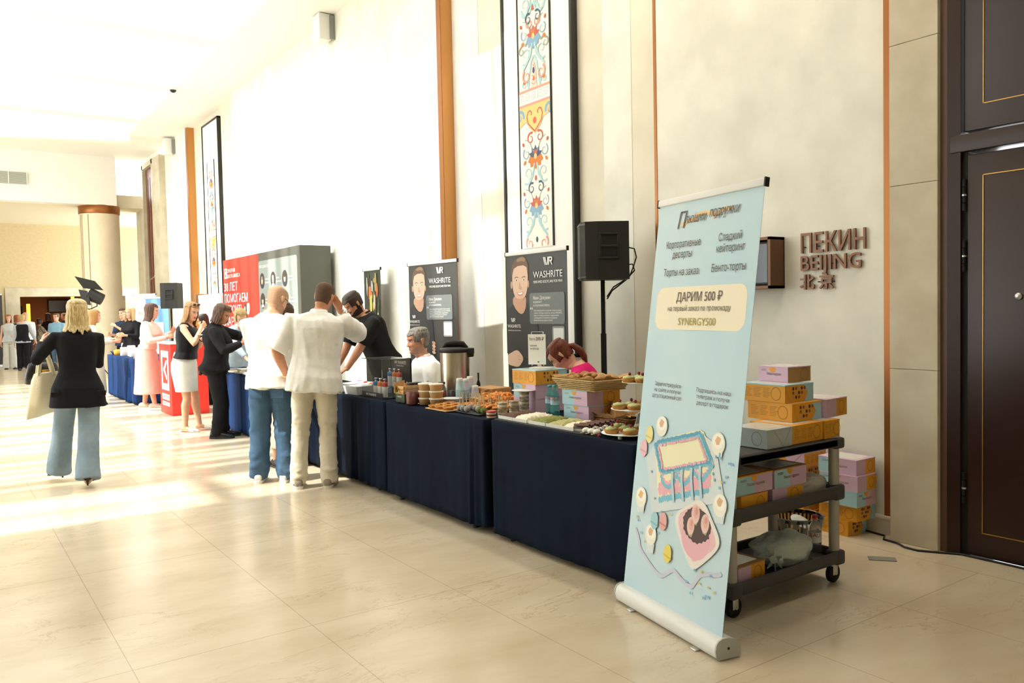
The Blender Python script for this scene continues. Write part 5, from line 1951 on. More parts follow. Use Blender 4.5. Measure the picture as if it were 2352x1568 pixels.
lump('plastic_bag', 'cloudy tied plastic bag lying on the cart lower shelf', 'bag', (3.62, 2.68, .1315), (.19, .12, .085), M_bagp, .22, 3.1, 5, (-.17, -.08, .06))
tw = lump('cup_sleeve', 'clear plastic sleeve of white cups on the cart middle shelf', 'packaging', (3.77, 2.615, .4785), (.125, .058, .062), mat('cup_sleeve_film', '#e3ddd0', .3, trans=.2, ior=1.1, bump=.5, bscale=40), .14, 8.2, 5)


def bottle(label, x, y, z, H, r, body, cap, liquid=None, group=None, label_m=None, word='', rz=0.0, wm=None):
    R = thing('bottle', label, 'bottle', (x, y, z), rz, group)
    pr = [(.0, 0), (r * .85, 0), (r, .006), (r, H * .30), (r * .95, H * .33), (r, H * .36), (r, H * .66), (r * .85, H * .76), (r * .42, H * .87), (r * .36, H * .93), (r * .36, H * .95)]
    MB().lathe(pr, body, 24).build('body', parent=R)
    MB().lathe([(0, H * .935), (r * .46, H * .935), (r * .46, H * .995), (r * .42, H), (0, H)], cap, 18).build('cap', parent=R)
    if label_m:
        q = MB().lathe([(r * 1.012, H * .40), (r * 1.015, H * .41), (r * 1.015, H * .62), (r * 1.012, H * .63)], label_m, 24, None, True, (False, False))
        if word:
            for i, ch in enumerate(word):
                a = -2.3 + (i - len(word) / 2) * .019 / r
                q.text(ch, .030, frame((math.cos(a) * r * 1.03, math.sin(a) * r * 1.03, H * .53), (-math.sin(a), math.cos(a), 0), (0, 0, 1)), wm, 'CENTER', 0, .0008)
        q.build('label', parent=R)
    return R


M_teal = mat('turquoise_plastic', '#9be4de', .08, trans=.85, ior=1.04)
M_tealcap = mat('turquoise_cap', '#3fb9b0', .4)
M_lab = mat('water_label', '#e8eef2', .45, color2='#6fb6d8', vscale=18)
M_redw = flat('label_red', '#c3282b')
bottle('left turquoise water bottle in front of the lilac boxes', 3.385, 4.36, TZ + .006, .205, .031, M_teal, M_tealcap, None, 'turquoise water bottles', M_lab, 'АРХЫЗ', 0, M_redw)
bottle('right turquoise water bottle touching the blue and lilac boxes', 3.338, 4.245, TZ + .006, .215, .031, M_teal, M_tealcap, None, 'turquoise water bottles', M_lab, 'АРХЫЗ', 0, M_redw)
bottle('clear water bottle with red cap at the right of the cart lower shelf', 3.795, 2.60, .1305, .235, .033, M_clear, mat('red_cap', '#b3242c', .4), None, None, mat('label_grey', '#c9c9c6', .4), 'BAU', 0, M_redw)

bn = thing('waste_bin', 'black slatted waste bin with clear liner standing behind the cart', 'bin', (4.15, 2.97, 0))
bn.scale = (1, 1, .82)
b = MB()
for k in range(36):
    a = 2 * math.pi * k / 36
    b.tube([(.11 * math.cos(a), .11 * math.sin(a), .01), (.138 * math.cos(a), .138 * math.sin(a), .27)], .0055, M_black, 5)
b.lathe([(.0, .0), (.113, 0), (.115, .03), (.108, .03), (0, .012)], M_black, 32)
b.build('slatted_body', parent=bn)
MB().lathe([(.134, .262), (.148, .262), (.152, .285), (.140, .29)], M_black, 32, None, True, (False, False)).build('rim', parent=bn)
l_ = MB()
l_.grid(lambda u, v: ((.102 + .055 * v + .006 * math.sin(u * 90)) * math.cos(6.283 * u), (.102 + .055 * v + .006 * math.sin(u * 90)) * math.sin(6.283 * u), .03 + v * .262 + .01 * v * mnoise.noise((u * 20, 0, 0))), 80, 6, mat('liner_film', '#e4e6e2', .2, trans=.7, ior=1.1))
l_.build('liner', parent=bn)
o = MB().lathe([(0, 0), (.035, 0), (.06, .012), (.062, .014), (.034, .004), (0, .004)], M_wframe, 24, Matrix.Translation((4.14, 2.94, .195)) @ Matrix.Rotation(.5, 4, 'X')).build('paper_plate')
tag(o, 'white plate thrown into the slatted waste bin', 'plate')
o = MB().tube([(4.905, 3.00, .008), (4.88, 2.84, .008), (4.80, 2.80, .008), (4.785, 2.70, .008), (4.74, 2.63, .008), (4.735, 2.55, .008), (4.80, 2.44, .008), (4.855, 2.35, .008), (4.858, 2.15, .008), (4.85, 1.6, .008)], .0065, M_black, 8).build('power_cord')
tag(o, 'black power cord on the floor around the stone pier', 'cord')
o = MB().box((-.075, -.035, 0.0005), (.075, .035, .006), mat('floor_plate_grey', '#8b8b80', .5), .002, Matrix.Translation((4.44, 2.60, 0)) @ Matrix.Rotation(-.9, 4, 'Z')).build('floor_plate')
tag(o, 'small grey flat plate on the marble floor right of the cart', 'floor plate')

# ------------------------------------------------------------------ food and things on the pastry tables
M_wicker = mat('wicker_pale', '#d6b981', .7, bump=.9, bscale=70)
M_wickd = mat('wicker_brown', '#a3703c', .7, bump=.9, bscale=70)
M_paper = mat('kraft_paper', '#c39a63', .75, bump=.3, bscale=14)
M_pastry = mat('pastry_golden', '#d79a48', .6, bump=.5, bscale=50, color2='#b8722c', vscale=40)
T0 = TZ + .0065


def basket(label, cx, cy, z, w, d, h, m, rz=0.0, flare=1.12, group=None):
    """woven tray: coil rows crossing upright stakes"""
    R = thing('wicker_basket', label, 'basket', (cx, cy, z), rz, group)
    b = MB()
    rows = max(3, int(h / .011))
    N = 88
    for k in range(rows):
        f = k / max(1, rows - 1)
        s = 1 + (flare - 1) * f
        pts = []
        base = rrect(-w / 2 * s, -d / 2 * s, w / 2 * s, d / 2 * s, .035, 6)
        # resample
        P = []
        for i in range(len(base)):
            a, c = base[i], base[(i + 1) % len(base)]
            n = max(1, int(math.hypot(a[0] - c[0], a[1] - c[1]) / .014))
            P += [(a[0] + (c[0] - a[0]) * j / n, a[1] + (c[1] - a[1]) * j / n) for j in range(n)]
        L = len(P)
        for i, (x, y) in enumerate(P):
            r = math.hypot(x, y)
            o = .0035 * (1 if (i + k) % 2 else -1)
            pts.append((x * (1 + o / r), y * (1 + o / r), .006 + f * (h - .008)))
        ring = [[(p[0] + (q * .004) * p[0] / math.hypot(p[0], p[1]), p[1] + q * .004 * p[1] / math.hypot(p[0], p[1]), p[2] + zz * .0055) for p in pts] for q, zz in ((-1, 0), (0, 1), (1, 0), (0, -1))]
        vs = [p for rr_ in ring for p in rr_]
        fs = []
        for a in range(4):
            for i in range(L):
                A, B = a * L + i, a * L + (i + 1) % L
                C_, D_ = ((a + 1) % 4) * L + (i + 1) % L, ((a + 1) % 4) * L + i
                fs.append((A, B, C_, D_))
        b.add(vs, fs, m, True)
    b.build('woven_side', parent=R)
    MB().box((-w / 2, -d / 2, 0), (w / 2, d / 2, .008), m, .003).build('woven_bottom', parent=R)
    return R


def crumple(R, name, w, d, z, h, m, seed, over=.03):
    b = MB()
    def f(u, v):
        x, y = (u - .5) * (w + over), (v - .5) * (d + over)
        e = max(abs(u - .5), abs(v - .5)) * 2
        return (x, y, z + h * max(0, (e - .6) / .4) ** 1.2 + .022 * mnoise.noise((u * 4 + seed, v * 4, 0)) + .012 * mnoise.noise((u * 11 + seed, v * 11, 3)))
    b.grid(f, 26, 20, m, False)
    o = b.build(name, parent=R)
    md = o.modifiers.new('t', 'SOLIDIFY')
    md.thickness = .0012
    return o


bk = basket('large pale wicker basket of small pastries on top of the blue boxes', 3.475, 4.03, TZ + .2005, .27, .36, .07, M_wicker, .0, 1.22)
crumple(bk, 'paper_lining', .30, .40, .022, .065, M_paper, 2.0)
bt_ = basket('brown wicker tray with kraft paper beside the chocolate eclairs', 3.50, 3.78, T0, .17, .30, .035, M_wickd, .1, 1.08)
crumple(bt_, 'paper_lining', .18, .30, .024, .03, M_paper, 5.0)
bs = basket('small pale wicker basket at the back near the pale blue banner', 3.66, 3.60, T0 + .05, .16, .22, .06, M_wicker, .1, 1.2)
crumple(bs, 'paper_lining', .17, .22, .03, .05, M_paper, 7.0)
o = MB().box((-.1, -.12, 0), (.1, .12, .05), BC['b'], .002, Matrix.Translation((3.66, 3.60, T0))).build('carton_riser')
tag(o, 'blue carton under the small back wicker basket', 'box')
bo_ = basket('brown wicker tray of orange snacks behind the cake pops', 3.40, 5.02, T0, .22, .42, .045, M_wickd, 0, 1.1)
crumple(bo_, 'paper_lining', .22, .42, .03, .03, M_paper, 9.0)
rr = random.Random(11)


def bun(label, x, y, z, r, m, group, seg=5, name='pastry'):
    R = MB()
    n = 20
    def f(u, v):
        a, e = 2 * math.pi * u, math.pi * v
        k = 1 + .10 * abs(math.cos(a * seg / 2)) - .05
        return (math.sin(e) * math.cos(a) * r * k, math.sin(e) * math.sin(a) * r * k, (-math.cos(e) + .75) * r * .62 * (1 if math.cos(e) < 0 else .8))
    R.grid(f, n, 10, m)
    o = R.build(name, loc=(x, y, z), rotz=rr.uniform(0, 6))
    tag(o, label, 'pastry', group)
    return o


M_choux = mat('choux_tan', '#c08f52', .6, bump=.6, bscale=40, color2='#8f6230', vscale=40)
proto = bun('golden choux pastry in the large pale wicker basket', 3.42, 4.0, TZ + .262, .026, M_choux, 'pastries in the large basket')
for i in range(19):
    o = proto.copy()
    COL.objects.link(o)
    o.location = (3.475 + rr.uniform(-.11, .10), 4.03 + rr.uniform(-.15, .15), TZ + .255 + rr.uniform(0, .025))
    o.rotation_euler = (rr.uniform(-.4, .4), rr.uniform(-.4, .4), rr.uniform(0, 6))
M_curl = mat('orange_curl', '#e79a3f', .55, bump=.5, bscale=50, color2='#d3792a', vscale=30)
c_ = MB()
c_.tube([(.018 * math.cos(a * .8), .018 * math.sin(a * .8), .010 + a * .0012) for a in range(9)], [.006, .009, .010, .010, .010, .010, .010, .009, .005], M_curl, 8)
proto = c_.build('snack_curl')
tag(proto, 'orange curled snack heaped behind the cake pops', 'snack', 'orange curled snacks')
proto.location = (3.3, 5.0, T0 + .05)
for i in range(64):
    o = proto.copy()
    COL.objects.link(o)
    k = i % 2
    cx, cy, sx, sy, zz = ((3.40, 5.02, .10, .20, .045), (3.20, 4.80, .07, .22, .012))[k]
    o.location = (cx + rr.uniform(-sx, sx), cy + rr.uniform(-sy, sy), T0 + zz + rr.uniform(0, .035) * (1 - k * .4))
    o.rotation_euler = (rr.uniform(-.6, .6), rr.uniform(-.6, .6), rr.uniform(0, 6))
# paper bags behind the snacks
for k, (x, y, z, rz, lab) in enumerate(((3.52, 5.28, T0, .3, 'left kraft paper bag standing behind the orange snacks'), (3.50, 4.86, T0, -.4, 'right kraft paper bag lying behind the orange snacks'), (3.52, 3.86, T0 + .02, .9, 'open kraft paper bag with twine in front of the blue boxes'))):
    b = MB()
    b.grid(lambda u, v: ((u - .5) * .15 * (1 + .06 * math.sin(v * 9)), .035 * math.sin(math.pi * u) * (1 - .6 * v), v * .10 + .008 * mnoise.noise((u * 6, v * 6, k))), 12, 10, M_paper, False)
    b.grid(lambda u, v: ((u - .5) * .15 * (1 + .06 * math.sin(v * 9)), -.035 * math.sin(math.pi * u) * (1 - .4 * v), v * .085 + .008 * mnoise.noise((u * 6, v * 6, k + 4))), 12, 10, M_paper, False, None, True)
    o = b.build('paper_bag', loc=(x, y, z), rotz=rz)
    tag(o, lab, 'bag')

# tart shells on a board
o = MB().box((-.045, -.11, 0), (.15, .19, .008), mat('board_bamboo', '#c9a06a', .6), .002, Matrix.Translation((2.985, 5.105, T0))).build('serving_board')
tag(o, 'thin wooden board under the small empty tart shells', 'board')


def tart(topping=False):
    s = MB()
    n = 28
    prof = [(0, 0), (.034, 0), (.042, .016), (.043, .020), (.040, .020), (.037, .012), (0, .010)]
    rs = [[(r * (1 + .03 * (k % 2)) * math.cos(2 * math.pi * k / n), r * (1 + .03 * (k % 2)) * math.sin(2 * math.pi * k / n), z) for k in range(n)] for r, z in prof]
    s.rings(rs, M_pastry, True, (False, False))
    return s


g = 'small tart shells on the wooden board'
proto = thing('tart_shell', 'small golden tart shell on the thin wooden board', 'tart', (2.998, 5.055, T0 + .009), 0, g)
tart().build('crust', parent=proto)
MB().lathe([(0, .013), (.036, .014), (.038, .012)], mat('custard', '#e2b765', .5, bump=.3, bscale=60), 20, None, True, (False, False)).build('filling', parent=proto)
for x, y in ((2.988, 5.15), (2.985, 5.24), (3.085, 5.09), (3.075, 5.185), (3.07, 5.28), (3.17, 5.13), (3.165, 5.225), (3.16, 5.32), (3.255, 5.2)):
    copy_tree(proto, (x, y, T0 + (.009 if x < 3.14 and y < 5.27 else .009)))

# cake pops
def cakepop(label, x, y, z, m, group, tilt):
    R = thing('cake_pop', label, 'cake pop', (x, y, z), 0, group)
    MB().ball((0, 0, .0225), .023, m, 16, 10).build('cake_ball', parent=R)
    MB().cyl((0, 0, .03), (tilt[0], tilt[1], .125), .0035, None, mat('stick_wood', '#dcc191', .7), 6).build('stick', parent=R)
    return R


M_coco = mat('coconut_grey', '#9b9794', .9, bump=1.2, bscale=260, color2='#e4e0da', vscale=220)
M_pist = mat('pistachio_green', '#6f8040', .9, bump=1.2, bscale=260, color2='#9aa45c', vscale=220)
sl_ = MB().box((-.13, -.19, 0), (.13, .19, .006), mat('slate_black', '#26262a', .7), .001, Matrix.Translation((3.14, 4.86, T0 - .001))).build('slate_tray')
tag(sl_, 'black slate tray under the coconut cake pops', 'tray')
p1 = cakepop('grey coconut coated cake pop on a stick on the slate tray', 3.044, 4.974, T0 + .005, M_coco, 'coconut cake pops', (.004, .003))
for x, y in ((3.033, 4.915), (3.034, 4.86), (3.105, 4.86), (3.09, 4.80), (3.12, 4.95), (3.19, 5.0), (3.17, 4.92), (3.23, 4.97), (3.16, 4.84), (3.24, 4.90)):
    copy_tree(p1, (x, y, T0 + .005), rr.uniform(0, 6))
p2 = cakepop('green pistachio coated cake pop beside the red layered dessert cup', 3.068, 4.75, T0 + .005, M_pist, 'pistachio cake pops', (.003, -.003))
for x, y in ((3.062, 4.69), (3.13, 4.73)):
    copy_tree(p2, (x, y, T0 + .005), 1.0)
pk = MB().cyl((0, 0, 0), (.004, .003, .10), .0028, None, mat('stick_wood', '#dcc191', .7), 6).build('wooden_pick', loc=(3.2, 4.7, T0 + .02))
tag(pk, 'wooden pick standing among the orange snacks', 'pick', 'wooden picks in the snacks')
for i in range(14):
    o = pk.copy()
    COL.objects.link(o)
    o.location = (3.14 + rr.uniform(0, .12), 4.62 + rr.uniform(0, .36), T0 + .02)
    o.rotation_euler = (rr.uniform(-.1, .1), rr.uniform(-.1, .1), 0)

# layered dessert cups
M_trif = mat('trifle_layers', '#d9cda6', .6, color2='#7c5734', vscale=26, stretch=(1, 1, 2.4))
M_cream = mat('whipped_cream', '#f3ecd6', .55, bump=.4, bscale=40)


def dessert_cup(label, x, y, z, layers, group, r=.036, h=.05):
    R = thing('dessert_cup', label, 'dessert cup', (x, y, z), 0, group)
    MB().lathe([(0, 0), (r * .9, 0), (r, h * .95), (r * 1.04, h)], M_clear, 24, None, True, (True, False)).build('cup', parent=R)
    q = MB()
    n = len(layers)
    for k, m_ in enumerate(layers):
        q.lathe([(r * .86, .002 + k * h * .9 / n), (r * .90, .002 + (k + 1) * h * .9 / n)], m_, 22)
    q.build('layers', parent=R)
    return R


M_velvet = mat('red_velvet', '#a51c22', .6)
dessert_cup('red and white layered dessert cup at the table edge', 3.012, 4.52, T0, [M_cream, M_velvet, M_cream, mat('red_jelly', '#cf3434', .4)], None)
g = 'cream and biscuit dessert cups'
pos = [(3.095, 4.51, 0), (3.095, 4.51, 1), (3.205, 4.53, 0), (3.205, 4.53, 1), (3.305, 4.545, 0), (3.305, 4.545, 1), (3.305, 4.545, 2)]
labs = ['bottom cream dessert cup next to the red dessert cup', 'upper cream dessert cup of the short left stack', 'bottom cream dessert cup of the middle stack', 'upper cream dessert cup of the middle stack', 'bottom cream dessert cup under the white plate', 'middle cream dessert cup of the stack under the white plate', 'top cream dessert cup directly under the white plate']
c0 = None
for (x, y, k), lb in zip(pos, labs):
    if c0 is None:
        c0 = dessert_cup(lb, x, y, T0, [M_trif, M_cream, M_trif], g)
    else:
        copy_tree(c0, (x, y, T0 + k * .051), .7 * k, lb)
o = MB().lathe([(0, 0), (.05, 0), (.085, .008), (.086, .010), (.05, .004), (0, .004)], M_wframe, 36, Matrix.Translation((3.305, 4.545, T0 + .1535))).build('plate')
tag(o, 'white plate lying on the tallest stack of dessert cups', 'plate')

# long white trays of cakes at the table edge
M_tray = mat('white_card', '#e9e6dc', .6)
rb_ = MB().box((-.15, -.46, 0), (.11, .44, .005), mat('slate_black', '#26262a', .7), .001, Matrix.Translation((3.13, 4.0, T0 - .001))).build('slate_tray')
tag(rb_, 'long black slate tray under the white cake trays', 'tray')
M_green = mat('pistachio_crumb', '#a3a35c', .85, bump=1.0, bscale=160, color2='#7d8443', vscale=90)
M_dk = mat('chocolate_brown', '#4a2e24', .45, bump=.3, bscale=60)
M_cocoa = mat('cocoa_crumb', '#6d5040', .85, bump=1.0, bscale=160)
trays = [(4.36, .16, M_cocoa, 'chocolate crumb cake roll in white tray beside the dessert cups', 0), (4.20, .15, M_cream, 'cream topped cake roll in white tray', 1), (4.02, .17, M_green, 'green pistachio crumb cake roll in white tray', 2), (3.85, .15, mat('green_cream', '#b9b57c', .8, bump=.8, bscale=90), 'second green crumb cake roll in white tray nearer the banner', 2), (3.72, .11, mat('cream_white2', '#f1e7c9', .5, bump=.3, bscale=40), 'smooth cream cake roll in white tray next to the eclairs', 3)]
for y, wd, m_, lb, kind in trays:
    R = thing('cake_tray', lb, 'cake', (3.135, y, T0 + .0045))
    MB().box((-.12, -wd / 2, 0), (.12, wd / 2, .003), M_tray).box((-.122, -wd / 2, 0), (-.118, wd / 2, .020), M_tray).box((.118, -wd / 2, 0), (.122, wd / 2, .02), M_tray).build('card_tray', parent=R)
    def f(u, v, wd=wd, kind=kind):
        x, y_ = (u - .5) * .225, (v - .5) * (wd - .012)
        e = min(1, 4 * min(u, 1 - u, v, 1 - v) + .15)
        z = .003 + .034 * math.sqrt(e) + .008 * mnoise.noise((x * 40, y_ * 40 + y, 1))
        if kind == 1:
            z += .008 * abs(math.sin(u * 22)) * abs(math.sin(v * 16))
        return (x, y_, z if 0 < u < 1 and 0 < v < 1 else .003)
    MB().grid(f, 34, 24, m_).build('cake', parent=R)
# eclairs and marshmallow cakes
g = 'chocolate eclairs in white sleeves'
e0 = thing('eclair', 'chocolate eclair in white paper sleeve between cream roll and brown wicker tray', 'eclair', (3.06, 3.64, T0), -1.15, g)
q = MB()
q.tube([(-.055, 0, .018), (-.045, 0, .020), (.045, 0, .020), (.055, 0, .018)], [.008, .018, .018, .009], M_dk, 12)
q.grid(lambda u, v: ((u - .5) * .095, (v - .5) * .034, .036 + .010 * math.sin(math.pi * v) + .004 * mnoise.noise((u * 9, v * 6, 2))), 14, 8, mat('choc_icing', '#5c382b', .35))
q.build('pastry', parent=e0)
MB().add([(-.06, -.022, 0.0), (.035, -.022, 0), (.035, .022, 0), (-.06, .022, 0), (-.05, -.026, .020), (.03, -.026, .020), (.03, .026, .020), (-.05, .026, .020)], [(0, 1, 2, 3), (0, 4, 5, 1), (3, 2, 6, 7), (0, 3, 7, 4)], M_tray).build('paper_sleeve', parent=e0)
for k, (x, y) in enumerate(((3.11, 3.65), (3.16, 3.66), (3.21, 3.67), (3.26, 3.68), (3.31, 3.69))):
    copy_tree(e0, (x, y, T0), -1.15)
M_sprk = mat('sprinkled_chocolate', '#2f211c', .6, color2='#e9dfd2', vscale=130)
for k in range(9):
    i, j = k % 3, k // 3
    x, y = 3.035 + j * .075, 3.575 - i * .047
    m_ = mat('marshmallow_white', '#f3f1ea', .5) if j == 0 else M_sprk
    lb = ['white glazed cake pop lying at the slate edge before the tart stand', 'dark sprinkled cake pop lying behind the white glazed ones'][j > 0]
    R = thing('glazed_cake', lb, 'cake', (x, y, T0), .2, ['white glazed cakes', 'sprinkled dark cakes'][j > 0])
    MB().ball((0, 0, .017), (.026, .021, .018), m_, 16, 10).build('glaze', parent=R)
    MB().ball((.004, 0, .012), (.029, .019, .012), M_dk, 14, 8).build('cake', parent=R)
    MB().box((-.05, -.004, .008), (-.02, .004, .012), mat('stick_wood', '#dcc191', .7), .001).build('stick', parent=R)

# three-tier tart stand
SX, SY = 3.13, 3.325
ts = thing('cake_stand', 'white three-tier stand of raspberry tarts beside the pale blue banner', 'cake stand', (SX, SY, T0))
tiers = ((.0, .025, .150), (.04, .155, .125), (.10, .300, .105))
for k, (dx, z, r) in enumerate(tiers):
    MB().lathe([(0, z - .004), (r * .9, z - .004), (r, z - .001), (r * .995, z + .001), (0, z + .001)], M_wframe, 40, Matrix.Translation((dx, 0, 0))).build('tier', parent=ts)
MB().tube([(.10, -.05, .02), (.11, -.055, .16), (.125, -.04, .30)], [.012, .010, .009], M_wframe, 12).build('stem', parent=ts)
for a in (0, 120, 240):
    MB().cyl((.1 * math.cos(math.radians(a + 200)), .1 * math.sin(math.radians(a + 200)), 0), (.1 * math.cos(math.radians(a + 200)), .1 * math.sin(math.radians(a + 200)), .022), .012, None, M_wframe, 10).build('foot', parent=ts)
M_matcha = mat('green_cream_swirl', '#c3c88a', .5, bump=.3, bscale=50)
M_rasp = mat('raspberry', '#a31a2e', .45, bump=1.0, bscale=220)
g = 'raspberry tarts on the tier stand'
tp = None
for k, (dx, z, r) in enumerate(tiers):
    for i, (ax, ay) in enumerate(((-.095, .03), (-.055, -.075), (.0, .015), (.045, -.08), (.02, .105), (.095, .0))[:(6, 4, 4)[k]]):
        s_ = r / .150
        lab = 'green cream tart with raspberries on the %s tier of the white stand' % ('bottom', 'middle', 'top')[k]
        p = (SX + dx + ax * s_, SY + ay * s_, T0 + z + .0018)
        if tp is None:
            tp = thing('raspberry_tart', lab, 'tart', p, 0, g)
            tart().build('crust', parent=tp)
            q = MB()
            pts = []
            for a in range(30):
                t_ = a / 29
                pts.append(((.033 - .029 * t_) * math.cos(t_ * 13), (.033 - .029 * t_) * math.sin(t_ * 13), .020 + .014 * t_))
            q.tube(pts, [.0105 - .004 * (i_ / 29) for i_ in range(30)], M_matcha, 8)
            q.build('cream_swirl', parent=tp)
            MB().ball((0, -.004, .045), (.0085, .0085, .010), M_rasp, 12, 8).build('raspberry', parent=tp)
        else:
            copy_tree(tp, p, i * 1.3, lab)
o = MB().box((-.05, -.002, 0), (.05, .002, .11), M_wframe, 0, Matrix.Translation((3.33, 3.47, T0)) @ Matrix.Rotation(.5, 4, 'Z') @ Matrix.Rotation(.25, 4, 'X')).build('leaflet')
tag(o, 'white leaflet card leaning beside the tart stand stem', 'card')
o = MB().lathe([(0, 0), (.010, 0), (.012, .012), (.004, .018), (0, .018)], M_rasp, 10, Matrix.Translation((3.005, 3.435, T0)) @ Matrix.Rotation(1.2, 4, 'Y')).build('fallen_raspberry')
tag(o, 'single raspberry fallen on the tablecloth before the tart stand', 'raspberry')

# price sign
sg = thing('price_sign', 'white price sign in a clear stand on the yellow pastry box', 'sign', (3.50, 4.60, TZ + .3025), 0)
Mg = frame((-.05, .085, .03), (.50, -.866, 0), (0, 0, 1))
MB().box((0, 0, -.003), (.135, .215, 0), mat('sign_white', '#f3f2ec', .4), 0, Mg).build('card', parent=sg)
q = MB()
IK = flat('sign_ink', '#23232b')
tt = lambda s, x, y, size, w, m=IK, b=0: q.text(s, size, Mg @ Matrix.Translation((x, y, .0008)), m, 'LEFT', 0, b, 0, w)
tt('Все по', .012, .172, .026, .044)
tt('200 ₽', .060, .170, .036, .062, IK, .001)
tt('платите', .016, .128, .018, .05)
tt('по QR-коду', .016, .107, .018, .068)
q.prism(ellipse(.078, .018, .007, .005, 14), .0003, .0008, flat('sign_green', '#3f9a3d'), Mg)
q.build('lettering', parent=sg)
MB().tube([Mg @ Vector(p) for p in ((.025, -.01, -.008), (.025, .232, -.008), (.115, .232, -.008), (.115, -.01, -.008))], .003, M_alu, 6).build('wire_frame', parent=sg)
MB().box((-.075, -.05, 0), (.085, .06, .012), mat('sign_base', '#dfe2de', .3), .003, Matrix.Rotation(-1.05, 4, 'Z')).build('base', parent=sg)

# perfume style black bottle, urn, cups, jars
R = thing('spray_bottle', 'tall black display bottle with chrome cap behind the yellow box', 'bottle', (3.60, 5.02, T0))
MB().lathe([(0, 0), (.030, 0), (.031, .004), (.031, .150), (.028, .160), (.012, .164)], mat('bottle_black', '#22242a', .4), 24).build('body', parent=R)
MB().lathe([(.022, .160), (.022, .238), (.019, .242), (0, .242)], mat('chrome', '#d3d6d8', .12, 1.0), 24).build('cap', parent=R)
q = MB()
for s, z, size, m_ in (('PLAY', .06, .040, flat('play_orange', '#e08a3c')), ('WASHRITE', .125, .011, WH), ('WR', .138, .014, WH)):
    n = len(s)
    for i, ch in enumerate(s):
        a = -2.35 + (i - (n - 1) / 2) * size * .62 / .031
        q.text(ch, size, frame((math.cos(a) * .0318, math.sin(a) * .0318, z), (-math.sin(a), math.cos(a), 0), (0, 0, 1)), m_, 'CENTER', 0, .0005)
q.build('lettering', parent=R)
ur = thing('coffee_urn', 'big stainless steel drinks urn with black lid behind the seated man in white', 'urn', (3.52, 5.81, T0))
M_steel = mat('brushed_steel', '#c0b6a2', .28, 1.0, stretch=(30, 30, .3), bump=.05, bscale=20)
MB().lathe([(0, 0), (.118, 0), (.12, .01), (.124, .37), (.12, .385), (0, .385)], M_steel, 48).build('body', parent=ur)
q = MB().lathe([(.127, .375), (.131, .380), (.131, .402), (.120, .410), (.06, .420), (0, .420)], M_black, 40)
q.tube([(-.075, .06, .405), (-.05, .05, .438), (.0, .0, .447), (.05, -.05, .440), (.075, -.07, .405)], [.02, .028, .03, .028, .02], M_black, 10, True, True, .6)
q.build('lid', parent=ur)
MB().box((-.035, -.03, .355), (.035, .03, .41), M_black, .008, Matrix.Rotation(-.85, 4, 'Z') @ Matrix.Translation((.128, 0, 0))).box((-.02, -.024, .335), (.03, .024, .37), M_black, .008, Matrix.Rotation(-.85, 4, 'Z') @ Matrix.Translation((.13, 0, 0))).build('latch', parent=ur)
o = MB().tube([(0, 0, 0), (0, 0, .10), (0, 0, .13), (0, 0, .19)], [.022, .016, .006, .008], M_black, 10).build('brush', loc=(3.74, 5.80, T0))
tag(o, 'black brush standing upright right of the steel urn', 'brush')
o = MB().box((-.10, -.13, 0), (.10, .13, .105), BC['k'], .001, Matrix.Translation((3.60, 5.40, T0)) @ Matrix.Rotation(.12, 4, 'Z')).build('cardboard_box')
tag(o, 'plain brown cardboard box behind the paper cups', 'box')
gcup = 'stacked pastel paper cups'


def cup_stack(label, x, y, n, m, tall, z=T0):
    R = thing('paper_cup_stack', label, 'cups', (x, y, z))
    for k in range(n):
        o = MB().lathe([(.032, 0), (.0345, .003), (.033, .006), (.026, .085 if k == n - 1 else .02), (0, .085 if k == n - 1 else .02)], m, 24, Matrix.Translation((0, 0, k * .012)), True, (False, False)).build('cup', parent=R)
    return R


M_cupb, M_cupl = mat('cup_blue', '#b7d5d8', .5), mat('cup_lilac', '#cfbfd2', .5, color2='#b9d3d6', vscale=9)
def upturned(label, x, y, z, m):
    R = thing('paper_cup', label, 'cup', (x, y, z), 0, gcup)
    MB().lathe([(.034, 0), (.036, .003), (.034, .006), (.0265, .078)], m, 24, None, True, (False, False)).build('wall', parent=R)
    MB().lathe([(.0268, .075), (.0272, .078), (.0250, .092), (.0235, .094), (.022, .090), (0, .090)], M_wframe, 24).build('base', parent=R)
    return R
ca_, cb_, cc_ = None, None, None
for (x, y, n, m, lb) in ((3.37, 5.50, 8, M_cupb, 'pale blue paper cup nested in the stack right of the dark juice jug'), (3.46, 5.56, 7, M_cupl, 'lilac and blue paper cup in the middle nested stack'), (3.53, 5.60, 8, M_cupl, 'lilac paper cup in the rear nested stack')):
    p = upturned(lb, x, y, T0, m)
    for k in range(1, n):
        copy_tree(p, (x, y, T0 + k * .013))
upturned('single lilac paper cup standing upside down beside the cup stacks', 3.47, 5.43, T0 + .03, M_cupl)
for x, y, lb, n in ((3.47, 5.43, 'pale paper bowl under the single upturned cup', 1), (3.53, 5.36, 'pale green paper bowl right of the single upturned cup', 2)):
    o = MB().lathe([(0, 0), (.030, 0), (.042, .028), (.044, .030), (.040, .030), (.028, .004), (0, .004)], M_cupb, 28, Matrix.Translation((x, y, T0))).build('paper_bowl')
    tag(o, lb, 'bowl')
g = 'kraft soup containers with pale lids'
k0 = None
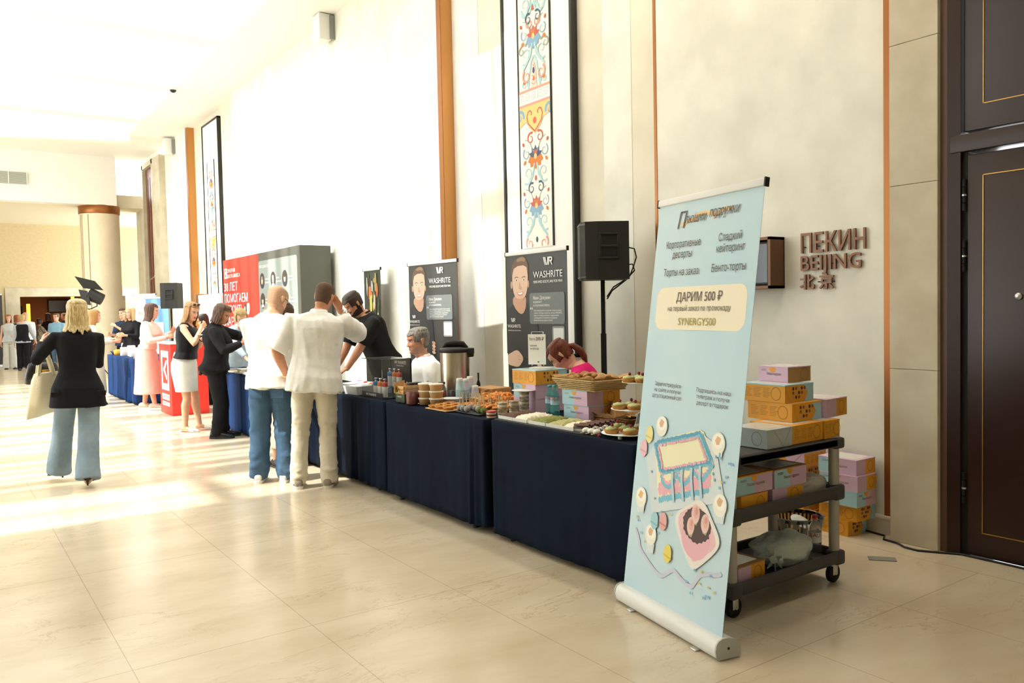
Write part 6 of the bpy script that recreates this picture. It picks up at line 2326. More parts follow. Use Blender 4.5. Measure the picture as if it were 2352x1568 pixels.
for x, y, nm in ((3.115, 5.43, 'right'), (3.075, 5.53, 'left')):
    for k in range(3):
        lb = '%s kraft food container of the %s stack beside the red juice jars' % (('bottom', 'middle', 'top')[k], nm)
        if k0 is None:
            k0 = thing('food_container', lb, 'container', (x, y, T0), 0, g)
            MB().lathe([(0, 0), (.046, 0), (.053, .048)], mat('kraft_cup', '#cfa671', .65), 32, None, True, (True, False)).build('tub', parent=k0)
            MB().lathe([(.055, .044), (.057, .047), (.057, .052), (.053, .055), (0, .054)], mat('lid_pale', '#e6dfcf', .35), 32, None, True, (False, False)).build('lid', parent=k0)
        else:
            copy_tree(k0, (x, y, T0 + k * .0555), .5, lb)
g = 'white plates stacked behind the tart shells'
pl0 = None
for k in range(6):
    z = T0 + k * .006
    if pl0 is None:
        pl0 = tag(MB().lathe([(0, 0), (.06, 0), (.085, .010), (.086, .012), (.06, .003), (0, .003)], M_wframe, 36).build('plate', loc=(3.26, 5.44, z)), 'white plate in the stack behind the kraft containers', 'plate', g)
    else:
        o = pl0.copy()
        COL.objects.link(o)
        o.location = (3.26, 5.44, z)
M_glass = mat('jar_glass', '#fafaf8', .05, trans=.95, ior=1.04)
M_juice = mat('red_juice', '#6d1418', .12)
M_juice2 = mat('dark_juice', '#240c0e', .12)


def jar(label, x, y, r, H, fill, m, lid=True):
    R = thing('juice_jar', label, 'jar', (x, y, T0), 0, 'juice jars')
    MB().lathe([(0, 0), (r * .95, 0), (r, .008), (r, H * .66), (r * .72, H * .86), (r * .72, H * .93)], M_glass, 32, None, True, (True, False)).build('glass', parent=R)
    MB().lathe([(0, .004), (r * .93, .004), (r * .955, .01), (r * .955, H * fill), (0, H * fill)], m, 30).build('juice', parent=R)
    if lid:
        MB().lathe([(r * .77, H * .90), (r * .79, H * .905), (r * .79, H * .985), (r * .74, H), (0, H)], M_black, 28).build('lid', parent=R)


jar('large jar of red juice with black lid in front of the seated man', 2.995, 5.60, .046, .17, .58, M_juice)
jar('second large jar of red juice beside the kraft containers', 3.075, 5.655, .044, .165, .58, M_juice)
jar('small red juice jar before the steel urn', 3.30, 5.66, .036, .15, .55, M_juice)
jar('small open jug of nearly black juice right of the red jar', 3.36, 5.585, .035, .105, .80, M_juice2, False)
bx = MB().box((-.06, -.075, 0), (.06, .075, .068), mat('carton_green', '#3d4a2c', .6), .002)
bx = bx.build('tea_box', loc=(3.055, 5.80, T0))
q = MB().text('Greenfield', .022, frame((-.0605, .045, .04), (0, -1, 0), (0, 0, 1)), WH, 'LEFT', 0, 0, 0, .07).build('lettering', parent=bx)
tag(bx, 'dark green carton under the small wooden crate', 'box')
cr_ = thing('wooden_crate', 'small slatted wooden crate with brown paper bags on the green carton', 'crate', (3.055, 5.80, T0 + .0685))
M_pine = mat('pine_slat', '#d3a662', .6, var=.12, vscale=20)
for z in (.004, .036):
    q = MB()
    q.box((-.07, -.085, z), (-.062, .085, z + .026), M_pine, .002).box((.062, -.085, z), (.07, .085, z + .026), M_pine, .002).box((-.07, -.085, z), (.07, -.077, z + .026), M_pine, .002).box((-.07, .077, z), (.07, .085, z + .026), M_pine, .002)
    q.build('slat', parent=cr_)
q = MB()
for a in (1, -1):
    for b in (1, -1):
        q.box((a * .062 - .006, b * .077 - .006, 0), (a * .062 + .006, b * .077 + .006, .066), M_pine)
q.box((-.066, -.08, 0), (.066, .08, .005), M_pine)
q.build('corner_post', parent=cr_)
MB().tube([(-.072, .03, .05), (-.074, .015, .015), (-.073, -.01, .045), (-.074, -.03, .012)], .002, M_black, 5).build('cord_tie', parent=cr_)
for k, (x, y, rz) in enumerate(((3.02, 5.84, .3), (3.06, 5.79, 1.2), (3.09, 5.74, -.4), (3.16, 5.67, .9))):
    b = MB()
    b.grid(lambda u, v: ((u - .5) * .12, .01 * math.sin(u * 7 + k) + .02 * v * math.sin(k + u * 3), v * .075 + .02 * u * v * math.sin(k * 2 + 1)), 8, 6, M_paper, False)
    o = b.build('napkin_sheet', loc=(x, y, T0 + .078), rotz=rz)
    md = o.modifiers.new('t', 'SOLIDIFY')
    md.thickness = .004
    tag(o, ('first', 'second', 'third', 'fourth')[k] + ' folded kraft paper sheet standing in the wooden crate counting from its left end', 'paper')

# cosmetic display and tubs on the third table
T3 = TZ - .0055
ac = thing('display_stand', 'clear acrylic display of cosmetic bottles with black back panel', 'display stand', (3.20, 6.40, T3))
M_acr = mat('acrylic_clear', '#f3f6f5', .03, trans=.97, ior=1.04)
q = MB()
q.box((-.16, -.20, 0), (.12, .20, .006), M_acr).box((-.16, -.20, .0), (-.156, .20, .05), M_acr).box((-.16, .196, 0), (.12, .20, .33), M_acr).box((-.16, -.20, 0), (.12, -.196, .33), M_acr).box((-.16, -.2, .33), (.12, .2, .334), M_acr).box((.0, -.19, .075), (.11, .19, .08), M_acr)
q.build('acrylic_case', parent=ac)
MB().box((-.162, -.20, .0), (-.158, .20, .048), M_black).box((.11, -.20, .006), (.118, .16, .33), M_black).build('black_panel', parent=ac)
q = MB()
for s, x, y, z, size, w in (('WR WASHRITE', -.1627, .12, .016, .03, .20), ('WR WASHRITE', .1095, .10, .275, .04, .22), ('PERFUMED BODYCARE', .1095, .06, .255, .014, .13)):
    q.text(s, size, frame((x, y, z), (0, -1, 0), (0, 0, 1)), WH, 'LEFT', 0, .0006, 0, w)
q.build('lettering', parent=ac)
cb = [mat('cosm_' + n, c, .4) for n, c in (('blue', '#3f7fc0'), ('orange', '#d57a34'), ('red', '#c23a34'))]
M_cw = mat('cosm_white', '#e8ebee', .4)
names = (('blue', 'orange', 'red'))
for row in range(2):
    for k in range(3):
        R = thing('cosmetic_bottle', 'white bottle with %s band in the %s row of the acrylic display' % (names[k], ('front', 'raised back')[row]), 'bottle', (3.20 + (-.08, .06)[row], 6.40 + .085 - k * .085, T3 + (.0065, .081)[row]), 0, 'cosmetic bottles in the display')
        MB().lathe([(0, 0), (.024, 0), (.025, .003), (.025, .09)], M_cw, 24).build('body', parent=R)
        MB().lathe([(.0253, .088), (.0253, .118), (.022, .124), (.01, .126)], cb[k], 24).build('band', parent=R)
        MB().lathe([(.010, .124), (.010, .146), (.014, .147), (.014, .156), (0, .156)], mat('chrome', '#d3d6d8', .12, 1.0), 16).build('pump', parent=R)
for k, (x, y, rz, lb) in enumerate(((3.14, 6.80, .12, 'right white tub of cosmetic tubes beside the acrylic display'), (3.20, 7.10, .15, 'left white tub of cosmetic tubes next to the man in the linen shirt'))):
    R = thing('tub', lb, 'tub', (x, y, T3), rz)
    q = MB()
    w, d, h = .14, .115, .075
    q.rings([[(sx * w * s, sy * d * s, z) for sx, sy in ((-1, -1), (1, -1), (1, 1), (-1, 1))] for s, z in ((.88, 0), (1, h), (.97, h), (.86, .006))], mat('tub_grey', '#cfd3d2', .5), False, (True, True))
    q.build('tray', parent=R)
    for i in range(5):
        t_ = thing('cosmetic_tube', '%s white tube from the near end lying in the %s tub' % (('first', 'second', 'third', 'fourth', 'fifth')[i], ('right', 'left')[k]), 'tube', (x, y - .085 + i * .038, T3 + .058), rz, 'cosmetic tubes in the tubs')
        MB().cyl((-.10, 0, 0), (.045, 0, .012), .016, None, M_cw, 14).build('body', parent=t_)
        MB().cyl((.045, 0, .012), (.085, 0, .015), .0165, None, (cb + [M_cw, mat('cosm_pink', '#dd8f8f', .4)])[(i + k * 2) % 5], 14).build('cap', parent=t_)

# ------------------------------------------------------------------ red counter
rc = thing('promotion_counter', 'red promotion counter with white arrow emblem behind the woman in white skirt', 'counter', (0, 0, 0))
M_red2 = mat('counter_red', '#e5342a', .45)
MB().box((2.845, 12.86, 0), (3.38, 13.62, 1.075), M_red2, .003).build('body', parent=rc)
MB().box((2.82, 12.84, 1.075), (3.40, 13.64, 1.10), M_wframe, .004).build('worktop', parent=rc)
Mc = frame((2.843, 13.62, 0), (0, -1, 0), (0, 0, 1))
q = MB()
pr = lambda *a: q.prism(list(a), 0, .002, WH, Mc)
for a in (((.14, .37), (.22, .37), (.22, .97), (.14, .97)), ((.54, .37), (.62, .37), (.62, .97), (.54, .97)), ((.22, .37), (.54, .37), (.54, .47), (.22, .47)), ((.22, .87), (.54, .87), (.54, .97), (.22, .97)), ((.28, .66), (.46, .53), (.50, .53), (.50, .58), (.37, .68), (.50, .78), (.50, .83), (.46, .83), (.28, .70)), ((.14, .22), (.62, .22), (.62, .31), (.14, .31)), ((.14, .13), (.62, .13), (.62, .19), (.14, .19))):
    pr(*a)
q.text('СИНЕРГИЯ', .075, Mc @ Matrix.Translation((.17, .238, .0035)), M_red2, 'LEFT', 0, .001, 0, .42)
q.text('УНИВЕРСИТЕТ', .05, Mc @ Matrix.Translation((.17, .143, .0035)), M_red2, 'LEFT', 0, .001, 0, .42)
q.build('emblem', parent=rc)

# books and small goods on the farther tables
bkc = [mat('book_%d' % k, c, .5) for k, c in enumerate(('#e6ddc6', '#d8c27e', '#f0ece2', '#8fa3a8', '#c7b79b', '#3f4f66'))]
n_ = 0
for i in range(3):
    for j in range(5):
        x, y = 3.10 + i * .21, 9.62 + j * .25
        for k in range(1 + (i * 2 + j) % 3):
            z = TZ + .0065 + k * .019
            R = MB().box((-.075, -.105, .0015), (.073, .105, .0165), bkc[2]).box((-.078, -.108, 0), (.075, .108, .0015), bkc[(n_ * 5 + 1) % 6]).box((-.078, -.108, .0165), (.075, .108, .018), bkc[(n_ * 5 + 1) % 6]).build('book', loc=(x, y, z), rotz=rr.uniform(-.3, .3))
            tag(R, 'thin paperback lying among the books on the blue book table', 'book', 'books on the book table')
            n_ += 1
o = MB().box((-.15, -.12, 0), (.15, .12, .05), mat('box_taupe', '#86736a', .6), .003, Matrix.Translation((2.93, 15.2, TZ + .0065))).build('gift_box')
tag(o, 'flat taupe box at the near end of the far blue table', 'box')
o = MB().box((-.05, -.14, 0), (.05, .14, .10), mat('box_red', '#a8322f', .5, color2='#e9e1da', vscale=14), .003, Matrix.Translation((2.98, 15.55, TZ + .0065))).build('red_carton')
tag(o, 'small red and white carton on the far blue table', 'box')
for k, (x, y, h, c, lb) in enumerate(((2.86, 16.6, .16, '#f0efe9', 'white upright pack near the left end of the far blue table'), (2.92, 16.25, .20, '#ece9df', 'second white pack from the left on the far blue table'), (2.90, 15.95, .17, '#f4f3ee', 'third white pack with pale front on the far blue table'), (3.05, 15.8, .22, '#dfe6e6', 'pale square pack behind the white packs on the far blue table'))):
    o = MB().box((-.06, -.07, 0), (.06, .07, h), mat('pack_%d' % k, c, .5), .012, Matrix.Translation((x, y, TZ + .0065))).build('product_pack')
    tag(o, lb, 'pack')
o = MB().lathe([(0, 0), (.07, 0), (.08, .09), (.04, .11), (0, .11)], mat('orange_tub', '#e8a63c', .5), 24, Matrix.Translation((2.82, 17.0, TZ + .0065))).build('orange_pot')
tag(o, 'orange round pot at the left end of the far blue table', 'pot')
o = MB().lathe([(0, 0), (.10, 0), (.15, .07), (.155, .07), (.10, .01), (0, .01)], mat('bowl_blue', '#1d2f4a', .4), 28, Matrix.Translation((2.88, 17.3, TZ + .0065))).build('bowl')
tag(o, 'dark blue bowl at the far left end of the far blue table', 'bowl')
ea = thing('easel_frame', 'framed white poster on a small wooden easel on the far blue table', 'easel', (3.16, 15.95, TZ + .0065))
Me = frame((-.08, .16, .03), (.35, -.93, 0), Vector((.18, .07, 1)))
MB().box((0, 0, 0), (.30, .42, .015), M_black, .002, Me).box((.02, .02, .0152), (.28, .40, .017), WH, 0, Me).build('framed_poster', parent=ea)
MB().tube([(.0, 0, .40), (-.02, .12, 0)], .009, M_pine, 6).tube([(.03, -.02, .40), (.10, -.16, 0)], .009, M_pine, 6).tube([(.03, 0, .40), (.16, .06, 0)], .009, M_pine, 6).build('easel', parent=ea)

# ------------------------------------------------------------------ the people in the hall
def cloth(name, c, **k):
    kw = dict(rough=.85, spec=.2, bump=.18, bscale=45, var=.05, vscale=8)
    kw.update(k)
    return mat('cloth_' + name, c, **kw)


def world_of(p, v):
    a = p.root.rotation_euler.z
    v = Vector(v)
    return Vector((p.root.location.x + v.x * math.cos(a) - v.y * math.sin(a), p.root.location.y + v.x * math.sin(a) + v.y * math.cos(a), p.root.location.z + v.z))


def band(p, s, name, m, back=.03, r=.031, w=.008):
    S, E, W = p.arm[s]
    d = (W - E).normalized()
    c = W - d * back
    a = d.orthogonal().normalized()
    b = d.cross(a)
    k = p.H / 1.75 * (.86 if p.F else 1)
    pts = [c + a * (r * k * math.cos(t)) + b * (r * k * math.sin(t)) for t in [6.2832 * i / 18 for i in range(19)]]
    return MB().tube(pts, w * .5, m, 6, True, True, 1.0).build(name, parent=p.root)


def collar(p, m, r=.064, h=.035, y=-.004):
    b = MB()
    n = 28
    M = Matrix.Translation(p.neck + p.R @ Vector((0, y, .004))) @ p.R.to_4x4()
    q = p.H / 1.75 * (.88 if p.F else 1)
    rs = []
    for f, z in ((1.18, -.018), (1.0, h * .7), (.98, h), (1.06, h * .9), (1.30, h * .1), (1.36, -.012)):
        rs.append([M @ Vector((r * q * f * math.sin(6.2832 * k / n), r * q * f * .95 * math.cos(6.2832 * k / n) + .004, z * q - .028 * q * max(0, math.cos(6.2832 * k / n)))) for k in range(n)])
    b.rings(rs, m, True, (False, False))
    return b.build('collar', parent=p.root)


def lanyard(p, m, badge=None, L=.30):
    H = p.H
    b = MB()
    n = p.neck
    f = lambda x, y, z: n + p.R @ Vector((x, y, z))
    b.tube([f(.045, -.04, .03), f(.062, .02, .0), f(.055, .098, -.08), f(.02, .125, -L + .05), f(0, .125, -L)], .005, m, 6)
    b.tube([f(-.045, -.04, .03), f(-.062, .02, .0), f(-.055, .098, -.08), f(-.02, .125, -L + .05), f(0, .125, -L)], .005, m, 6)
    o = b.build('lanyard', parent=p.root)
    if badge:
        c = f(0, .128, -L - .06)
        MB().box((c.x - .045, c.y - .002, c.z - .065), (c.x + .045, c.y + .003, c.z + .06), badge, .004).build('badge', parent=o)


denim_l, denim_m = cloth('denim_pale', '#8295a3', bump=.3, bscale=200, var=.15, vscale=5), cloth('denim_mid', '#4a6682', bump=.3, bscale=200, var=.18, vscale=5)
blackc, blackd = cloth('black', '#17161a'), cloth('black_denim', '#1c1c1e', var=.2)
whitec = cloth('white_cotton', '#ecebe4')
linen = cloth('white_linen', '#f0efe9', bump=.4, bscale=26)
BL_HAIR = ('#e0cb98', '#a58a56')
WIDE = ((0, .100), (.15, .098), (.35, .092), (.5, .090), (.7, .096), (.88, .106), (1, .112))
BAGGY = ((0, .102), (.15, .100), (.35, .094), (.5, .090), (.75, .086), (.93, .088), (1, .078))
SLIM = ((0, .095), (.2, .086), (.4, .072), (.5, .066), (.75, .062), (.93, .060), (1, .055))
STR = ((0, .097), (.2, .090), (.4, .078), (.5, .073), (.75, .072), (.93, .074), (1, .066))

# woman walking away in black blazer
P = Person('woman in black blazer and wide pale jeans seen from behind at the left', (.95, 8.25), (.08, 1), 1.655, True, '#dcae92', hip_shift=(.075, .0), side=1.5,
           feet={1: (.115, -.22), -1: (-.10, .26, .0, -25)}, hands={-1: (-.185, .27, 1.285), 1: (.13, .28, 1.19)}, poles={-1: (-.7, -.4, -1.2), 1: (.5, -.5, -1)}, vox=.009,
           hand_dirs={-1: {'f': (.2, .6, .7), 'n': (1, .2, -.2), 'curl': .9}, 1: {'f': (-.5, .8, .1), 'n': (-.5, -.5, 0), 'curl': .7}}, head=(0, -2, 0)).face()
P.hair(BL_HAIR[0], lambda t: -.065 + .05 * max(0, (70 - abs(t)) / 40), .016, (.098, .102), 45, color2=BL_HAIR[1], amp=.007, freq=30, flare=.42, seed=2, rag=.05)
P.trousers(denim_l, .59, WIDE, .014, .01, .011, fs=(7, 7, 5))
P.top(blackc, .425, .965, .020, .016, .848, .018, 'blazer', .006, (7, 7, 3), drop=.45)
P.shoes(mat('shoe_black', '#16151a', .35), style='sandal', heel=.05)
for s in (1, -1):
    k = MB()
    a = P.sp(.50, s * .115 * P.H * .8, -.086 * P.H)
    k.box((a.x - .065, a.y - .006, a.z - .022), (a.x + .065, a.y + .012, a.z + .022), blackc, .005)
    k.build('pocket_flap', parent=P.root)
w0 = world_of(P, (-.235, .13, 1.12))
tb = thing('tote_bag', 'cream canvas tote bag hanging from the left arm of the woman in black blazer', 'bag', (w0.x + .06, w0.y + .09, 0), .30)
M_canvas = cloth('canvas', '#e2d9bb', bump=.3, bscale=120)
b = MB()
rs = []
for z, w, d, sh in ((1.01, .10, .022, .02), (.95, .115, .035, .01), (.85, .125, .045, 0), (.74, .135, .045, -.01), (.66, .14, .035, -.02), (.625, .135, .016, -.025)):
    rs.append([Vector((x + sh, y + .008 * math.sin(x * 40), zz)) for x, y, zz in [(w * math.cos(6.2832 * q / 28) * (1.0), d * math.sin(6.2832 * q / 28), z + .03 * math.cos(6.2832 * q / 28) * (1.0 if z < .7 else .2)) for q in range(28)]])
b.rings(rs, M_canvas)
b.build('pouch', parent=tb)
for y in (-.02, .02):
    MB().tube([(-.05, y, .99), (-.03, y, 1.15), (.0, 0, 1.235), (.05, y, 1.12), (.08, y, .99)], .016, M_canvas, 6, True, True, .25).build('strap', parent=tb)
hb = thing('handbag', 'black leather handbag on the left forearm beside the cream tote', 'bag', (w0.x + .07, w0.y + .27, 0), .25)
M_lea = mat('black_leather', '#191413', .3, bump=.2, bscale=60)
b = MB()
b.rings([[Vector((w * math.copysign(abs(math.cos(t)) ** .6, math.cos(t)), d * math.copysign(abs(math.sin(t)) ** .8, math.sin(t)), z)) for t in [6.2832 * q / 28 for q in range(28)]] for z, w, d in ((.90, .145, .05), (.91, .155, .065), (.98, .155, .07), (1.07, .125, .05), (1.09, .115, .03))], M_lea)
b.build('pouch', parent=hb)
MB().tube([(-.09, 0, 1.07), (-.07, 0, 1.20), (0, 0, 1.255), (.07, 0, 1.20), (.09, 0, 1.07)], .011, M_lea, 8).build('handle', parent=hb)
MB().box((-.03, -.066, 1.0), (.03, -.058, 1.03), M_gold, .003).build('clasp', parent=hb)

# bald man, white tee and jeans
P = Person('bald man with glasses in white tee and blue jeans at the counter', (2.405, 7.165), (.56, .83), 1.775, False, '#c99b7c', lean=7, hip_shift=(.02, -.02), feet={1: (.125, .0), -1: (-.115, 0)},
           hands={1: (.10, .40, 1.02), -1: (-.10, .40, 1.05)}, poles={1: (.1, -.5, -1), -1: (-.1, -.5, -1)}, vox=.009, head=(-28, 24, 0), build=1.0).face(buzz='#b18d70', beard='#a27d64')
P.trousers(denim_m, .575, BAGGY, .018, .0, .020, fs=(7, 7, 10))
P.top(whitec, .468, .48, .024, .008, .846, .020, 'tee_shirt', .016, (7, 7, 5), drop=.8)
P.shoes(mat('shoe_white', '#e7e2d8', .5), mat('sole_white', '#efece4', .6), 'sneaker')
g = MB()
for s in (1, -1):
    g.tube([P.hM @ Vector((s * .079, -.01, .118)), P.hM @ Vector((s * .078, .05, .119)), P.hM @ Vector((s * .066, .10, .118))], .0028, M_black, 6)
    g.tube([P.hM @ Vector((s * .036 + .026 * math.cos(a), .106 - .012 * abs(math.cos(a)), .112 + .020 * math.sin(a))) for a in [6.2832 * i / 16 for i in range(17)]], .0024, M_black, 6)
g.tube([P.hM @ Vector((-.012, .108, .115)), P.hM @ Vector((.012, .108, .115))], .0024, M_black, 6)
g.build('glasses', parent=P.root)
for s in (1, -1):
    k = MB()
    a = P.sp(.462, s * .052 * P.H, -.086 * P.H)
    k.box((a.x - .055, a.y + .012, a.z - .075), (a.x + .055, a.y + .024, a.z + .022), denim_m, .004)
    k.build('back_pocket', parent=P.root)

# man in white linen shirt
P = Person('man in white linen shirt and cream trousers holding his forehead', (2.61, 6.70), (.45, .89), 1.78, False, '#c98f6c', lean=5, side=5, hip_shift=(.03, -.01), feet={1: (.13, -.02), -1: (-.13, .0)},
           hands={1: (.25, .22, 1.52), -1: (-.205, .10, .95)}, poles={1: (.8, -.25, -1.3), -1: (-.8, -.6, 0)}, vox=.009, head=(-16, 18, 4), build=1.06,
           hand_dirs={1: {'f': (-.35, -.15, .85), 'n': (-.5, -.8, -.1), 'curl': .35}, -1: {'f': (.1, .1, -1), 'n': (1, 0, 0)}}).face(buzz='#5b4434')
P.trousers(cloth('cream_twill', '#d9d2bd', bump=.3, bscale=24), .58, STR, .010, .0, .014, fs=(8, 8, 15))
P.top(linen, .462, .50, .030, .010, .846, .030, 'linen_shirt', .016, (10, 10, 3.6), drop=.85)
collar(P, linen)
P.shoes(mat('shoe_taupe', '#8b8170', .7), mat('sole_pale', '#d8d2c4', .6), 'canvas')
band(P, 1, 'wrist_watch', M_alu, .03, .034, .020)
band(P, 1, 'bracelet', M_black, .075, .036, .008)
band(P, -1, 'wrist_watch', M_gold, .02, .032, .012)

# bearded man leaning on the table
P = Person('bearded man in black polo leaning over the third table', (3.97, 8.12), (-1, .04), 1.80, False, '#c58d6d', lean=24, hip_shift=(0, -.06), feet={1: (.12, -.05), -1: (-.12, -.1)},
           hands={1: (.22, .45, .85), -1: (-.08, .46, .845)}, poles={1: (.6, -.6, .1), -1: (-.6, -.6, .1)}, vox=.010, head=(6, 12, 0), build=1.12,
           hand_dirs={1: {'f': (.1, .9, -.45), 'n': (0, -.3, -1), 'curl': .2}, -1: {'f': (0, .9, -.45), 'n': (0, -.3, -1), 'curl': .2}}).face(beard='#2c211b', brow='#2c211b')
P.hair('#3d2c21', lambda t: .060 if abs(t) > 110 else .110, .009, (0, 0), 52, .178, .003, thick=.006)
P.trousers(blackc, .59, STR)
P.top(cloth('black_jersey', '#201f1f'), .47, .46, .018, .006, .846, .022, 'polo_shirt', .007, drop=.7)
collar(P, cloth('black_jersey', '#201f1f'))
P.shoes(mat('shoe_black', '#16151a', .35), style='sneaker')

# seated man
P = Person('seated grey-haired man in white shirt looking left behind the table', (4.05, 7.24), (-.97, .24), 1.72, False, '#bd8566', lean=8, sit=.455, hip_shift=(0, -.04), feet={1: (.12, .10), -1: (-.12, .08)},
           hands={1: (.20, .26, .64), -1: (-.18, .26, .64)}, vox=.010, head=(6, 0, 0), build=1.16, headscale=1.13).face(buzz='#55504b', brow='#2b2320', beard='#a47d68')
P.hair('#4a4641', lambda t: .058 if abs(t) > 108 else .110, .006, (0, 0), 50, .178, .004, color2='#8b857c', thick=.007)
P.trousers(cloth('charcoal', '#34343a'), .585, STR)
P.top(whitec, .47, .90, .020, .0, .846, .020, 'shirt', .010, drop=.6)
collar(P, whitec)
n = P.neck
MB().tube([n + Vector((-.05, .03, .02)), n + Vector((-.04, .115, -.09)), n + Vector((.06, .15, -.28)), n + Vector((.12, .10, -.40))], .010, M_black, 6, True, True, .3).build('bag_strap', parent=P.root)
P.shoes(mat('shoe_black', '#16151a', .35), style='sneaker')
ch = thing('chair', 'pale padded chair behind the third table next to the bearded man', 'chair', (4.45, 8.72, 0), 1.2)
M_ch = mat('chair_beige', '#cbbf9f', .7)
MB().box((-.21, -.21, .31), (.21, .21, .35), M_ch, .02).build('seat', parent=ch)
MB().box((-.20, -.36, .40), (.20, -.32, .88), M_ch, .018).build('backrest', parent=ch)
for x in (-.19, .19):
    for y in (-.2, .19):
        MB().cyl((x, y, 0), (x, y, .335), .012, None, M_blackmatte, 8).build('leg', parent=ch)
c2 = copy_tree(ch, (4.06, 7.22, 0), math.atan2(.24, -.97) - math.pi / 2, 'pale padded chair under the seated man in white shirt')

# red haired woman
P = Person('red-haired woman with ponytail in pink top bending behind the wicker basket', (4.07, 4.74), (-.62, .78), 1.64, True, '#dfae93', lean=20, sit=.53, hip_shift=(0, -.10), feet={1: (.1, .22), -1: (-.1, .2)},
           hands={1: (.14, .22, .62), -1: (-.14, .22, .62)}, vox=.010, head=(6, 30, 0)).face()
P.hair('#7a3a24', lambda t: .050 if abs(t) > 100 else .075, .010, (.076, .084), 60, .198, .003, color2='#4f2417', seed=4)
q0 = Vector((0, -.095, .115))
inv = P.hR.inverted()
P.hair_piece('ponytail', [q0] + [q0 + inv @ Vector(v) for v in ((.0, -.045, .0), (.01, -.095, -.035), (.02, -.13, -.09), (.03, -.15, -.16))], [.016, .026, .030, .026, .008], '#7a3a24', '#4f2417')
P.trousers(blackc, .59, STR)
P.top(cloth('fuchsia', '#d4206f'), .49, .48, .016, 0, .846, .018, 'top', .006)
P.shoes(mat('shoe_white', '#e7e2d8', .5), style='sneaker')

# woman in white skirt eating
P = Person('woman in black sleeveless top and white skirt eating from a plate', (2.68, 11.04), (.80, -.60), 1.675, True, '#d9a384', lean=6, hip_shift=(0, -.07), feet={1: (.085, -.06), -1: (-.075, .06)},
           hands={1: (.10, .20, 1.335), -1: (.07, .20, 1.20)}, poles={1: (.75, -.1, -1), -1: (-.6, -.2, -1)}, vox=.009, head=(-26, 12, 0), twist=6, build=1.06,
           hand_dirs={1: {'f': (-.45, .35, .55), 'n': (-.6, -.7, 0), 'curl': .75, 'pinch': .3}, -1: {'f': (.35, .85, .1), 'n': (0, -.2, 1), 'curl': .6}}).face(lips='#b4524f')
P.hair('#b98f5a', lambda t: -.10 + .03 * max(0, (60 - abs(t)) / 20), .013, (.088, .094), 60, .200, .005, color2='#7d5a38', flare=.15, seed=6, rag=.02)
P.skirt(whitec, [(.615, .145, .112, -.005), (.58, .160, .125, -.005), (.53, .185, .150, -.01), (.47, .190, .150, -.01), (.40, .182, .140, 0), (.33, .172, .130, .01), (.31, .168, .128, .012)], .003)
P.top(cloth('black_satin', '#16151a', rough=.45), .565, 0, .018, .03, .812, .02, 'sleeveless_top', .006, drop=.6)
k = MB()
for s in (1, -1):
    k.tube([P.sp(.805, s * .058 * P.H, .045 * P.H), P.sp(.83, s * .056 * P.H, .012 * P.H), P.sp(.832, s * .055 * P.H, -.02 * P.H), P.sp(.80, s * .058 * P.H, -.048 * P.H)], .022, cloth('black_satin', '#16151a', rough=.45), 8, True, True, .5)
k.build('shoulder_strap', parent=P.root)
P.shoes(mat('shoe_ivory', '#efece4', .4), style='mule', heel=.022)
k = MB()
k.tube([P.hM @ Vector((s * .088 * math.sin(a), .088 * math.cos(a) * .9 - .02, .168 + .055 * math.cos(a))) for a in [-1.75 + 3.5 * i / 20 for i in range(21)] for s in (1,)], .004, M_black, 6)
for s in (1, -1):
    k.ball(tuple(P.hM @ Vector((s * .034, .068, .226))), (.030, .020, .016), mat('lens_brown', '#3a2418', .15), 12, 8)
k.build('sunglasses', parent=P.root)
band(P, -1, 'bracelet', M_black, .03, .031, .014)
w = world_of(P, (.15, .255, 1.243))
o = MB().lathe([(0, 0), (.055, 0), (.085, .010), (.086, .012), (.055, .004), (0, .004)], M_wframe, 32).build('plate', loc=tuple(w))
tag(o, 'white plate held by the woman in white skirt', 'plate')
w = world_of(P, (-.235, .12, 0))
pb = thing('handbag', 'small black fringed bag hanging at the side of the woman in white skirt', 'bag', (w.x, w.y, 0), -.6)
b = MB()
b.rings([[Vector((ww * math.cos(t), dd_ * math.sin(t), z + (.02 * math.sin(t * 6) if z < .74 else 0))) for t in [6.2832 * q / 24 for q in range(24)]] for z, ww, dd_ in ((.72, .11, .03), (.76, .11, .035), (.84, .06, .03), (.87, .02, .015))], M_lea)
b.build('pouch', parent=pb)
MB().tube([(0, 0, .86), (.01, -.02, 1.05), (.03, -.05, 1.22), (.07, -.10, 1.34)], .004, M_gold, 5).build('chain', parent=pb)

# person in black denim with phone
P = Person('person with dark bob in black denim jacket looking at a phone', (2.80, 10.2), (.90, -.43), 1.635, True, '#c08a6b', lean=3, hip_shift=(0, -.03), feet={1: (.085, -.02), -1: (-.08, .02)},
           hands={1: (.10, .31, 1.15), -1: (-.09, .38, 1.22)}, poles={1: (.6, -.9, -.4), -1: (-1, .2, -.3)}, vox=.009, head=(-24, 22, 0), build=1.12,
           hand_dirs={1: {'f': (-.25, .8, .5), 'n': (-.8, .1, .4), 'curl': .8, 'pinch': .3}, -1: {'f': (.55, .75, -.1), 'n': (.2, -.2, -1), 'curl': .45}}).face(brow='#4a3a30')
P.hair('#352722', lambda t: -.015 + .02 * max(0, (75 - abs(t)) / 30), .018, (.100, .100), 56, .196, .008, color2='#6e4a30', freq=30, flare=.1, seed=9, rag=.04)
P.trousers(blackd, .58, ((0, .100), (.2, .095), (.4, .082), (.5, .078), (.75, .074), (.93, .078), (1, .068)), .012, 0, .010, fs=(7, 7, 12))
P.top(blackd, .505, .95, .030, .0, .847, .028, 'denim_jacket', .014, (8, 8, 6), drop=.75)
collar(P, blackd, .068, .04)
k = MB()
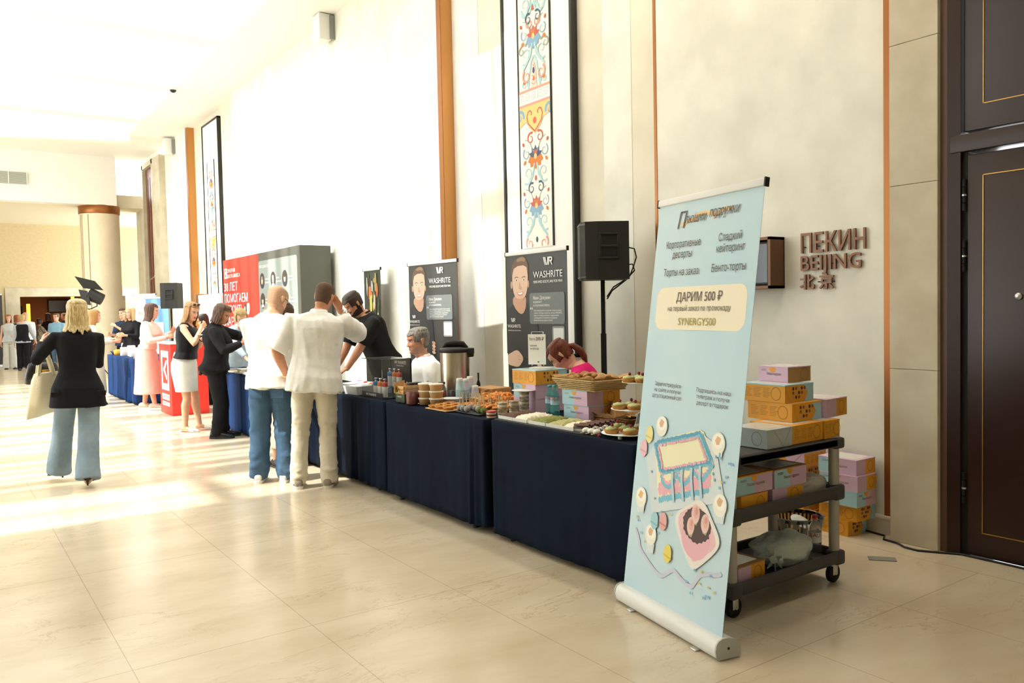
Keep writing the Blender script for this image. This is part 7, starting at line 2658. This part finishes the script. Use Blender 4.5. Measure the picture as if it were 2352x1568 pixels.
for i, (x, z) in enumerate(((.055, .755), (.0, .735), (.0, .69), (.0, .64), (.0, .59))):
    q = P.sp(z, x, .0)
    k.ball((q.x, q.y + .135 - .01 * (i < 2), q.z), .008, M_alu, 10, 6)
k.build('metal_button', parent=P.root)
P.shoes(mat('shoe_black', '#16151a', .35), mat('sole_black', '#232326', .7), 'chunky')
band(P, -1, 'wrist_watch', M_black, .02, .031, .016)
w = world_of(P, (.03, .405, 1.235))
o = MB().box((-.036, -.004, -.072), (.036, .004, .072), M_black, .006).build('phone', loc=tuple(w))
o.rotation_euler = (-.6, .2, math.atan2(-.43, .90) - math.pi / 2)
tag(o, 'dark phone in the hands of the person in black denim', 'phone')

# woman in pale denim behind the book table
jean_s = cloth('pale_blue', '#b7cbdc', var=.12)
P = Person('blonde woman in pale blue denim shirt reaching over the book table', (3.42, 11.36), (-.15, -1), 1.66, True, '#e0b498', lean=28, hip_shift=(.02, -.10), feet={1: (.09, 0), -1: (-.09, 0)},
           hands={1: (-.02, .46, .90), -1: (-.26, .40, 1.02)}, poles={1: (.9, -.5, -.3), -1: (-.8, -.5, -.4)}, vox=.010, head=(12, 4, 0),
           hand_dirs={1: {'f': (-.5, .8, -.4), 'n': (0, -.2, -1), 'curl': .5}, -1: {'f': (.2, .8, -.3), 'n': (.4, 0, -1), 'curl': .6}}).face()
P.hair('#c9ac78', lambda t: .045 if abs(t) > 100 else .06, .012, (.078, .086), 64, .204, .004, color2='#8f7446', seed=12, part=.5)
P.trousers(denim_m, .6, STR)
P.top(jean_s, .50, .93, .020, 0, .846, .020, 'denim_shirt', .008, drop=.6)
collar(P, jean_s)
P.shoes(mat('shoe_white', '#e7e2d8', .5), style='sneaker')

# woman in pink
pinkc = cloth('blush', '#dfbcb0', rough=.6)
P = Person('woman in blush pink top and long skirt leaning on the red counter', (2.78, 14.08), (.86, -.51), 1.70, True, '#d9a587', lean=6, hip_shift=(.0, -.02), feet={1: (.08, .10, 0, 0), -1: (-.08, -.12, .0, 0)},
           hands={1: (.10, .33, 1.16), -1: (-.16, .34, 1.24)}, poles={1: (.7, -.8, -.4), -1: (-.6, -.6, -.6)}, vox=.011, head=(2, 2, 0),
           hand_dirs={-1: {'f': (.3, .5, .8), 'n': (.8, .2, 0), 'curl': .8}}).face()
P.hair('#3f2c24', lambda t: -.07 + .03 * max(0, (70 - abs(t)) / 30), .015, (.092, .10), 58, .198, .007, color2='#5d4031', flare=.25, seed=14, rag=.03)
P.skirt(pinkc, [(.615, .14, .11, 0), (.57, .165, .135, -.005), (.51, .185, .16, -.01), (.40, .19, .18, 0), (.27, .195, .20, 0), (.165, .205, .22, 0), (.15, .20, .215, 0)], .010)
P.top(cloth('blush_top', '#e6cfc2', rough=.6), .575, .96, .018, .01, .846, .020, 'blouse', .007, drop=.5)
P.shoes(mat('shoe_sand', '#bdb2a2', .6), mat('sole_pale', '#d8d2c4', .6), 'chunky')

# background people, smaller in the picture
def extra(label, loc, facing, H, female, top, bottom=None, skin='#d6a588', hair=None, sleeve=.9, skirtp=None, head=(0, 0, 0), hands=None, lan=None, hem=.5, feet=None, lean=0, poles=None, wide=STR, hems=0.0, beard=None, vox=.014, hd=None):
    p = Person(label, loc, facing, H, female, skin, lean=lean, head=head, hands=hands, vox=vox, feet=feet, poles=poles, hand_dirs=hd).face(beard=beard)
    if hair:
        c, e, back = hair
        p.hair(c, (lambda t: e) if e < .04 else (lambda t: .06 if abs(t) > 110 else e), back, (.088, .094) if e < .04 else (0, 0), 58, .197, .005, seed=len(label))
    if bottom:
        p.trousers(bottom, .59, wide)
        p.shoes(mat('shoe_black', '#16151a', .35) if bottom is not whitec else mat('shoe_white', '#e7e2d8', .5), style='sneaker')
    if skirtp:
        p.skirt(skirtp[0], skirtp[1], .008)
        p.shoes(mat('shoe_black', '#16151a', .35), style='sneaker')
    p.top(top, hem, sleeve, .018, .02, .846, .02, 'top', .007, drop=.5)
    if lan:
        lanyard(p, mat('lanyard_dark', '#2b2f45', .6), mat('badge_white', '#f0efe8', .4))
    return p


LONG = lambda w=.2: [(.61, .14, .11, 0), (.55, .17, .14, 0), (.40, w, w * .85, 0), (.14, w * 1.1, w, 0), (.12, w * 1.08, w, 0)]
extra('woman in pale long dress with straight light brown hair partly behind the blazer', (2.20, 15.6), (.98, -.1), 1.63, True, cloth('pale_grey_green', '#c6c8b9'), None, hair=('#a5804f', -.22, .012), skirtp=(cloth('pale_grey_green', '#c6c8b9'), LONG(.19)), head=(0, 8, 0), hands={1: (.12, .34, 1.08), -1: (-.14, .36, 1.12)})
extra('woman in black tee and white trousers gesturing behind the far blue table', (3.52, 19.9), (-.93, -.36), 1.64, True, blackc, whitec, hair=('#7d5c3f', -.20, .012), sleeve=.42, hands={1: (.12, .36, 1.12), -1: (-.10, .34, 1.30)}, lan=True, wide=WIDE, hem=.56)
extra('woman in navy apron and lanyard beside the woman in black tee', (3.55, 20.55), (-.75, -.66), 1.68, True, cloth('navy_top', '#27324a'), blackc, hair=('#3c2c25', .06, .010), hands={1: (.12, .30, 1.08)}, lan=True)
extra('blonde woman in black blazer with lanyard behind the framed easel', (3.36, 18.6), (-.80, -.60), 1.69, True, blackc, blackc, hair=('#cfb98a', -.12, .013), hands={1: (.08, .28, 1.12), -1: (-.10, .30, 1.12)}, lan=True)
extra('woman in light grey sleeveless outfit with badge walking in at far left', (1.80, 28.7), (-.05, -1), 1.63, True, cloth('grey_light', '#b9bdbd'), cloth('grey_wide', '#c2c1b8'), hair=('#9a5a35', -.03, .013), sleeve=0, lan=True, wide=WIDE, hands={-1: (-.12, .26, 1.0)})
extra('person in black vest with grey sleeves seen from behind near the doorway', (2.06, 27.6), (.1, 1), 1.62, True, cloth('grey_sleeve', '#a7acb0'), blackc, hair=('#b39a62', .05, .012), wide=STR, hands={1: (.34, .12, .80)}).top(blackc, .5, 0, .026, .01, .835, .02, 'vest', .004, drop=.6)
extra('person with auburn hair in dark clothes behind the black vest', (2.10, 30.0), (.3, 1), 1.62, True, blackc, blackc, hair=('#8a4a2c', -.02, .013))
extra('bald man half hidden behind the person in black vest', (2.30, 29.4), (-.4, 1), 1.70, False, cloth('grey_light', '#b9bdbd'), blackc, skin='#d0a080')
extra('woman in grey patterned dress standing in the far doorway', (2.95, 32.6), (.95, .3), 1.50, True, cloth('patterned', '#b5ab93', color2='#57523f', vscale=30), None, hair=('#3a2a24', .0, .012), skirtp=(cloth('patterned', '#b5ab93', color2='#57523f', vscale=30), LONG(.2)), hands={1: (.1, .3, 1.1)})
extra('person in long black coat seen from behind in the far doorway', (3.32, 33.6), (.2, 1), 1.68, True, blackc, blackc, hair=('#2c2320', -.04, .014), hem=.44)
extra('man with short hair in dark jacket talking in the far doorway', (3.95, 34.6), (-.9, -.3), 1.68, False, blackc, blackc, hair=('#6a5a4c', .11, .010))
extra('man in light blue shirt and sunglasses beside the head of the blazer woman', (2.98, 27.9), (-.6, -.8), 1.64, False, cloth('sky_shirt', '#86aecb'), denim_m, hair=('#5a4636', .11, .011), lan=None)
P = extra('woman with dark brown hair at the counter hidden between the two men in white', (2.77, 7.80), (.2, 1), 1.60, True, cloth('rose_top', '#c9a79c'), None, hair=('#4d3426', -.03, .014), sleeve=.4, skirtp=(cloth('rose_skirt', '#d8bfae'), LONG(.14)), head=(-35, 16, 0), vox=.012)
P = extra('dark-haired person with bowed head beyond the plate of the woman in white skirt', (3.72, 14.1), (-.9, .3), 1.52, True, blackc, blackc, hair=('#3a2a22', -.03, .014), head=(0, 20, 0))
